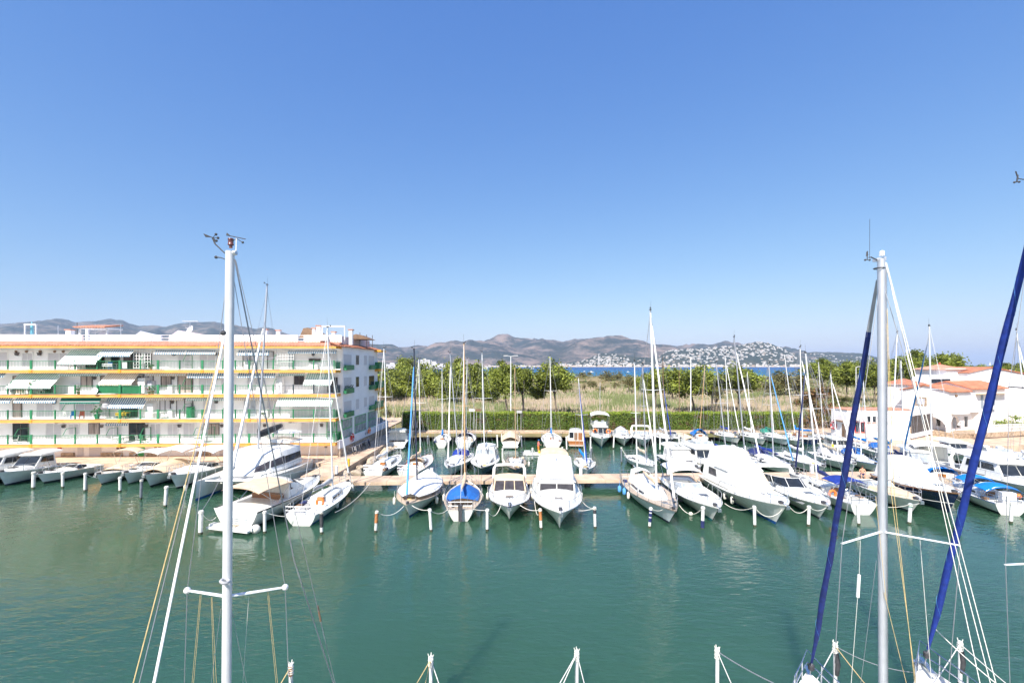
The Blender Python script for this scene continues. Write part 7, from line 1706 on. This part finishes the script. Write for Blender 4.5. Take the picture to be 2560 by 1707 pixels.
m1 = mst.build('mast', mat('mast_painted', (.66,.66,.66), .35, .15, var=.05, scale=3), f1)
MB().tube([lerp(b_,t_1,.12) + V((-.085,.0,0)), t_1 + V((-.085,0,-.25))], .022, 6).build('sail_track', M('alu'), m1)
J = AT(566,1490,Y1)
for tip, nm in ((AT(468,1475,9.15), 0), (AT(713,1467,9.6), 1)):
    a, c = lp(f1, J, tip); MB().tube([a, lerp(a,c,.5), c], [.042,.037,.03], 8, flat=.6).build('spreader', M('mast_white'), m1); MB().ball(c, .065, 8).build('spreader_boot', M('canvas_white'), m1)
MB().torus(lp(f1, AT(562,1452,8.86))[0], .07, .03, (0,.3,1), 12, 6).build('deck_light', M('canvas_grey'), m1)
# masthead gear
hd = MB(); q0 = lp(f1, AT(577,618,Y1))[0]; hd.lathe([(.03,0),(.03,.05),(.055,.06),(.055,.08),(.048,.09),(.048,.16),(.055,.17),(.05,.19),(.02,.20)], q0 + V((0,0,-.02)), 12); hd.build('masthead_light', mat('lens_red', (.14,.05,.045), .3, var=.2), m1)
cr_ = MB(); a, c = lp(f1, AT(572,634,Y1), AT(591,632,Y1)); cr_.tube([a, c], .05, 6); cr_.build('masthead_crane', M('alu'), m1)
def vane(root, base, elbow, top, tail, cups, par):
    g = MB(); P = lambda q: local(root, AT(q[0], q[1], Y1)); g.tube([P(base), P(elbow), P(top)], [.012,.014,.022], 6)
    a, c, d = P(top), P(tail[0]), P(tail[1]); g.add([a, c, d, a + V((0,.012,0)), c + V((0,.012,0)), d + V((0,.012,0))], [(0,1,2),(5,4,3),(0,3,4,1),(1,4,5,2),(2,5,3,0)])
    for u_, v_ in cups: g.tube([a, P((u_, v_))], .006, 4); g.ball(P((u_, v_)), .026, 6)
    return g.build('wind_vane', M('charcoal'), par)
vane(f1, (562,633), (538,610), (532,594), ((508,584),(514,593)), ((541,602),(540,586),(545,595)), m1)
g = MB(); P = lambda u_, v_: local(f1, AT(u_, v_, Y1)); g.tube([P(590,630), P(591,596)], .010, 5); g.build('vane_post', M('canvas_white'), m1)
g = MB(); g.tube([P(566,588), P(614,598)], .009, 5); g.prism([P(565,588), P(567,582), P(576,590)], (.01,.01,0)); g.tube([P(591,596), P(606,606)], .006, 4); g.ball(P(607,606), .024, 6); g.ball(P(581,603), .022, 6); g.tube([P(591,598), P(581,603)], .006, 4); g.build('wind_vane', M('charcoal'), m1)
g = MB(); g.tube([P(565,649), P(552,644), P(541,643)], [.008,.01,.016], 5); g.ball(P(540,643), .03, 6); g.build('aerial', M('charcoal'), m1)
Tf = AT(560,842,8.75)
for u_, r_, m_, nm in ((333,.008,'rope_gold','halyard'),(348,.006,'rope_grey','lower_shroud'),(385,.021,'canvas_white','furled_sail')):
    E = beyond(Tf, AT(u_,1707,6.5), 1.25); line3(nm, f1, [Tf, E], r_, m_)
MB().ball(lp(f1, AT(558,832,8.75))[0], .05, 6).build('furler_swivel', M('charcoal'), f1)
line3('backstay', f1, [AT(587,648,Y1), AT(735,1400,10.6), beyond(AT(587,648,Y1), AT(850,1707,11.5), 1.2)], .014, 'wire'); line3('topping_lift', f1, [AT(590,652,Y1), beyond(AT(590,652,Y1), AT(838,1707,11.5), 1.5)], .006, 'rope_grey')
MB().tube(lp(f1, AT(794,1513,11.0), AT(802,1553,11.0)), .022, 6).build('backstay_adjuster', M('leather'), f1)
for tip, y in ((468,9.15),(713,9.6)):
    v_ = 1475 if tip < 600 else 1467
    line3('shroud', f1, [AT(575,640,Y1), AT(tip,v_,y), beyond(AT(tip,v_,y), AT(tip - (7 if tip < 600 else -9),1707,y + .05), 1.2)], .007, 'wire')
for (u0,v0,u1,y,m_) in ((500,1487,480,9.1,'rope_gold'),(503,1487,484,9.1,'rope_gold'),(528,1492,535,9.0,'rope_gold'),(530,1492,541,9.0,'rope_gold'),(622,1490,607,9.3,'rope_white'),(668,1478,690,9.45,'rope_gold'),(671,1478,694,9.45,'rope_gold'),(578,1520,616,9.1,'wire'),(552,1520,528,8.9,'wire')):
    a = AT(u0,v0,y); line3('halyard', f1, [a, beyond(a, AT(u1,1707,y), 1.3)], .0034, m_)
# --- right boat: bow away from us with navy furled genoa
f2 = thing('sailing_boat', 'near grey aluminium mast with navy furled genoa, bow rail just above the lower edge', 'sailing boat', (6.15, 5.0, 0), math.atan2(10.5, 3.95), GS_)
BW2 = W(2025,1692,1.45); f2.rotation_euler.z = math.atan2(BW2.y - 5.0, BW2.x - 6.15); L2 = math.hypot(BW2.y - 5.0, BW2.x - 6.15)
h2 = Hull(f2, L2 + .35, 3.4, 1.1, 1.45, 'gelcoat', 'antifoul_blue', 'canvas_navy', tr=.75, rake=1.2, deck='deck', cock=(.06,.28)); lifelines(h2)
superloft([(3.2,3.3,1.05,.95,1.1,1.55),(6.0,6.0,.95,.8,1.15,1.55),(7.6,7.3,.6,.5,1.2,1.35)], .05).build('coachroof', M('gelcoat'), f2)
Y2 = 10.0; T2 = AT(2203,648,Y2); B2 = beyond(T2, AT(2206,1707,Y2), 1.5); b_, t_ = lp(f2, B2, T2)
m2 = MB().tube([b_, lerp(b_,t_,.5), t_], [.086,.086,.083], 16, flat=.85).build('mast', M('alu'), f2)
a, c = lp(f2, beyond(T2, B2, 2.0) + V((.085,-.03,0)), T2 + V((.085,-.03,-.2))); MB().tube([a, c], .018, 6).build('sail_track', M('steel'), m2)
hd = MB(); P2 = lambda u_, v_, y=Y2: local(f2, AT(u_, v_, y)); hd.prism([P2(2192,652), P2(2216,651), P2(2216,641), P2(2192,645)], lp(f2, V((0,.12,0)) + mat_of(f2).translation)[0]); hd.build('masthead_crane', M('alu'), m2)
g = MB(); g.tube([P2(2193,650), P2(2178,643), P2(2172,644)], [.012,.014,.012], 5); g.tube([P2(2169,628), P2(2168,650)], .010, 5); g.prism([P2(2168,641), P2(2171,638), P2(2169,629)], (.01,.02,0)); g.ball(P2(2163,650), .022, 6); g.ball(P2(2174,650), .022, 6); g.tube([P2(2163,650), P2(2174,650)], .006, 4); g.build('wind_vane', M('charcoal'), m2)
MB().tube([P2(2174,643), P2(2174.5,548)], .004, 4).build('aerial', M('charcoal'), m2)
MB().lathe([(.05,0),(.05,.1),(.02,.12)], P2(2205,640), 8).build('masthead_light', M('plastic_white'), m2)
g = MB(); g.torus(P2(2198,671), .1, .012, (0,0,1), 14, 4); g.build('mast_band', M('charcoal'), m2)
J2 = AT(2204,1328,Y2)
for tip in (AT(2105,1358,9.45), AT(2401,1363,9.0)):
    a, c = lp(f2, J2, tip); MB().tube([a, c], [.04,.03], 8, flat=.45).build('spreader', M('mast_white'), m2)
    e = beyond(tip, tip + V((.0,.25,-3)), 1.3); line3('shroud', f2, [T2 - V((0,0,.4)), tip, e], .007, 'wire')
Tg = AT(2194,700,10.15); Bg = BW2 + V((0,0,.1)); dd = Bg - Tg
def genoa(root, Tg, Bg, r0, r1, m, top_m, u_top=.10):
    pts, rad = [], []; rr = random.Random(int(Tg.x*10))
    for k in range(27):
        q = lerp(u_top, .955, k/26); w = V((math.sin(k*.9)*.012, 0, 0)); pts.append(Tg + (Bg - Tg)*q + w); rad.append(lerp(r0, r1, min(1, k/8))*(1 + .05*math.sin(k*1.7) + rr.uniform(-.03,.03)) * (1 if k < 22 else lerp(1, .45, (k-22)/4)))
    o = MB().tube([local(root, p) for p in pts], rad, 12).build('furled_sail', M(m), root)
    sp = []
    for k in range(120):
        q = lerp(u_top + .02, .90, k/119); p = Tg + (Bg - Tg)*q; rr_ = lerp(r0, r1, min(1, (k/119*26)/8))*1.09; a = k*.38
        sp.append(local(root, p + V((rr_*math.cos(a), rr_*math.sin(a), 0))))
    MB().tube(sp, .0028, 3).build('wrap_line', M('canvas_sky'), o)
    MB().tube([local(root, Tg), local(root, Tg + (Bg - Tg)*u_top*1.1)], [.03,.05], 8).build('sail_head', M(top_m), o)
    MB().lathe([(.03,-.1),(.09,-.06),(.10,.1),(.05,.14)], local(root, Tg + (Bg - Tg)*.975), 10).build('furler_drum', M('charcoal'), root)
    MB().tube([local(root, Bg), local(root, Bg + (Tg - Bg)*.06)], .02, 5).build('forestay', M('wire'), root)
    return o
genoa(f2, Tg, Bg, .05, .076, 'canvas_deepnavy', 'canvas_grey', .09)
for pts, r_, m_ in (([AT(2213,656,Y2), AT(2262,862,9.4), AT(2350,1240,8.2), beyond(AT(2350,1240,8.2), AT(2450,1707,7.0), 1.5)], .008, 'rope_white'), ([AT(2214,656,Y2), AT(2356,1240,8.2), beyond(AT(2356,1240,8.2), AT(2476,1707,7.0), 1.5)], .008, 'rope_white'), ([AT(2216,656,Y2), AT(2367,1240,8.2), beyond(AT(2367,1240,8.2), AT(2490,1707,7.0), 1.5)], .008, 'rope_white'),
        ([AT(2216,720,Y2), AT(2236,1240,9.6), beyond(AT(2236,1240,9.6), AT(2287,1707,9.2), 1.3)], .007, 'rope_gold'), ([AT(2216,760,Y2), AT(2229,1240,9.6), beyond(AT(2229,1240,9.6), AT(2290,1707,9.2), 1.3)], .007, 'rope_gold'), ([AT(2210,1480,9.9), beyond(AT(2210,1480,9.9), AT(2266,1707,9.7), 1.3)], .007, 'rope_gold'), ([AT(2300,1350,9.2), beyond(AT(2300,1350,9.2), AT(2326,1669,9.3), 1.2)], .007, 'rope_white'), ([AT(2189,1240,9.95), AT(2216,1500,9.8)], .006, 'rope_gold'), ([AT(2191,1400,10), beyond(AT(2191,1400,10), AT(2152,1707,10), 1.3)], .005, 'wire'), ([AT(2151,1350,9.7), AT(2148,1435,9.7)], .006, 'rope_white'), ([AT(2144,1493,9.7), beyond(AT(2144,1493,9.7), AT(2128,1707,9.7), 1.3)], .006, 'rope_white')):
    line3('halyard', f2, pts, r_*.72, m_)
MB().tube(lp(f2, AT(2148,1436,9.7), AT(2144.5,1492,9.7)), .03, 8).build('flag_roll', M('canvas_white'), f2)
o = MB(); P = lambda x, y, z: V((x, y, z)); o.box(h2.L - .3, h2.L + .25, -.05, .05, 1.40, 1.5); o.build('bow_roller', M('steel'), f2)
# --- boat at the right edge with the lighter blue genoa
f3 = thing('sailing_boat', 'near sailing boat at the right with bright blue furled genoa and white pulpit bow', 'sailing boat', (10.4, 5.4, 0), 0, GS_)
BW3 = W(2312,1668,1.5); f3.rotation_euler.z = math.atan2(BW3.y - 5.4, BW3.x - 10.4); L3 = math.hypot(BW3.y - 5.4, BW3.x - 10.4)
h3 = Hull(f3, L3 + .3, 3.5, 1.15, 1.5, 'gelcoat', 'antifoul_blue', 'canvas_navy', tr=.75, rake=1.2, deck='deck', cock=(.06,.28)); lifelines(h3, .65)
superloft([(3.2,3.3,1.05,.95,1.1,1.55),(6.0,6.0,.95,.8,1.15,1.55),(7.8,7.5,.6,.5,1.2,1.4)], .05).build('coachroof', M('gelcoat'), f3)
T3 = V((12.6, 10.9, 16.4)); B3 = V((12.6, 10.9, 1.5)); b_, t_ = lp(f3, B3, T3)
m3 = MB().tube([b_, lerp(b_,t_,.5), t_], [.1,.1,.09], 14, flat=.82).build('mast', M('alu'), f3)
genoa(f3, T3 - V((0,0,.5)), BW3 + V((0,0,.15)), .06, .092, 'canvas_royal', 'canvas_grey', .06)
for v_, u_, m_ in ((967,2523,'charcoal'),(1411,2513,'mast_white')):
    tip = AT(u_, v_, 10.7); a, c = lp(f3, V((12.6,10.9,tip.z - .05)), tip); MB().tube([a, c], [.04,.03], 7, flat=.5).build('spreader', M(m_), m3)
line3('shroud', f3, [T3, AT(2523,967,10.7), AT(2514,1411,10.7), beyond(AT(2514,1411,10.7), AT(2525,1707,10.8), 1.4)], .007, 'wire')
g = MB(); P3 = lambda u_, v_: local(f3, AT(u_, v_, 10.9)); g.tube([P3(2600,455), P3(2546,447), P3(2543,440)], .011, 5); g.tube([P3(2545,438), P3(2542,456)], .016, 5); g.prism([P3(2545,441), P3(2541,428), P3(2544,436)], (.015,.02,0)); g.ball(P3(2536,456), .025, 6); g.ball(P3(2548,455), .025, 6); g.tube([P3(2536,456), P3(2548,455)], .007, 4); g.build('wind_vane', M('charcoal'), m3)
an = MB(); an.box(h3.L - .9, h3.L + .05, -.07, .07, 1.55, 1.68); an.box(h3.L - .05, h3.L + .12, -.22, .22, 1.25, 1.5); an.build('anchor', M('steel'), f3)
# two more boats of our quay that hold the ropes in the middle, below the frame
def px(p): return (U0 + p[0]*F/p[1], V0 + (H - p[2])*F/p[1], p[2])
mbt('white motor boat of our own quay below the frame, left of centre', px((-.3, 5.0, 1.0)), px((-.5, 13.6, 1.4)), 3.0, 1.0, 1.4, style='express', h=.9)
mbt('white motor boat of our own quay below the frame, right of centre', px((4.4, 5.0, 1.0)), px((4.3, 13.6, 1.4)), 3.0, 1.0, 1.4, style='express', h=.8, cover=(.1,.45,.5,'canvas_grey'))
# ropes and piles along our own quay
FP = {}
for u, vt, st, lb in ((727,1658,'rust','rope tied pile at the lower edge right of the left mast'),(1077,1640,'white','rope tied pile at the lower edge left of centre'),(1442,1625,'white','rope tied pile at the lower edge right of centre'),(1793,1620,'white','plain white pile at the lower edge with one long line'),(2088,1607,'black','white pile with black wrapped sleeve in front of the navy genoa'),(2400,1602,'black','pile with black sleeve in front of the bright blue genoa')):
    Yp = (H - 1.7)*F/(vt - V0); p = AT(u, vt, Yp); o = thing('mooring_pile', lb, 'mooring pile', (p.x, p.y, 0), 0, GP)
    MB().tube([(0,0,-1.5),(0,0,.2),(.01,0,1.7)], .066, 12).build('shaft', M('pile_white'), o); MB().tube([(0,0,-.4),(0,0,.18)], .069, 12).build('weed_band', M('pile_weed'), o)
    if st == 'black': MB().tube([(.03,-.03,.55),(.05,-.06,.95),(.02,-.02,1.36)], [.078,.09,.08], 10).build('sleeve', M('charcoal'), o)
    if st == 'rust': MB().tube([(.0,-.01,1.3),(.0,-.01,1.62)], .074, 10).build('sleeve', M('pile_rust'), o)
    c = MB(); rr = random.Random(int(u))
    for k in range(6): c.torus((0,0,1.64 - k*.055), .078 + .008*(k % 2), .016, (rr.uniform(-.25,.25), rr.uniform(-.25,.25), 1), 12, 5)
    for k in range(4): c.tube([(.06*math.cos(k*1.6), .06*math.sin(k*1.6), 1.66), (.10*math.cos(k*1.6), .10*math.sin(k*1.6), 1.76 + .02*k)], .015, 4)
    c.build('rope_coil', M('rope_white'), o); FP[u] = V((p.x, p.y, 1.6))
for u, (du, v1), m_, lb in ((727,(-55,1760),'rope_gold','golden rope running left from the leftmost lower pile'),(1077,(-42,1707),'rope_gold','rope running down left from the pile left of centre'),(1077,(-18,1720),'rope_gold','golden rope close beside the pile left of centre'),(1077,(24,1707),'rope_white','white rope running down right from the pile left of centre'),(1442,(-46,1707),'rope_white','outer white rope down left from the pile right of centre'),(1442,(-36,1707),'rope_white','inner white rope down left from the pile right of centre'),(1442,(20,1707),'rope_white','white rope down right from the pile right of centre'),(1793,(40,1720),'rope_white','white rope steeply down from the plain lower pile'),(2088,(-50,1707),'rope_white','knotted white rope left from the black sleeved pile'),(2088,(72,1707),'rope_gold','golden rope right from the black sleeved pile'),(2400,(-55,1690),'rope_white','white rope left from the pile by the bright blue genoa'),(2400,(110,1707),'rope_white','long white rope right from the pile by the bright blue genoa')):
    Ye = 11.5; rope(FP[u], beyond(FP[u], AT(u + du, v1, (H - .9)*F/(v1 - V0)), 1.0) if v1 > 5000 else AT(u + du*1.7, v1 + 60, 14.1), .02, lb, m_, .016)
rope(FP[1793], AT(1935,1707,14.2), .05, 'long twisted line from the plain lower pile toward the navy genoa bow', 'rope_grey', .016)
rope(FP[2088], BW2 + V((4.5,.5,-.2)), .25, 'thin grey line sagging between the two black sleeved piles', 'rope_grey', .012)
rope(AT(2335,1568,15.6), AT(2490,1707,14.0), .05, 'white line from the bright blue genoa down to the right', 'rope_white', .014)
# ================================================================ THE AIR
def haze():
    m = bpy.data.materials.new('haze'); m.use_nodes = True
    nt = m.node_tree
    nt.nodes.remove(nt.nodes['Principled BSDF'])
    v = nt.nodes.new('ShaderNodeVolumePrincipled')
    v.inputs['Color'].default_value = (.62,.76,1.0,1)
    v.inputs['Density'].default_value = 6.5e-5
    nt.links.new(v.outputs[0], nt.nodes['Material Output'].inputs['Volume'])
    b = MB(); b.box(-32000, 32000, -300, 31000, -3, 620)
    o = b.build('haze', m)
    tag(o, 'thin pale blue haze in the air over the bay', 'haze', kind='stuff')
haze()
